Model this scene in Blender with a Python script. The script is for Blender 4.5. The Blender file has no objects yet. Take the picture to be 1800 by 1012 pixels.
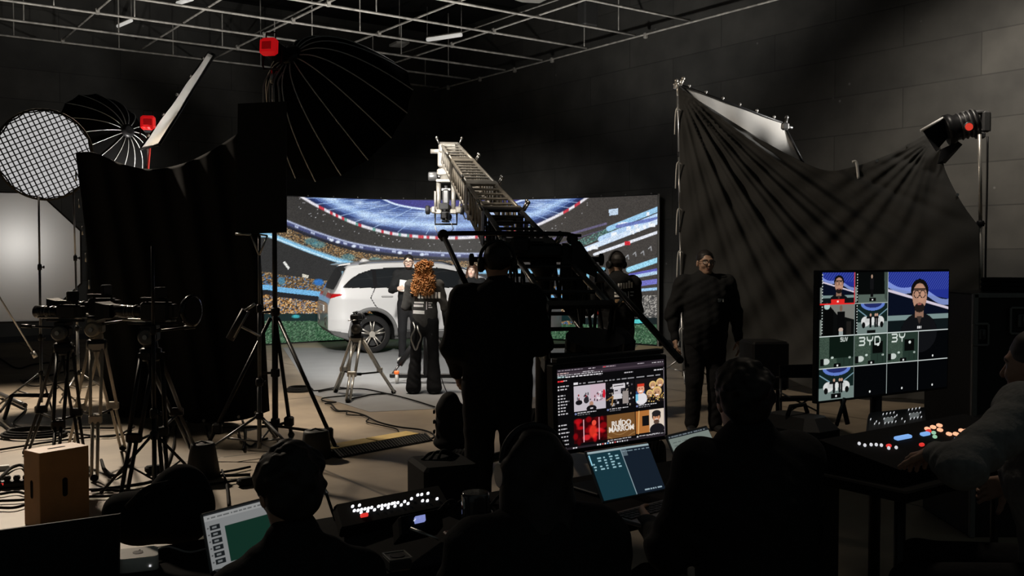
import bpy, bmesh, math, random
import numpy as np
from mathutils import Vector, Matrix, noise as mnoise
random.seed(7); np.random.seed(7)
SC = bpy.context.scene
COL = SC.collection
# ---------------------------------------------------------------- camera
F = 1700.0; CAMZ = 1.76; PITCH = math.atan(56 / F)
cam_d = bpy.data.cameras.new('camera'); cam = bpy.data.objects.new('camera', cam_d); COL.objects.link(cam)
cam_d.sensor_width = 36; cam_d.lens = 36 * F / 1800; cam_d.clip_start = .05; cam_d.clip_end = 200
cam.location = (0, 0, CAMZ); cam.rotation_euler = (math.pi / 2 - PITCH, 0, 0)
SC.camera = cam
# ---------------------------------------------------------------- world, exposure
SC.view_settings.view_transform = 'Standard'; SC.view_settings.look = 'None'
SC.view_settings.exposure = 0.0; SC.view_settings.gamma = 1; SC.view_settings.use_curve_mapping = False
wd = bpy.data.worlds.new('world'); SC.world = wd; wd.use_nodes = True
wd.node_tree.nodes['Background'].inputs[0].default_value = (.85, 1.0, .98, 1)
wd.node_tree.nodes['Background'].inputs[1].default_value = .034
CP, SP = math.cos(PITCH), math.sin(PITCH)
def ray(px, py):
    x = (px - 900) / F; y = -(py - 506) / F
    return Vector((x, y * SP + CP, y * CP - SP))
def V(px, py, Y):                      # photo pixel at depth Y -> world point
    d = ray(px, py); return Vector((0, 0, CAMZ)) + d * (Y / d.y)
def G(px, py, z=0.0):                  # photo pixel on a horizontal plane
    d = ray(px, py); return Vector((0, 0, CAMZ)) + d * ((z - CAMZ) / d.z)
def proj(p):
    x, y, z = p[0], p[1], p[2] - CAMZ
    c = y * CP - z * SP; u = y * SP + z * CP
    return 900 + F * x / c, 506 - F * u / c
RA = Vector((.809, .588, 0)).normalized(); RB = Vector((-RA.y, RA.x, 0))   # room axes
def R(a, b, z): return RA * a + RB * b + Vector((0, 0, z))
# ---------------------------------------------------------------- lights
def lamp(name, kind, loc, to, energy, color=(1, 1, 1), size=.5, spot=60, blend=.5, spread=120):
    l = bpy.data.lights.new(name, kind); l.energy = energy; l.color = color
    o = bpy.data.objects.new(name, l); COL.objects.link(o); o.location = loc
    d = Vector(to) - Vector(loc); o.rotation_euler = d.to_track_quat('-Z', 'Y').to_euler()
    if kind == 'AREA': l.shape = 'DISK'; l.size = size; l.spread = math.radians(spread)
    else: l.shadow_soft_size = size
    if kind == 'SPOT': l.spot_size = math.radians(spot); l.spot_blend = blend
    return o
WARM = (1, .84, .66); NEUT = (1, .96, .90)
lamp('key_lamp', 'SPOT', V(575, 165, 10.1), (-1.2, 15.8, .9), 9500, NEUT, .3, 62, .7)
lamp('added_spot_front', 'SPOT', (-2.2, 12.2, 5.95), (-1.3, 15.9, .5), 800, NEUT, .4, 90, .8)  # unseen spot added above the set to brighten the car area
lamp('added_spot_floor', 'SPOT', (-1.6, 11.6, 5.95), (-1.7, 11.5, 0), 820, WARM, .3, 60, .9)  # unseen spot added to stretch the light pool over the floor
lamp('added_spot_left', 'SPOT', (-6.9, 13.2, 5.95), (-5.2, 9.3, 0), 3300, WARM, .22, 74, .8)  # unseen overhead spot, added to light the left floor from behind
lamp('added_spot_cross', 'SPOT', (-3.0, 11.6, 5.9), (2.8, 13.0, 2.4), 620, WARM, .25, 46, .8)  # added spot, stands in for screen and key spill on the right drape
lamp('fresnel_beam', 'SPOT', V(1640, 215, 12.6), V(1300, 205, 13.6), 700, NEUT, .1, 42, .6)
lamp('added_wall_spot', 'SPOT', R(10.9, 6.3, 5.4), R(13.6, 7.0, 3.2), 520, (1, .9, .78), .3, 100, 1)  # added spot imitating lamp spill on the right wall
lamp('rim_lamp', 'SPOT', (-1.6, 9.3, 5.9), V(830, 350, 11.4), 340, NEUT, .2, 40, .8)
lamp('added_uplight', 'SPOT', (-4.6, 13.6, 1.2), (-5.2, 15.0, 6), 900, NEUT, .2, 96, .8)  # added up-facing spot, imitates bounce on the ceiling pipes
lamp('added_uplight', 'SPOT', (.6, 14.6, 1.2), (.6, 16.0, 6), 900, NEUT, .2, 100, .8)  # second added spot for bounced light under the pipes
lamp('added_spot_side', 'SPOT', (-1.6, 7.9, 5.9), (1.6, 10.05, 1.4), 720, WARM, .2, 32, .8)  # added narrow spot to lift the zip-jacket and hoodie figures
lamp('added_spot_desk', 'SPOT', R(5.0, 3.6, 5.9), (1.95, 3.5, .9), 150, WARM, .3, 36, .9)  # unseen spot added to brighten the grey sweater and the desk
# ---------------------------------------------------------------- materials
MATS = {}
def mat(name, col, rough=.6, metal=0.0, var=.12, scale=40, bump=0.0, emit=0.0, trans=0.0, coat=0.0, ecol=None, sheen=0):
    if name in MATS: return MATS[name]
    m = bpy.data.materials.new(name); m.use_nodes = True; MATS[name] = m
    nt = m.node_tree; b = nt.nodes['Principled BSDF']; L = nt.links.new
    b.inputs['Roughness'].default_value = rough; b.inputs['Metallic'].default_value = metal
    b.inputs['Coat Weight'].default_value = coat
    if max(col) < .02: b.inputs['Specular IOR Level'].default_value = .3
    if name == 'umbrella_cloth': b.inputs['Specular IOR Level'].default_value = 0
    elif rough > .75: b.inputs['Specular IOR Level'].default_value = .12
    if trans: b.inputs['Transmission Weight'].default_value = trans
    tc = nt.nodes.new('ShaderNodeTexCoord'); nz = nt.nodes.new('ShaderNodeTexNoise')
    nz.inputs['Scale'].default_value = scale; nz.inputs['Detail'].default_value = 3
    L(tc.outputs['Object'], nz.inputs['Vector'])
    mx = nt.nodes.new('ShaderNodeMixRGB'); L(nz.outputs['Fac'], mx.inputs[0])
    mx.inputs[1].default_value = (*[c * (1 - var) for c in col], 1)
    mx.inputs[2].default_value = (*[min(1, c * (1 + var)) for c in col], 1)
    L(mx.outputs[0], b.inputs['Base Color'])
    if bump:
        bp = nt.nodes.new('ShaderNodeBump'); bp.inputs['Strength'].default_value = bump; bp.inputs['Distance'].default_value = .01
        L(nz.outputs['Fac'], bp.inputs['Height']); L(bp.outputs[0], b.inputs['Normal'])
    if emit:
        b.inputs['Emission Strength'].default_value = emit
        b.inputs['Emission Color'].default_value = (*(ecol or col), 1)
    return m
def picture_mat(name, strength):
    if name in MATS: return MATS[name]
    m = bpy.data.materials.new(name); m.use_nodes = True; MATS[name] = m
    nt = m.node_tree; b = nt.nodes['Principled BSDF']
    a = nt.nodes.new('ShaderNodeAttribute'); a.attribute_name = 'Col'
    b.inputs['Base Color'].default_value = (.01, .01, .01, 1); b.inputs['Roughness'].default_value = .5
    b.inputs['Specular IOR Level'].default_value = .2
    nt.links.new(a.outputs['Color'], b.inputs['Emission Color']); b.inputs['Emission Strength'].default_value = strength
    return m
def attr_mat(name, rough=.6, bump=0):
    if name in MATS: return MATS[name]
    m = bpy.data.materials.new(name); m.use_nodes = True; MATS[name] = m
    nt = m.node_tree; b = nt.nodes['Principled BSDF']
    a = nt.nodes.new('ShaderNodeAttribute'); a.attribute_name = 'Col'
    nt.links.new(a.outputs['Color'], b.inputs['Base Color']); b.inputs['Roughness'].default_value = rough
    return m
BLK = mat('black_plastic', (.011, .011, .012), .55)
BLKM = mat('black_metal', (.016, .016, .017), .38, .3)
GLOSSK = mat('gloss_black', (.01, .01, .011), .18)
RUB = mat('rubber', (.014, .014, .014), .8)
ALU = mat('aluminium', (.50, .47, .42), .38, .75, .2, 30)
STEEL = mat('steel', (.42, .41, .39), .3, .85)
DALU = mat('dark_aluminium', (.10, .10, .10), .42, .6, .2)
CLOTHK = mat('black_cloth', (.011, .0115, .012), .95, 0, .25, 60)
DUVET = mat('duvetyne', (.030, .030, .029), .85, 0, .2, 90)
WHITEP = mat('white_plastic', (.75, .75, .73), .45)
MBLK = mat('matte_black', (.008, .008, .008), .92)
WFAB = mat('white_fabric', (.8, .79, .76), .9)
REDL = mat('red_casing', (.75, .012, .012), .35, 0, .1, 20, emit=.32, ecol=(1, .01, .015))
ORNG = mat('orange_plastic', (.8, .16, .03), .5)
WIRE = mat('pipe_steel', (.50, .48, .44), .5, .2, .9, 7)  # strong noise paints broken highlights and dark stretches into the pipe colour
# ---------------------------------------------------------------- objects
MATW = {}
def thing(name, label, cat, loc=(0, 0, 0), rz=0.0, group=None):
    o = bpy.data.objects.new(name, None); COL.objects.link(o); o.empty_display_size = .2
    o.location = loc; o.rotation_euler = (0, 0, rz)
    MATW[o] = Matrix.Translation(Vector(loc)) @ Matrix.Rotation(rz, 4, 'Z')
    return tag(o, label, cat, group)
def tag(o, label=None, cat=None, group=None, kind=None):
    if label: o['label'] = label
    if cat: o['category'] = cat
    if group: o['group'] = group
    if kind: o['kind'] = kind
    return o
def link(name, me, m, parent=None, local=False):
    o = bpy.data.objects.new(name, me); COL.objects.link(o)
    if m is not None and not len(me.materials): me.materials.append(m)
    if parent is not None:
        o.parent = parent
        if not local: o.matrix_parent_inverse = MATW.get(parent, Matrix()).inverted()
    MATW[o] = MATW.get(parent, Matrix()) if (parent is not None and local) else Matrix()
    return o
def copy_tree(src, loc, rz=0.0, label=None):
    def rec(o, par):
        c = o.copy(); COL.objects.link(c)
        if par is not None: c.parent = par
        for ch in list(o.children): rec(ch, c)
        return c
    c = rec(src, None); c.location = loc; c.rotation_euler = (0, 0, rz)
    MATW[c] = Matrix.Translation(Vector(loc)) @ Matrix.Rotation(rz, 4, 'Z')
    if label: c['label'] = label
    return c
class MB:
    def __init__(s): s.v = []; s.f = []; s.mi = []; s.sm = []
    def add(s, vs, fs, smooth=False, mi=0):
        n = len(s.v); s.v += [tuple(v) for v in vs]
        for f in fs: s.f.append(tuple(i + n for i in f)); s.mi.append(mi); s.sm.append(smooth)
        return s
    def hexa(s, p, mi=0):              # 8 points: bottom 4, top 4
        return s.add(p, [(3, 2, 1, 0), (4, 5, 6, 7), (0, 1, 5, 4), (1, 2, 6, 5), (2, 3, 7, 6), (3, 0, 4, 7)], mi=mi)
    def box(s, c, d, rot=None, bev=.0, mi=0):
        c = Vector(c); x, y, z = d[0] / 2, d[1] / 2, d[2] / 2
        rot = rot or Matrix.Identity(3)
        if bev <= 0:
            return s.hexa([c + rot @ Vector(q) for q in ((-x, -y, -z), (x, -y, -z), (x, y, -z), (-x, y, -z), (-x, -y, z), (x, -y, z), (x, y, z), (-x, y, z))], mi)
        b = min(bev, x * .95, y * .95, z * .95)
        rings = []
        for zz, k in ((-z, b), (-z + b, 0), (z - b, 0), (z, b)):
            xx, yy = x - k, y - k; q = b if k == 0 else b * .6
            rings.append([c + rot @ Vector(t) for t in ((-xx + q, -yy, zz), (xx - q, -yy, zz), (xx, -yy + q, zz), (xx, yy - q, zz), (xx - q, yy, zz), (-xx + q, yy, zz), (-xx, yy - q, zz), (-xx, -yy + q, zz))])
        return s.loft(rings, True, True, smooth=False, mi=mi)
    def loft(s, rings, cap0=True, cap1=True, smooth=True, closed=True, mi=0):
        n = len(rings[0]); vs = [p for r in rings for p in r]; fs = []
        for i in range(len(rings) - 1):
            for j in range(n if closed else n - 1):
                k = (j + 1) % n
                fs.append((i * n + j, i * n + k, (i + 1) * n + k, (i + 1) * n + j))
        b = len(s.v); s.add(vs, fs, smooth, mi)
        if cap0: s.f.append(tuple(b + j for j in reversed(range(n)))); s.mi.append(mi); s.sm.append(False)
        if cap1: s.f.append(tuple(b + (len(rings) - 1) * n + j for j in range(n))); s.mi.append(mi); s.sm.append(False)
        return s
    def tube(s, p0, p1, r0, r1=None, n=8, mi=0):
        return s.path([p0, p1], [r0, r0 if r1 is None else r1], n, mi)
    def path(s, pts, r, n=8, mi=0, closed=False):
        pts = [Vector(p) for p in pts]; m = len(pts)
        rr = r if isinstance(r, (list, tuple)) else [r] * m
        rings = []; up = None
        for i, p in enumerate(pts):
            t = (pts[min(i + 1, m - 1)] - pts[max(i - 1, 0)])
            if t.length < 1e-9: t = Vector((0, 0, 1))
            t.normalize()
            if up is None: up = Vector((0, 0, 1)) if abs(t.z) < .9 else Vector((1, 0, 0))
            x = t.cross(up)
            if x.length < 1e-4: x = t.cross(Vector((1, .3, .2)))
            x.normalize(); y = x.cross(t); up = y
            rings.append([p + x * (math.cos(a) * rr[i]) + y * (math.sin(a) * rr[i]) for a in [2 * math.pi * j / n for j in range(n)]])
        return s.loft(rings, True, True, True, mi=mi)
    def cable(s, pts, r, n=6, sub=6, mi=0):
        return s.path(spline(pts, sub), r, n, mi)
    def lathe(s, prof, o, ax=(0, 0, 1), n=24, mi=0, smooth=True, caps=True):   # prof: (radius, height)
        o = Vector(o); ax = Vector(ax).normalized(); x = ax.orthogonal().normalized(); y = ax.cross(x)
        rings = [[o + ax * h + (x * math.cos(a) + y * math.sin(a)) * max(r, 1e-4) for a in [2 * math.pi * j / n for j in range(n)]] for r, h in prof]
        return s.loft(rings, caps, caps, smooth, mi=mi)
    def disc(s, c, ax, r, h, n=20, mi=0):
        ax = Vector(ax).normalized(); return s.lathe([(r, -h / 2), (r, h / 2)], c, ax, n, mi, False)
    def prism(s, poly, off, mi=0):     # planar polygon of world points extruded by off
        off = Vector(off); a = [Vector(p) for p in poly]
        return s.loft([a, [p + off for p in a]], True, True, False, mi=mi)
    def ball(s, c, r, n=12, mi=0, sc=(1, 1, 1)):
        rings = []
        for i in range(n // 2 + 1):
            t = math.pi * i / (n // 2)
            rings.append([(c[0] + r * sc[0] * max(math.sin(t), 1e-3) * math.cos(a), c[1] + r * sc[1] * max(math.sin(t), 1e-3) * math.sin(a), c[2] - r * sc[2] * math.cos(t)) for a in [2 * math.pi * j / n for j in range(n)]])
        return s.loft(rings, True, True, True, mi=mi)
    def xf(s, M): s.v = [tuple(M @ Vector(v)) for v in s.v]; return s
    def mesh(s, name):
        me = bpy.data.meshes.new(name); me.from_pydata(s.v, [], s.f)
        me.polygons.foreach_set('use_smooth', s.sm); me.polygons.foreach_set('material_index', s.mi); me.update()
        bm = bmesh.new(); bm.from_mesh(me); bmesh.ops.recalc_face_normals(bm, faces=bm.faces); bm.to_mesh(me); bm.free()
        return me
    def build(s, name, m, parent=None, local=False, mats=None):
        me = s.mesh(name)
        for q in (mats or [m]): me.materials.append(q)
        return link(name, me, m, parent, local)
def spline(pts, sub=6):
    pts = [Vector(p) for p in pts]
    if len(pts) < 3: return pts
    q = [pts[0] * 2 - pts[1]] + pts + [pts[-1] * 2 - pts[-2]]; out = []
    for i in range(1, len(q) - 2):
        a, b, c, d = q[i - 1:i + 3]
        for k in range(sub):
            t = k / sub
            out.append(.5 * ((2 * b) + (c - a) * t + (2 * a - 5 * b + 4 * c - d) * t * t + (3 * b - a - 3 * c + d) * t ** 3))
    return out + [pts[-1]]
def basis(fwd, up=(0, 0, 1)):
    y = Vector(fwd).normalized(); x = y.cross(Vector(up)).normalized(); z = x.cross(y)
    return Matrix((x, y, z)).transposed()
def grid_mesh(name, P, C=None):        # P: (h,w,3) array of points, C: colours
    h, w = P.shape[:2]
    me = bpy.data.meshes.new(name)
    idx = np.arange(h * w).reshape(h, w)
    q = np.stack([idx[1:, :-1], idx[1:, 1:], idx[:-1, 1:], idx[:-1, :-1]], -1).reshape(-1, 4)
    me.vertices.add(h * w); me.vertices.foreach_set('co', P.reshape(-1).astype(np.float32))
    nf = len(q); me.loops.add(nf * 4); me.polygons.add(nf)
    me.loops.foreach_set('vertex_index', q.reshape(-1).astype(np.int32))
    me.polygons.foreach_set('loop_start', np.arange(0, nf * 4, 4, dtype=np.int32))
    me.update(calc_edges=True)
    if C is not None:
        a = me.color_attributes.new('Col', 'FLOAT_COLOR', 'POINT')
        c = np.ones((h * w, 4), np.float32); c[:, :3] = C.reshape(-1, 3); a.data.foreach_set('color', c.reshape(-1))
    return me
def lin(c): c = np.asarray(c, float) / 255.; return np.where(c < .04045, c / 12.92, ((c + .055) / 1.055) ** 2.4)
# ---------------------------------------------------------------- small painter for screens (sRGB 0..255 canvases)
class Pic:
    def __init__(s, w, h, bg=(0, 0, 0)):
        s.w, s.h = w, h; s.a = np.zeros((h, w, 3)); s.a[:] = bg
        s.Y, s.X = np.mgrid[0:h, 0:w].astype(float)
    def mix(s, m, c, al=1.0):
        m = np.clip(m, 0, 1)[..., None] * al; s.a = s.a * (1 - m) + np.asarray(c, float) * m; return s
    def rect(s, x0, y0, x1, y1, c, al=1): return s.mix((s.X >= x0) & (s.X < x1) & (s.Y >= y0) & (s.Y < y1), c, al)
    def ell(s, cx, cy, rx, ry, c, al=1, soft=.5):
        d = np.sqrt(((s.X - cx) / rx) ** 2 + ((s.Y - cy) / ry) ** 2); return s.mix((1 - d) * min(rx, ry) / max(soft, .01) + .5, c, al)
    def poly(s, pts, c, al=1):
        m = np.zeros((s.h, s.w), bool); n = len(pts)
        for i in range(n):
            (x0, y0), (x1, y1) = pts[i], pts[(i + 1) % n]
            if y0 == y1: continue
            k = ((s.Y >= y0) != (s.Y >= y1)) & (s.X < x0 + (s.Y - y0) * (x1 - x0) / (y1 - y0)); m ^= k
        return s.mix(m, c, al)
    def line(s, pts, w, c, al=1):
        d = s.dist(pts); return s.mix(w / 2 - d + .5, c, al)
    def dist(s, pts):
        best = np.full((s.h, s.w), 1e9)
        for (x0, y0), (x1, y1) in zip(pts[:-1], pts[1:]):
            dx, dy = x1 - x0, y1 - y0; t = np.clip(((s.X - x0) * dx + (s.Y - y0) * dy) / max(dx * dx + dy * dy, 1e-9), 0, 1)
            best = np.minimum(best, np.hypot(s.X - x0 - t * dx, s.Y - y0 - t * dy))
        return best
    def noise(s, m, cols, cell=2, al=1):
        hh, ww = s.h // cell + 1, s.w // cell + 1
        k = np.random.randint(0, len(cols), (hh, ww)); k = np.kron(k, np.ones((cell, cell), int))[:s.h, :s.w]
        m = np.clip(m, 0, 1)[..., None] * al; s.a = s.a * (1 - m) + np.asarray(cols, float)[k] * m; return s
    def dashes(s, x0, y0, x1, y1, c, h=2, gap=.3):
        x = x0
        while x < x1:
            l = random.uniform(3, 12); s.rect(x, y0 + (y1 - y0) * (x - x0) / max(x1 - x0, 1), min(x + l, x1), y0 + h + (y1 - y0) * (x - x0) / max(x1 - x0, 1), c); x += l + random.uniform(1.5, 4)
        return s
def panel(name, pic, TL, TR, BL, m, parent, off=0.0):
    TL, TR, BL = Vector(TL), Vector(TR), Vector(BL); n = (TR - TL).cross(BL - TL).normalized() * -off
    u = np.linspace(0, 1, pic.w)[None, :, None]; v = np.linspace(0, 1, pic.h)[:, None, None]
    P = np.array(TL + n) + u * np.array(TR - TL) + v * np.array(BL - TL)
    me = grid_mesh(name, np.broadcast_to(P, (pic.h, pic.w, 3)).copy(), lin(pic.a))
    return link(name, me, m, parent)
FONT = None
def text_mesh(txt, size, bold=0.0):
    cu = bpy.data.curves.new('txt', 'FONT'); cu.body = txt; cu.size = size; cu.align_x = 'CENTER'; cu.align_y = 'CENTER'
    cu.extrude = 0.0008; cu.offset = bold
    o = bpy.data.objects.new('txt', cu); COL.objects.link(o)
    dg = bpy.context.evaluated_depsgraph_get(); dg.update()
    me = bpy.data.meshes.new_from_object(o.evaluated_get(dg)); bpy.data.objects.remove(o); bpy.data.curves.remove(cu)
    return me
def text_on(name, txt, size, center, right, up, m, parent, bold=0.0, stretch=1.0):
    me = text_mesh(txt, size, bold); x = Vector(right).normalized(); y = Vector(up); y = (y - x * y.dot(x)).normalized(); z = x.cross(y)
    M4 = Matrix((x * stretch, y, z)).transposed().to_4x4(); M4.translation = Vector(center); me.transform(M4)
    return link(name, me, m, parent)
# ================================================================ the room
def room_mat(name, dark, light, seam, bw, bh, off, mortar, rough, spots):
    m = bpy.data.materials.new(name); m.use_nodes = True; nt = m.node_tree; b = nt.nodes['Principled BSDF']; L = nt.links.new
    tc = nt.nodes.new('ShaderNodeTexCoord'); mp = nt.nodes.new('ShaderNodeMapping'); L(tc.outputs['Object'], mp.inputs[0])
    br = nt.nodes.new('ShaderNodeTexBrick'); L(mp.outputs[0], br.inputs['Vector'])
    br.inputs['Scale'].default_value = 1; br.inputs['Brick Width'].default_value = bw; br.inputs['Row Height'].default_value = bh
    br.inputs['Mortar Size'].default_value = mortar; br.offset = off; br.inputs['Mortar Smooth'].default_value = .2
    br.inputs['Color1'].default_value = (*dark, 1); br.inputs['Color2'].default_value = (*light, 1); br.inputs['Mortar'].default_value = (*seam, 1)
    nz = nt.nodes.new('ShaderNodeTexNoise'); nz.inputs['Scale'].default_value = 1.3; nz.inputs['Detail'].default_value = 8; L(tc.outputs['Object'], nz.inputs['Vector'])
    rp = nt.nodes.new('ShaderNodeValToRGB'); rp.color_ramp.elements[0].position = .3; rp.color_ramp.elements[0].color = (.55, .55, .55, 1)
    rp.color_ramp.elements[1].position = .7; rp.color_ramp.elements[1].color = (1.3, 1.28, 1.25, 1); L(nz.outputs['Fac'], rp.inputs[0])
    mu = nt.nodes.new('ShaderNodeMixRGB'); mu.blend_type = 'MULTIPLY'; mu.inputs[0].default_value = .8
    L(br.outputs['Color'], mu.inputs[1]); L(rp.outputs[0], mu.inputs[2])
    vo = nt.nodes.new('ShaderNodeTexVoronoi'); vo.inputs['Scale'].default_value = 1.7; L(tc.outputs['Object'], vo.inputs['Vector'])
    st = nt.nodes.new('ShaderNodeValToRGB'); st.color_ramp.elements[0].position = .018; st.color_ramp.elements[0].color = (1, 1, 1, 1)
    st.color_ramp.elements[1].position = .045; st.color_ramp.elements[1].color = (0, 0, 0, 1); L(vo.outputs['Distance'], st.inputs[0])
    sp = nt.nodes.new('ShaderNodeMixRGB'); sp.blend_type = 'MIX'; sp.inputs[2].default_value = (*spots, 1)
    L(st.outputs[0], sp.inputs[0]); L(mu.outputs[0], sp.inputs[1]); L(sp.outputs[0], b.inputs['Base Color'])
    b.inputs['Roughness'].default_value = rough
    bp = nt.nodes.new('ShaderNodeBump'); bp.inputs['Strength'].default_value = .12; bp.inputs['Distance'].default_value = .02
    L(br.outputs['Fac'], bp.inputs['Height']); bp.invert = True; L(bp.outputs[0], b.inputs['Normal'])
    return m
wallm = room_mat('painted_plywood', (.050, .050, .047), (.066, .065, .060), (.034, .034, .032), 2.44, .62, .5, .010, .75, (.16, .16, .155))
floorm = room_mat('concrete_slab', (.27, .222, .165), (.31, .258, .195), (.10, .082, .06), 2.9, 2.9, 0, .016, .5, (.33, .30, .25))
AL, BM, ZC = 13.6, 21.95, 7.6            # right wall at a=AL, far wall at b=BM
def slab(name, origin, rz, size, m, upright):
    sx, sy = size; t = .15
    mb = MB(); mb.box((sx / 2, sy / 2, -t / 2), (sx, sy, t))
    o = mb.build(name, m); o['kind'] = 'structure'
    M4 = Matrix.Translation(Vector(origin)) @ Matrix.Rotation(rz, 4, 'Z')
    if upright: M4 = M4 @ Matrix.Rotation(math.pi / 2, 4, 'X')
    o.matrix_world = M4
    return o
ra = math.atan2(RA.y, RA.x)
slab('floor', R(-14, -12, 0), ra, (28, 35), floorm, False)
slab('wall_back', R(-14, BM, 0), ra, (28, ZC), wallm, True)
slab('wall_right', R(AL, BM, 0), ra - math.pi / 2, (30, ZC), wallm, True)
cm = mat('ceiling_paint', (.012, .012, .012), .9)
cb = MB(); cb.box((0, 0, ZC + .1), (28, 20, .2), Matrix.Rotation(ra, 3, 'Z')); cb.xf(Matrix.Translation(R(0, 12.5, 0)))
tag(cb.build('ceiling', cm), kind='structure')
bb = MB(); bb.box(R(AL - .012, 7, .06), (.024, 29.6, .12), Matrix.Rotation(ra, 3, 'Z'))
tag(bb.build('baseboard_right', BLK), kind='structure')
bb = MB(); bb.box(R(-1, BM - .012, .06), (27, .024, .12), Matrix.Rotation(ra, 3, 'Z'))
tag(bb.build('baseboard_back', BLK), kind='structure')
# small white wall switch
t = thing('wall_switch', 'small white switch box on the plywood wall at the right edge', 'switch', R(AL, .1, 2.0))
p = V(1791, 409, 13.1)
a0 = AL - .02; b0 = p.dot(RB)
mb = MB(); mb.box(R(a0, b0, p.z), (.04, .09, .13), Matrix.Rotation(ra, 3, 'Z'), .008); mb.build('switch_plate', WHITEP, t)
mb = MB(); mb.box(R(a0 - .024, b0, p.z), (.012, .03, .05), Matrix.Rotation(ra, 3, 'Z'), .004); mb.build('rocker', WHITEP, t)
# ---------------------------------------------------------------- lighting grid under the ceiling
GZ = 6.06
gr = thing('lighting_grid', 'suspended grid of pale steel pipes under the black ceiling', 'lighting grid', R(6, 16, GZ))
def pipe(p, q, r, nm='pipe'):
    n = 14; pts = [p.lerp(q, i / n) for i in range(n + 1)]
    mb = MB(); mb.path(pts, r, 8)
    return mb.build(nm, WIRE, gr)
BS = [21.2, 19.75, 18.3, 16.9, 15.4, 13.95, 12.5]
AS = [13.38, 10.76, 9.08, 7.3, 5.74, 4.22, 2.65, 1.1]
for b in BS: pipe(R(-1.5, b, GZ), R(13.1, b, GZ), .023)
for a in AS: pipe(R(a, 9.5 if a < 13 else 8.5, GZ + .055), R(a, 21.9 if a > 11 else 21.4, GZ + .05), .021)
for a, z in ((11.9, 6.75), (8.2, 6.75)): pipe(R(a, 9.5, z), R(a, 21.6, z), .017)
rnd = random.Random(3)
for b in BS[:6]:
    for a in AS[:7]:
        if rnd.random() < .8:
            aa = a - rnd.uniform(.3, 1.0); pipe(R(aa, b, GZ), R(aa, b, GZ + rnd.choice((.7, .7, 1.5))), .012, 'hanger_rod')
for b in BS[:6]:
    for a in AS[:7]:
        if rnd.random() < .6:
            mb = MB(); mb.box(R(a, b, GZ + .03), (.07, .07, .11), Matrix.Rotation(ra, 3, 'Z'), .01); mb.build('pipe_clamp', WIRE, gr)
def tube_light(label, p, q, w):
    t = thing('tube_light', label, 'ceiling light', p.lerp(q, .5), group='ceiling tube lights')
    mb = MB(); mb.path([p, q], w, 10); mb.build('tube', mat('lit_tube', (.8, .8, .78), .4, emit=.45, ecol=(1, .97, .9)), t)
    mb = MB(); d = (q - p).normalized(); u = Vector((0, 0, w * 1.1))
    mb.box(p.lerp(q, .5) + u, ((q - p).length, w * 1.6, w * .5), Matrix.Rotation(math.atan2(d.y, d.x), 3, 'Z')); mb.build('housing', WIRE, t)
    for e in (p, q):
        mb = MB(); mb.tube(e + u, e + Vector((0, 0, .75)), .006); mb.build('hanger_wire', WIRE, t)
zt = 6.7
tube_light('long white tube light hung above the grid, right of the open umbrella', G(751, 70, zt), G(811, 61, zt), .045)
tube_light('short white tube light seen between the grid pipes at the top left', G(196, 51, zt), G(231, 36, zt), .035)
tube_light('white tube light cut off by the top edge left of the umbrella', G(312, 6, zt), G(338, -2, zt), .04)
def ceil_panel(label, pts, z):
    t = thing('ceiling_panel', label, 'panel', G(*pts[0], z))
    mb = MB(); mb.prism([G(*p, z) for p in pts], (0, 0, .05)); mb.build('panel_board', mat('pale_board', (.42, .41, .38), .6), t)
    mb = MB()
    c = sum((G(*p, z) for p in pts), Vector()) / len(pts); mb.tube(c, c + Vector((0, 0, ZC - z)), .01); mb.build('hanger_wire', WIRE, t)
ceil_panel('small square pale panel in the grid below the long tube light', [(684, 82), (697, 76), (720, 76), (708, 84)], 6.5)
ceil_panel('pale rectangular panel at the top edge above the crane', [(904, 0), (918, 4), (948, 6), (966, -3), (930, -6)], 6.7)
# cable bundle on the right-hand part of the grid
mb = MB(); mb.box(G(1033, 22, 6.55), (.35, .25, .55), Matrix.Rotation(ra, 3, 'Z'), .03)
o = mb.build('junction_box', DALU); tag(o, 'dark ribbed box hanging among the grid pipes right of centre', 'junction box')
# ---------------------------------------------------------------- LED wall (concave)
def led_y(x):
    d = x + 1.2
    return 20.7 - (.125 if d < 0 else .113) * d * d
LH = 2.95
def stadium(px, py):
    """picture shown on the screen, authored on a 720x290 canvas"""
LX0, LX1 = -5.35, 2.83
W_, H_ = 800, 300
xs = np.linspace(LX0, LX1, W_); ys = np.array([led_y(x) for x in xs]); zs = np.linspace(LH, .03, H_)
P = np.zeros((H_, W_, 3)); P[:, :, 0] = xs; P[:, :, 1] = ys; P[:, :, 2] = zs[:, None]
zz = P[:, :, 2] - CAMZ; cc = P[:, :, 1] * CP - zz * SP; uu = P[:, :, 1] * SP + zz * CP
K = Pic(W_, H_, (44, 43, 42)); K.X = 900 + F * P[:, :, 0] / cc; K.Y = 506 - F * uu / cc     # canvas graduated in photograph units
def crv(pts, n=8): return [(p.x, p.y) for p in spline([Vector((a, b, 0)) for a, b in pts], n)]
ring = crv([(500, 331), (522, 341), (560, 363), (620, 391), (680, 408.5), (740, 416), (800, 418), (860, 414), (925, 402), (965, 386), (1000, 368), (1032, 347), (1060, 325)])
rx = np.array([p[0] for p in ring]); ry = np.array([p[1] for p in ring])
RY = np.interp(K.X, rx, ry); dep = RY - K.Y        # height above the flag ring
dx = (K.X - 800) / 250
K.noise(dep < 0, [(52, 50, 48), (62, 59, 56), (56, 54, 53)], 2, .6)
K.mix((dep < 0) * np.clip((K.X - 860) / 120, 0, 1), (72, 67, 63), .6)
ins = (dep > 0).astype(float)
K.mix(ins, (38, 58, 120))
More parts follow.
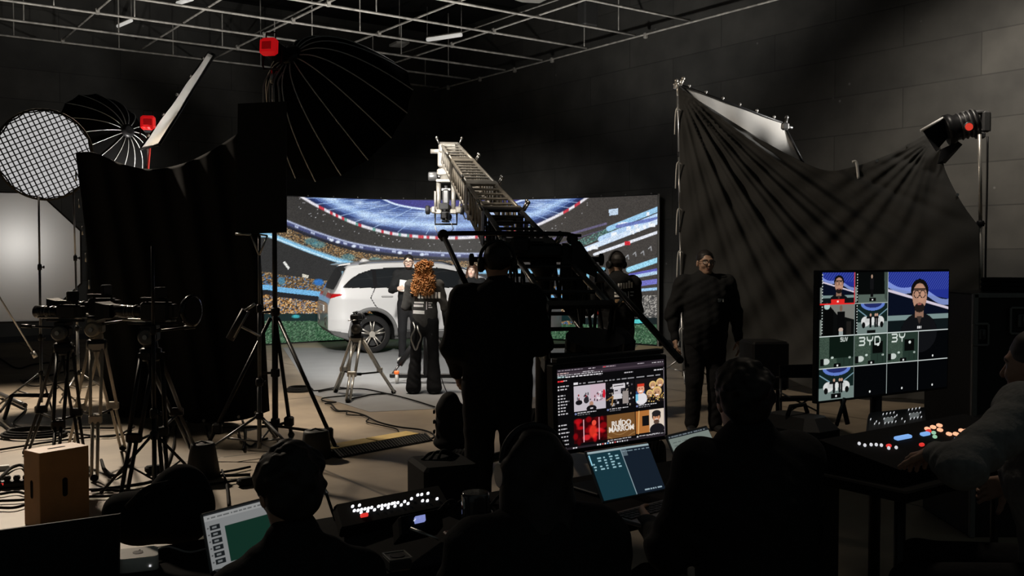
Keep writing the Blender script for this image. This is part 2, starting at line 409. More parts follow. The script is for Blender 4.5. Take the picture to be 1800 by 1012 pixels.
K.mix(ins * np.clip(1 - dep / 14, 0, 1), (24, 28, 52), .85)
K.mix(ins * np.exp(-((dep - 22) / 8.) ** 2), (165, 195, 235), .9)
K.mix(ins * np.exp(-((dep - 36) / 9.) ** 2) * (.5 + .5 * np.sin(K.Y * 1.9 + K.X * .05)), (150, 180, 225), .75)
inner = crv([(640, 332), (668, 347), (700, 360), (750, 368), (800, 370), (850, 367), (905, 356), (935, 343), (960, 330)])
IY = np.interp(K.X, [p[0] for p in inner], [p[1] for p in inner], left=0, right=0)
K.mix(K.Y < IY, (58, 56, 128))
K.mix((K.Y < IY) * np.clip((350 - K.Y) / 12, 0, 1), (34, 32, 84), .8)
cl = np.zeros((H_, W_))
for i in range(60):
    cxx = random.uniform(575, 960); cyy = np.interp(cxx, rx, ry) - random.uniform(14, 60)
    cl = np.maximum(cl, np.exp(-(((K.X - cxx) / random.uniform(10, 34)) ** 2 + ((K.Y - cyy) / random.uniform(2, 6)) ** 2)) * random.uniform(.3, .95))
K.mix(cl * ins * (K.Y > IY), (205, 225, 250), .9)
for i in range(-10, 11):
    a = i * .155; x0 = 800 + 165 * math.sin(a); y0 = 370 - 40 * (1 - math.cos(a)); x1 = 800 + 330 * math.sin(a); y1 = 412 - 90 * (1 - math.cos(a))
    K.mix((.6 + .5 - K.dist([(x0, y0), (x1, y1)])) * ins, (185, 210, 240), .75)
for k in (12, 30, 44):
    K.mix(ins * (K.Y > IY) * np.exp(-((dep - k) / .9) ** 2), (120, 150, 205), .6)
K.line(inner, 3.2, (205, 222, 250))
fl = np.exp(-((dep + 0) / 3.0) ** 4); seg = (K.X // 5).astype(int) + 400
rr_ = np.random.rand(2000); g1 = rr_[seg % 2000]
colr = np.where(g1[..., None] < .3, (200, 60, 75), np.where(g1[..., None] < .85, (225, 222, 230), (110, 160, 150)))
K.a = K.a * (1 - fl[..., None]) + colr * fl[..., None]
# upper ribbon
rib = crv([(470, 376), (505, 392), (560, 413), (620, 431), (680, 440.5), (740, 446), (800, 449), (850, 449), (905, 443)])
RBY = np.interp(K.X, [p[0] for p in rib], [p[1] for p in rib], left=0, right=0); left = K.X < 905
K.mix(left * np.exp(-((K.Y - RBY) / 4.6) ** 4), (66, 72, 112))
K.mix(left * np.exp(-((K.Y - RBY + 4) / 1.8) ** 2), (185, 195, 225), .9)
K.mix(left * np.exp(-((K.Y - RBY - 7) / 3.) ** 2), (24, 26, 40), .9)
K.mix(left * np.exp(-((K.Y - RBY) / 2.) ** 2) * (np.sin(K.X * .22) > .75), (215, 225, 245), .8)
for x in (583, 594, 622, 703, 742):
    y = np.interp(x, [p[0] for p in rib], [p[1] for p in rib]); K.ell(x, y + 1, 4, 2.6, (225, 235, 250), .9, 1.5)
CROWD = [(126, 96, 60), (92, 74, 52), (150, 118, 76), (62, 54, 46), (108, 86, 62), (48, 47, 45), (170, 146, 112)]
r2 = crv([(470, 412), (490, 419), (560, 446), (625, 465), (700, 472), (905, 478)])
R2Y = np.interp(K.X, [p[0] for p in r2], [p[1] for p in r2])
K.noise(left & (K.Y > RBY + 9) & (K.Y < R2Y), CROWD, 2, .95)
for c0 in [(560, 430), (612, 452), (660, 458), (547, 424)]: K.ell(c0[0], c0[1], 12, 6, (70, 140, 160), .55, 3)
K.mix((K.X < 1000) * np.exp(-((K.Y - R2Y) / 5.2) ** 4), (128, 186, 222))
K.mix((K.X < 720) * np.exp(-((K.Y - R2Y - 2) / 1.6) ** 2), (215, 238, 250), .8)
K.mix((K.X < 1010) & (K.Y > R2Y + 5), (42, 42, 42)); K.poly([(497, 461), (507, 474), (509, 470), (501, 459)], (220, 220, 215)); K.poly([(531, 481), (543, 484), (541, 489), (531, 487)], (205, 200, 185))
c2 = crv([(470, 478), (495, 483), (530, 487), (580, 494), (700, 503)]); C2 = np.interp(K.X, [p[0] for p in c2], [p[1] for p in c2])
sel = K.X < 1010
K.noise(sel & (K.Y > C2), CROWD + [(60, 110, 160)], 2, .95)
K.ell(560, 496, 9, 6, (40, 110, 190), .9, 3); K.ell(495, 494, 6, 7, (60, 130, 170), .7, 3)
r3 = [(470, 504), (490, 508), (570, 517), (640, 523)]; R3 = np.interp(K.X, [p[0] for p in r3], [p[1] for p in r3])
K.mix(sel & (K.Y > R3 - 4) & (K.Y < R3 + 5), (110, 172, 215)); K.mix(sel & (K.Y > R3 + 5) & (K.Y < R3 + 15), (26, 27, 32))
K.noise(sel & (K.Y > R3 + 14) & (K.Y < 551), [(150, 104, 52), (190, 140, 80), (90, 64, 38), (205, 176, 134), (56, 48, 42), (104, 112, 128)], 2, 1)
K.mix(sel & (K.Y > 551) & (K.Y < 564), (10, 34, 34)); K.ell(520, 556, 7, 3, (70, 190, 200), .8, 2)
# right-hand stands and light streaks
rt = K.X > 1005
def streak(x0, y0, x1, y1, w, c, al=1, n=0):
    K.line([(x0, y0), (x1, y1)], w, c, al)
    for i in range(n):
        t = random.random(); x = x0 + (x1 - x0) * t; y = y0 + (y1 - y0) * t; K.rect(x, y - w * .35, x + random.uniform(4, 12), y + w * .35, (240, 246, 255), .9)
streak(930, 432, 1065, 393, 4, (98, 92, 120)); streak(940, 442, 1060, 404, 2, (82, 78, 100))
K.noise((K.Y > 0) & (np.abs(K.Y - (436 - (K.X - 1000) * .42)) < 7) & (K.X > 985) & (K.X < 1090), [(60, 110, 105), (80, 90, 88), (120, 170, 160)], 2, .7)
streak(1070, 402, 1170, 362, 9, (150, 195, 228), 1, 4); streak(1056, 420, 1170, 374, 10, (176, 204, 238), 1, 5); streak(1085, 398, 1165, 382, 6, (96, 110, 175), .9)
streak(1030, 438, 1170, 384, 9, (205, 222, 245), 1, 6); streak(1045, 447, 1170, 403, 5, (222, 226, 236), 1); K.rect(1098, 424, 1108, 431, (200, 40, 52))
for i, (x, y) in enumerate(((1100, 452), (1113, 447), (1127, 445), (1140, 437))): K.line([(x, y), (x + 4, y - 4), (x + 5, y + 3)], 1.6, (170, 172, 176), .9)
streak(1020, 490, 1060, 474, 9, (120, 180, 205)); streak(1105, 474, 1170, 452, 9, (150, 205, 230)); streak(1108, 484, 1170, 472, 7, (92, 92, 176)); streak(1040, 500, 1170, 476, 6, (180, 210, 236), .9)
streak(1030, 512, 1170, 492, 9, (112, 112, 190)); streak(1030, 518, 1170, 506, 5, (150, 190, 225))
K.noise(rt & (K.Y > 519) & (K.Y < 560), [(120, 116, 112), (80, 78, 76), (160, 156, 150), (60, 60, 60)], 2, 1)
K.mix(rt & (K.Y > 558) & (K.Y < 571), (16, 26, 28)); K.rect(1112, 561, 1130, 568, (80, 190, 190))
K.poly([(1070, 368), (1086, 366), (1086, 377), (1071, 379)], (188, 206, 226))
for i in range(70):
    x = random.uniform(500, 1150); y = np.interp(x, rx, ry) + random.uniform(5, 25); K.ell(x, y, .9, .9, (200, 200, 205), .7)
gy = np.where(K.X < 800, 564, 570)
K.noise(K.Y > gy, [(44, 76, 52), (66, 100, 72), (34, 58, 42), (90, 120, 94), (54, 88, 62)], 2, 1)
K.a = np.clip(K.a * (1 + .10 * np.random.randn(H_, W_, 1)) + np.random.randn(H_, W_, 1) * 2.5, 0, 255)
led = thing('led_wall', 'large curved LED screen showing a floodlit football stadium behind the car', 'LED screen', (-1.2, 20.2, 0))
scr = link('screen_face', grid_mesh('screen_face', P, lin(K.a)), picture_mat('led_picture', 1.05), led)
mb = MB(); nn = 40
bk = [[Vector((x, led_y(x) + .02, 0)), Vector((x, led_y(x) + .14, 0)), Vector((x, led_y(x) + .14, LH + .02)), Vector((x, led_y(x) + .02, LH + .02))] for x in np.linspace(LX0 - .02, LX1 + .02, nn)]
mb.loft(bk, True, True, False); mb.build('cabinet_back', BLK, led)
mb = MB(); mb.loft([[Vector((x, led_y(x) - .012, 0)), Vector((x, led_y(x) + .03, 0)), Vector((x, led_y(x) + .03, LH + .02)), Vector((x, led_y(x) - .012, LH + .02))] for x in (LX1 + .005, LX1 + .035)], True, True, False); mb.build('edge_trim', ALU, led)
for x in np.linspace(LX0 + .3, LX1 - .1, 18):
    mb = MB(); mb.ball((x, led_y(x) + .04, LH + .035), .018, 8); mb.build('lifting_eye', STEEL, led)
# grey stage mat and plank
mb = MB(); mb.prism([G(497, 611, .001), G(553, 694, .001), G(650, 724, .001), G(815, 716, .001), G(1150, 668, .001), G(1160, 613, .001)], (0, 0, .003))
tag(mb.build('stage_mat', mat('grey_vinyl', (.27, .275, .28), .55, 0, .15, 3)), 'grey vinyl mat covering the floor under the car', 'floor mat')
q = [G(1108, 622, .012), G(1150, 625, .012), G(1166, 612, .012), G(1122, 609, .012)]
mb = MB(); mb.prism(q, (0, 0, .03)); tag(mb.build('wooden_board', mat('pale_pine', (.55, .38, .2), .6, 0, .3, 14)), 'pale wooden board on the floor at the right end of the LED screen', 'board')
# ================================================================ people: one continuous skin surface each, clothes and hair as children
def vec(a): return np.asarray(a, float)
class Sdf:
    def __init__(s): s.p = []; s.sub = []; s.noise = None
    def cone(s, a, b, ra, rb=None, k=.02, sc=(1, 1, 1), rot=None): s.p.append(('c', vec(a), vec(b), ra, ra if rb is None else rb, k, vec(sc), rot)); return s
    def ell(s, c, r, k=.02, rot=None): s.p.append(('e', vec(c), vec(r), k, rot)); return s
    def cut(s, c, r, rot=None): s.sub.append(('e', vec(c), vec(r), 0, rot)); return s
    @staticmethod
    def bounds(q):
        if q[0] == 'c': 
            m = max(q[3], q[4]) * max(1, q[6].max()); return np.minimum(q[1], q[2]) - m, np.maximum(q[1], q[2]) + m
        m = q[2].max() if q[4] is not None else q[2]; return q[1] - m, q[1] + m
    @staticmethod
    def dist(q, X, Y, Z):
        if q[0] == 'c':
            a, b, ra, rb, k, sc, rot = q[1:]
            px, py, pz = X - a[0], Y - a[1], Z - a[2]; d = b - a
            if rot is not None:
                px, py, pz = [rot[0][i] * px + rot[1][i] * py + rot[2][i] * pz for i in range(3)]; d = rot.T @ d
            px, py, pz = px / sc[0], py / sc[1], pz / sc[2]; d = d / sc
            L = max(d @ d, 1e-12); t = np.clip((px * d[0] + py * d[1] + pz * d[2]) / L, 0, 1)
            return (np.sqrt((px - t * d[0]) ** 2 + (py - t * d[1]) ** 2 + (pz - t * d[2]) ** 2) - (ra + (rb - ra) * t)) * sc.min()
        c, r, k, rot = q[1:]
        px, py, pz = X - c[0], Y - c[1], Z - c[2]
        if rot is not None: px, py, pz = [rot[0][i] * px + rot[1][i] * py + rot[2][i] * pz for i in range(3)]
        n = np.sqrt((px / r[0]) ** 2 + (py / r[1]) ** 2 + (pz / r[2]) ** 2); g = np.sqrt((px / r[0] ** 2) ** 2 + (py / r[1] ** 2) ** 2 + (pz / r[2] ** 2) ** 2)
        return n * (n - 1) / np.maximum(g, 1e-9)
    def mesh(s, vox):
        lo = np.min([s.bounds(q)[0] for q in s.p], 0) - vox * 3 - .01; hi = np.max([s.bounds(q)[1] for q in s.p], 0) + vox * 3 + .01
        n = np.ceil((hi - lo) / vox).astype(int) + 1
        ax = [lo[i] + vox * np.arange(n[i]) for i in range(3)]
        D = np.full(n, .2)
        for q in s.p:
            k = q[5] if q[0] == 'c' else q[3]
            l, h = s.bounds(q); l = l - k - vox * 3; h = h + k + vox * 3
            i0 = np.maximum(((l - lo) / vox).astype(int), 0); i1 = np.minimum(np.ceil((h - lo) / vox).astype(int) + 1, n)
            sl = tuple(slice(i0[i], i1[i]) for i in range(3))
            X, Y, Z = np.meshgrid(*[ax[i][sl[i]] for i in range(3)], indexing='ij', sparse=True)
            d = s.dist(q, X, Y, Z); e = D[sl]
            hh = np.clip(.5 + .5 * (e - d) / k, 0, 1); D[sl] = e * (1 - hh) + d * hh - k * hh * (1 - hh)
        for q in s.sub:
            l, h = s.bounds(q); i0 = np.maximum(((l - lo) / vox).astype(int) - 1, 0); i1 = np.minimum(np.ceil((h - lo) / vox).astype(int) + 2, n)
            if (i1 <= i0).any(): continue
            sl = tuple(slice(i0[i], i1[i]) for i in range(3))
            X, Y, Z = np.meshgrid(*[ax[i][sl[i]] for i in range(3)], indexing='ij', sparse=True)
            D[sl] = np.maximum(D[sl], -s.dist(q, X, Y, Z))
        if s.noise is not None:
            X, Y, Z = np.meshgrid(*ax, indexing='ij', sparse=True); D = D + s.noise(X, Y, Z)
        D[0] = D[-1] = .2; D[:, 0] = D[:, -1] = .2; D[:, :, 0] = D[:, :, -1] = .2
        S = D < 0
        c = [(i, j, k) for i in (0, 1) for j in (0, 1) for k in (0, 1)]
        m = [D[i:n[0] - 1 + i, j:n[1] - 1 + j, k:n[2] - 1 + k] for i, j, k in c]
        cnt = sum((q < 0).astype(np.int8) for q in m); cell = (cnt > 0) & (cnt < 8)
        ids = np.full(cell.shape, -1); ci = np.argwhere(cell); ids[cell] = np.arange(len(ci))
        vals = np.stack([q[cell] for q in m], 1); acc = np.zeros((len(ci), 3)); w = np.zeros(len(ci))
        for a in range(8):
            for b in range(a + 1, 8):
                if sum(abs(c[a][t] - c[b][t]) for t in range(3)) != 1: continue
                va, vb = vals[:, a], vals[:, b]; x = (va < 0) != (vb < 0)
                t = np.where(x, va / np.where(x, va - vb, 1), 0)[:, None]
                acc += np.where(x[:, None], np.array(c[a]) + t * (np.array(c[b]) - np.array(c[a])), 0); w += x
        v = lo + vox * (ci + acc / w[:, None])
        quads = []
        for axis in range(3):
            o = [t for t in range(3) if t != axis]
            A = np.moveaxis(S, axis, 0)[:-1]; B = np.moveaxis(S, axis, 0)[1:]
            e = np.argwhere(A != B); fl = A[tuple(e.T)]
            i3 = np.moveaxis(ids, axis, 0); x, y, z = e.T
            ok = (y > 0) & (z > 0) & (y < n[o[0]] - 1) & (z < n[o[1]] - 1); x, y, z, fl = x[ok], y[ok], z[ok], fl[ok]
            q = np.stack([i3[x, y - 1, z - 1], i3[x, y, z - 1], i3[x, y, z], i3[x, y - 1, z]], 1)
            if axis == 1: fl = ~fl
            q[~fl] = q[~fl][:, ::-1]; quads.append(q)
        return v, np.concatenate(quads)
def np_mesh(name, parts, M4, col=None):
    vs, fs, n = [], [], 0
    for v, f in parts: vs.append(v); fs.append(f + n); n += len(v)
    v = np.concatenate(vs); f = np.concatenate(fs)
    loc = v.copy()
    A = np.array(M4); v = v @ A[:3, :3].T + A[:3, 3]
    me = bpy.data.meshes.new(name); me.vertices.add(len(v)); me.vertices.foreach_set('co', v.reshape(-1).astype(np.float32))
    me.loops.add(len(f) * 4); me.polygons.add(len(f)); me.loops.foreach_set('vertex_index', f.reshape(-1).astype(np.int32))
    me.polygons.foreach_set('loop_start', np.arange(0, len(f) * 4, 4, dtype=np.int32)); me.polygons.foreach_set('use_smooth', np.ones(len(f), bool))
    me.update(calc_edges=True)
    if col is not None:
        a = me.color_attributes.new('Col', 'FLOAT_COLOR', 'POINT'); c = np.ones((len(v), 4), np.float32); c[:, :3] = col(loc); a.data.foreach_set('color', c.reshape(-1))
    return me
SKIN = attr_mat('skin', .5)
for nm, c in (('hair_black', (.012, .010, .009)), ('hair_auburn', (.40, .17, .05)), ('hair_brown', (.06, .028, .015)), ('hair_grey', (.035, .03, .027))): mat(nm, c, .55, 0, .35, 120)
mat('black_jacket', (.013, .0135, .014), .85, 0, .3, 35, .25); mat('black_tee', (.055, .053, .050), .9, 0, .3, 30, .2)
mat('black_trousers', (.013, .013, .014), .9, 0, .25, 40, .2); mat('grey_jeans', (.045, .045, .047), .9, 0, .4, 12, .2); mat('grey_sweater', (.15, .152, .15), .95, 0, .35, 45, .4)
mat('white_shoe', (.62, .6, .56), .6); mat('black_shoe', (.014, .014, .014), .5); mat('white_print', (.9, .88, .84), .7); mat('tan_print', (.55, .36, .2), .7); mat('beard', (.018, .012, .009), .8)
def nrm(v): v = vec(v); return v / np.linalg.norm(v)
def hand_prims(wr, fwd, palm, side, curl):
    """wr wrist, fwd finger direction, palm palm normal, side +1 thumb towards fwd x palm; returns Sdf of a hand with five fingers"""
    f = nrm(fwd); p = vec(palm); p = nrm(p - f * (p @ f)); t = np.cross(f, p) * side
    s = Sdf(); wr = vec(wr)
    s.cone(wr - f * .02, wr + f * .03, .024, .028, .01, (1, 1, 1))
    for u in (-.026, -.009, .009, .026): s.cone(wr + f * .025 + t * u * .8, wr + f * .088 + t * u * 1.1, .0145, .0125, .012)
    for i, (u, L) in enumerate(((.030, .070), (.010, .078), (-.010, .073), (-.030, .057))):
        a = wr + f * .09 + t * u; ang = 0
        for j, q in enumerate((.42, .33, .25)):
            ang += curl * (.55, 1.0, .7)[j] + .06 * i * (1 if j == 0 else 0)
            b = a + (f * math.cos(ang) + p * math.sin(ang)) * L * q
            s.cone(a, b, .0095 - .0008 * j, .0088 - .0009 * j, .004); a = b
    a = wr + f * .022 + t * .026; d = nrm(f * .6 + t * .75 + p * .35)
    for L, r in ((.036, .0125), (.030, .0105), (.024, .0092)):
        b = a + d * L; s.cone(a, b, r, r - .0012, .006); a = b; d = nrm(d + f * .35 * (1 if curl < .5 else .2) + p * .35 * curl)
    return s
STAND = dict(pel=(0, 0, .95), waist=(0, 0, 1.08), chest=(0, .005, 1.30), neck=(0, -.015, 1.475), head=(0, .01, 1.625),
    shR=(.185, -.015, 1.425), elR=(.245, -.03, 1.14), wrR=(.255, .05, .90), shL=(-.185, -.015, 1.425), elL=(-.245, -.03, 1.14), wrL=(-.255, .05, .90),
    hiR=(.095, 0, .93), knR=(.105, .02, .50), anR=(.115, -.025, .085), hiL=(-.095, 0, .93), knL=(-.105, .02, .50), anL=(-.115, -.025, .085))
SIT = dict(STAND, pel=(0, 0, .56), waist=(0, .01, .70), chest=(0, .05, .92), neck=(0, .06, 1.10), head=(0, .10, 1.245),
    shR=(.19, .05, 1.04), elR=(.27, .12, .77), wrR=(.20, .36, .78), shL=(-.19, .05, 1.04), elL=(-.27, .12, .77), wrL=(-.20, .36, .78),
    hiR=(.10, .02, .55), knR=(.15, .45, .53), anR=(.15, .42, .085), hiL=(-.10, .02, .55), knL=(-.15, .45, .53), anL=(-.15, .42, .085))
def person(label, loc, rz, H=1.75, pose=STAND, J={}, wear=None, hair='short', hairmat='hair_black', skin=(.42, .25, .17), yaw=0, tilt=0, nod=0, hand=None, vox=.012, group=None, thin=1.0):
    j = dict(pose); j.update(J); j = {k: vec(v) for k, v in j.items()}; w = dict(top='black_jacket', bulk=1.0, pants='black_trousers', pbulk=1.0, flare=0, shoes='black_shoe', sleeve=1.0, hem=.02, collar=True); w.update(wear or {})
    k = H / 1.75; M4 = Matrix.Translation(Vector(loc)) @ Matrix.Rotation(rz, 4, 'Z') @ Matrix.Scale(k, 4)
    t = thing('person', label, 'person', loc, rz, group)
    hd = j['head']; RH = np.array((Matrix.Rotation(math.radians(yaw), 3, 'Z') @ Matrix.Rotation(math.radians(nod), 3, 'X') @ Matrix.Rotation(math.radians(tilt), 3, 'Y')))
    def hp(x, y, z): return hd + RH @ vec((x, y, z))
    # --- body skin
    b = Sdf(); ts = (1, .64, 1)
    b.cone(j['pel'], j['waist'], .150 * thin, .125 * thin, .05, ts).cone(j['waist'], j['chest'], .125 * thin, .165 * thin, .05, ts).cone(j['chest'], j['chest'] * .45 + j['neck'] * .55, .165 * thin, .11, .05, ts)
    for s in 'RL':
        b.cone(j['neck'] - vec((0, 0, .05)), j['sh' + s], .05, .055, .05).cone(j['sh' + s], j['el' + s], .050 * thin, .040, .03).cone(j['el' + s], j['wr' + s], .041, .027, .02)
        b.cone(j['hi' + s], j['kn' + s], .085 * thin, .056, .04).cone(j['kn' + s], j['an' + s], .055, .036, .025)
        fwd = nrm((j['an' + s] - j['kn' + s])); toe = j['an' + s] + vec((.03 if s == 'R' else -.03, .15, -.055)); b.cone(j['an' + s] + vec((0, -.03, -.045)), toe, .036, .028, .02)
    nk = Sdf(); nk.cone(j['neck'] - vec((0, 0, .03)), hp(0, -.02, -.05), .060, .053, .03)
    hs = nk
    hs.ell(hp(0, -.014, .028), (.074, .094, .088), .03, RH).ell(hp(0, .022, -.03), (.059, .068, .085), .03, RH).ell(hp(0, .05, -.088), (.034, .034, .028), .03, RH)
    hs.cone(hp(0, .086, .014), hp(0, .106, -.022), .008, .013, .008).ell(hp(0, .066, .030), (.054, .026, .014), .012, RH).ell(hp(0, .082, -.057), (.024, .012, .010), .008, RH)
    for q in (-1, 1):
        hs.ell(hp(q * .078, -.012, -.006), (.010, .020, .032), .006, RH).ell(hp(q * .036, .058, -.022), (.026, .026, .026), .015, RH)
        hs.cut(hp(q * .031, .098, .012), (.019, .018, .011), RH)
    parts = [b.mesh(vox), hs.mesh(min(vox, .007))]
    hnd = hand or {}
    for s in 'RL':
        d = j['wr' + s] - j['el' + s]; sd = 1 if s == 'R' else -1
        hf, pm, cu = hnd.get(s, (d, (-sd, 0, 0), .35))
        if hf is not None: parts.append(hand_prims(j['wr' + s], hf, pm, -sd * 1, cu).mesh(.0045))
    def colf(v):
        c = np.tile(np.array(skin), (len(v), 1)); l = (v - hd) @ RH
        for q in (-1, 1):
            e = np.hypot((l[:, 0] - q * .031) / .013, (l[:, 2] - .012) / .007) < 1; c[e & (l[:, 1] > .05)] = (.5, .48, .45)
            e = np.hypot((l[:, 0] - q * .031), (l[:, 2] - .012)) < .0058; c[e & (l[:, 1] > .05)] = (.02, .015, .01)
            e = (np.abs(l[:, 0] - q * .032) < .022) & (np.abs(l[:, 2] - .032 + abs(1) * 2 * (l[:, 0] - q * .032) ** 2 * 8) < .005); c[e & (l[:, 1] > .05)] = (.03, .02, .015)
        e = np.hypot(l[:, 0] / .024, (l[:, 2] + .057) / .009) < 1; c[e & (l[:, 1] > .06)] = np.array(skin) * (.85, .55, .55)
        return c
    link('body', np_mesh('body', parts, M4, colf), SKIN, t)
    def cl(name, sdf, m, v=vox, amp=.004, fr=38.):
        if amp: sdf.noise = lambda X, Y, Z: amp * (np.sin(fr * Z + 9 * np.sin(7 * X + 3 * Z)) * .6 + np.sin(fr * .7 * X + 11 * Y + 14 * Z) * .5 + np.sin(90 * Z + 50 * X) * .2)
        return link(name, np_mesh(name, [sdf.mesh(v)], M4), MATS[m], t)
    # --- trousers
    p = Sdf(); pb = w['pbulk']; p.cone(j['pel'] + vec((0, 0, .03)), (j['hiR'] + j['hiL']) / 2 - vec((0, 0, .02)), .165 * thin * pb, .150 * thin * pb, .05, (1, .72, 1))
    for s in 'RL':
        p.cone(j['hi' + s], j['kn' + s], .098 * pb * thin, .070 * pb, .04).cone(j['kn' + s], j['an' + s] + vec((0, 0, .0)), .069 * pb, .058 * pb + w['flare'], .03)
    cl('trousers', p, w['pants'], vox, .0035)
    for s in 'RL':
        sh = Sdf(); a = j['an' + s]; x = .035 if s == 'R' else -.035
        sh.cone(a + vec((0, -.045, -.045)), a + vec((x, .165, -.055)), .042, .034, .02, (1.1, 1, .9)).cone(a + vec((0, -.02, .0)), a + vec((0, -.03, -.05)), .047, .045, .02)
        cl('shoe', sh, w['shoes'], .01, 0)
    # --- top
    c = Sdf(); bk = w['bulk'] * thin
    hem = j['pel'] + vec((0, 0, w['hem'])); c.cone(hem, j['waist'], .172 * bk, .160 * bk, .05, (1, .70, 1)).cone(j['waist'], j['chest'], .160 * bk, .186 * bk, .05, (1, .70, 1)).cone(j['chest'], j['chest'] * .4 + j['neck'] * .6, .186 * bk, .115 * bk, .05, (1, .7, 1))
    sl = w['sleeve']
    for s in 'RL':
        c.cone(j['neck'] - vec((0, 0, .055)), j['sh' + s], .062, .072 * bk, .05).cone(j['sh' + s], j['el' + s], .073 * bk, .058 * bk, .04)
        if sl >= 1: c.cone(j['el' + s], j['wr' + s] * .97 + j['el' + s] * .03, .058 * bk, .041, .03)
    if w['collar']: c.cone(j['neck'] - vec((0, .0, .03)), j['neck'] + vec((0, -.008, .035)), .078, .072, .03)
    if w.get('hood'):
        c.ell(j['neck'] + vec((0, -.09, -.03)), (.13, .075, .10), .03)
    cl('jacket' if sl >= 1 else 'shirt', c, w['top'], vox, .006, 30)
    # --- hair
    h = Sdf()
    if hair == 'short':
        h.ell(hp(0, -.024, .040), (.081, .098, .090), .02, RH); h.cut(hp(0, .10, -.03), (.10, .085, .09), RH); h.cut(hp(0, .0, -.14), (.12, .2, .085), RH)
        cl('hair', h, hairmat, .006, .002, 150)
    elif hair == 'mop':
        h.ell(hp(0, -.02, .045), (.093, .108, .094), .02, RH).ell(hp(0, -.06, -.01), (.080, .06, .075), .03, RH); 
        rr = random.Random(int(hd[2] * 1000))
        for i in range(130):
            th_, ph_ = rr.uniform(0, 2 * math.pi), rr.uniform(-.45, 1.5); a = hp(.088 * math.cos(th_) * math.cos(ph_), -.022 + .102 * math.sin(th_) * math.cos(ph_), .042 + .092 * math.sin(ph_)); h.ell(a, (rr.uniform(.009, .015),) * 3, .01)
        h.cut(hp(0, .12, -.03), (.10, .09, .09), RH)
        cl('hair', h, hairmat, .007, .005, 95)
    elif hair == 'long':
        h.ell(hp(0, -.022, .038), (.090, .104, .093), .03, RH)
        for q in (-1, 1): h.cone(hp(q * .06, -.03, .0), hp(q * .085, -.02, -.27), .050, .040, .04)
        h.cone(hp(0, -.06, .0), hp(0, -.11, -.34), .080, .085, .04, (1, .6, 1)); h.cut(hp(0, .12, -.04), (.066, .09, .10), RH)
        cl('hair', h, hairmat, .008, .004, 70)
    elif hair == 'curly':
        h.ell(hp(0, -.02, .040), (.092, .108, .095), .03, RH)
        rr = random.Random(5)
        for i in range(170):
            z = rr.uniform(-.29, .10); wd_ = .10 + .05 * min(1, (.1 - z) / .3); x = rr.uniform(-1, 1) * wd_; y = -.10 * math.sqrt(max(0, 1 - (x / wd_) ** 2)) - .02 - (.05 if z < -.1 else 0)
            a = hp(x, y, z); h.cone(a, a + vec((rr.uniform(-.02, .02), rr.uniform(-.02, .01), -.035)), .019, .016, .006)
        h.cone(hp(0, -.05, 0), hp(0, -.10, -.25), .085, .092, .04, (1, .5, 1)); h.cut(hp(0, .12, -.04), (.066, .09, .10), RH)
        h.noise = lambda X, Y, Z: .013 * np.sin(88 * X + 4 * np.sin(31 * Z)) * np.sin(95 * Z + 5 * np.sin(40 * X)) + .007 * np.sin(170 * X + 60 * Z) * np.sin(150 * Z - 40 * X); cl('hair', h, hairmat, .0065, 0)
    if w.get('beard'):
        q = Sdf(); q.ell(hp(0, .045, -.085), (.048, .045, .040), .01, RH).cone(hp(-.05, .03, -.06), hp(-.072, -.005, -.01), .016, .010, .01).cone(hp(.05, .03, -.06), hp(.072, -.005, -.01), .016, .010, .01).cone(hp(-.022, .085, -.04), hp(.022, .085, -.04), .007, .007, .005)
        q.cut(hp(0, .095, -.058), (.022, .03, .010), RH); q.cut(hp(0, .03, .0), (.064, .08, .042), RH); cl('beard', q, 'beard', .006, .001, 160)
    T3 = lambda v: M4 @ Vector(v)
    if w.get('glasses'):
        mb = MB()
        for q in (-1, 1):
            ctr = hp(q * .034, .104, .010); pts = [T3(hp(q * .034 + .026 * math.cos(a), .104 - .004 * abs(math.cos(a)), .008 + .020 * math.sin(a))) for a in np.linspace(0, 2 * math.pi, 17)]
            mb.path(pts, .0032 * k, 6); mb.path([T3(hp(q * .060, .100, .014)), T3(hp(q * .082, .04, .014)), T3(hp(q * .082, -.02, .006))], .0025 * k, 6)
        mb.path([T3(hp(-.010, .108, .014)), T3(hp(.010, .108, .014))], .003 * k, 6); mb.build('glasses', BLK, t)
    if w.get('phones'):
        hpn = MB(); hpn.path([T3(hp(.100 * math.cos(a), -.015, .028 + .108 * math.sin(a))) for a in np.linspace(-.1, math.pi + .1, 21)], .011 * k, 8); o = hpn.build('headphones', BLK, t)
        for q in (-1, 1):
            e = MB(); ax = RH @ vec((q, 0, 0)); ax = Matrix.Rotation(rz, 3, 'Z') @ Vector(ax)
            e.lathe([(.030 * k, -.020 * k), (.042 * k, -.012 * k), (.044 * k, .006 * k), (.034 * k, .018 * k)], T3(hp(q * .096, -.012, -.002)), ax, 16); e.build('ear_cup', mat('cup_grey', (.06, .06, .06), .4) if w.get('phones') == 2 else BLK, t)
        if w.get('mic'):
            e = MB(); e.path([T3(hp(w['mic'] * .105, 0, -.02)), T3(hp(w['mic'] * .095, .06, -.06)), T3(hp(w['mic'] * .05, .115, -.065))], .004 * k, 6); e.ball(T3(hp(w['mic'] * .05, .115, -.065)), .011 * k, 8); e.build('microphone_boom', BLK, t)
    return t, M4, j, T3, hp
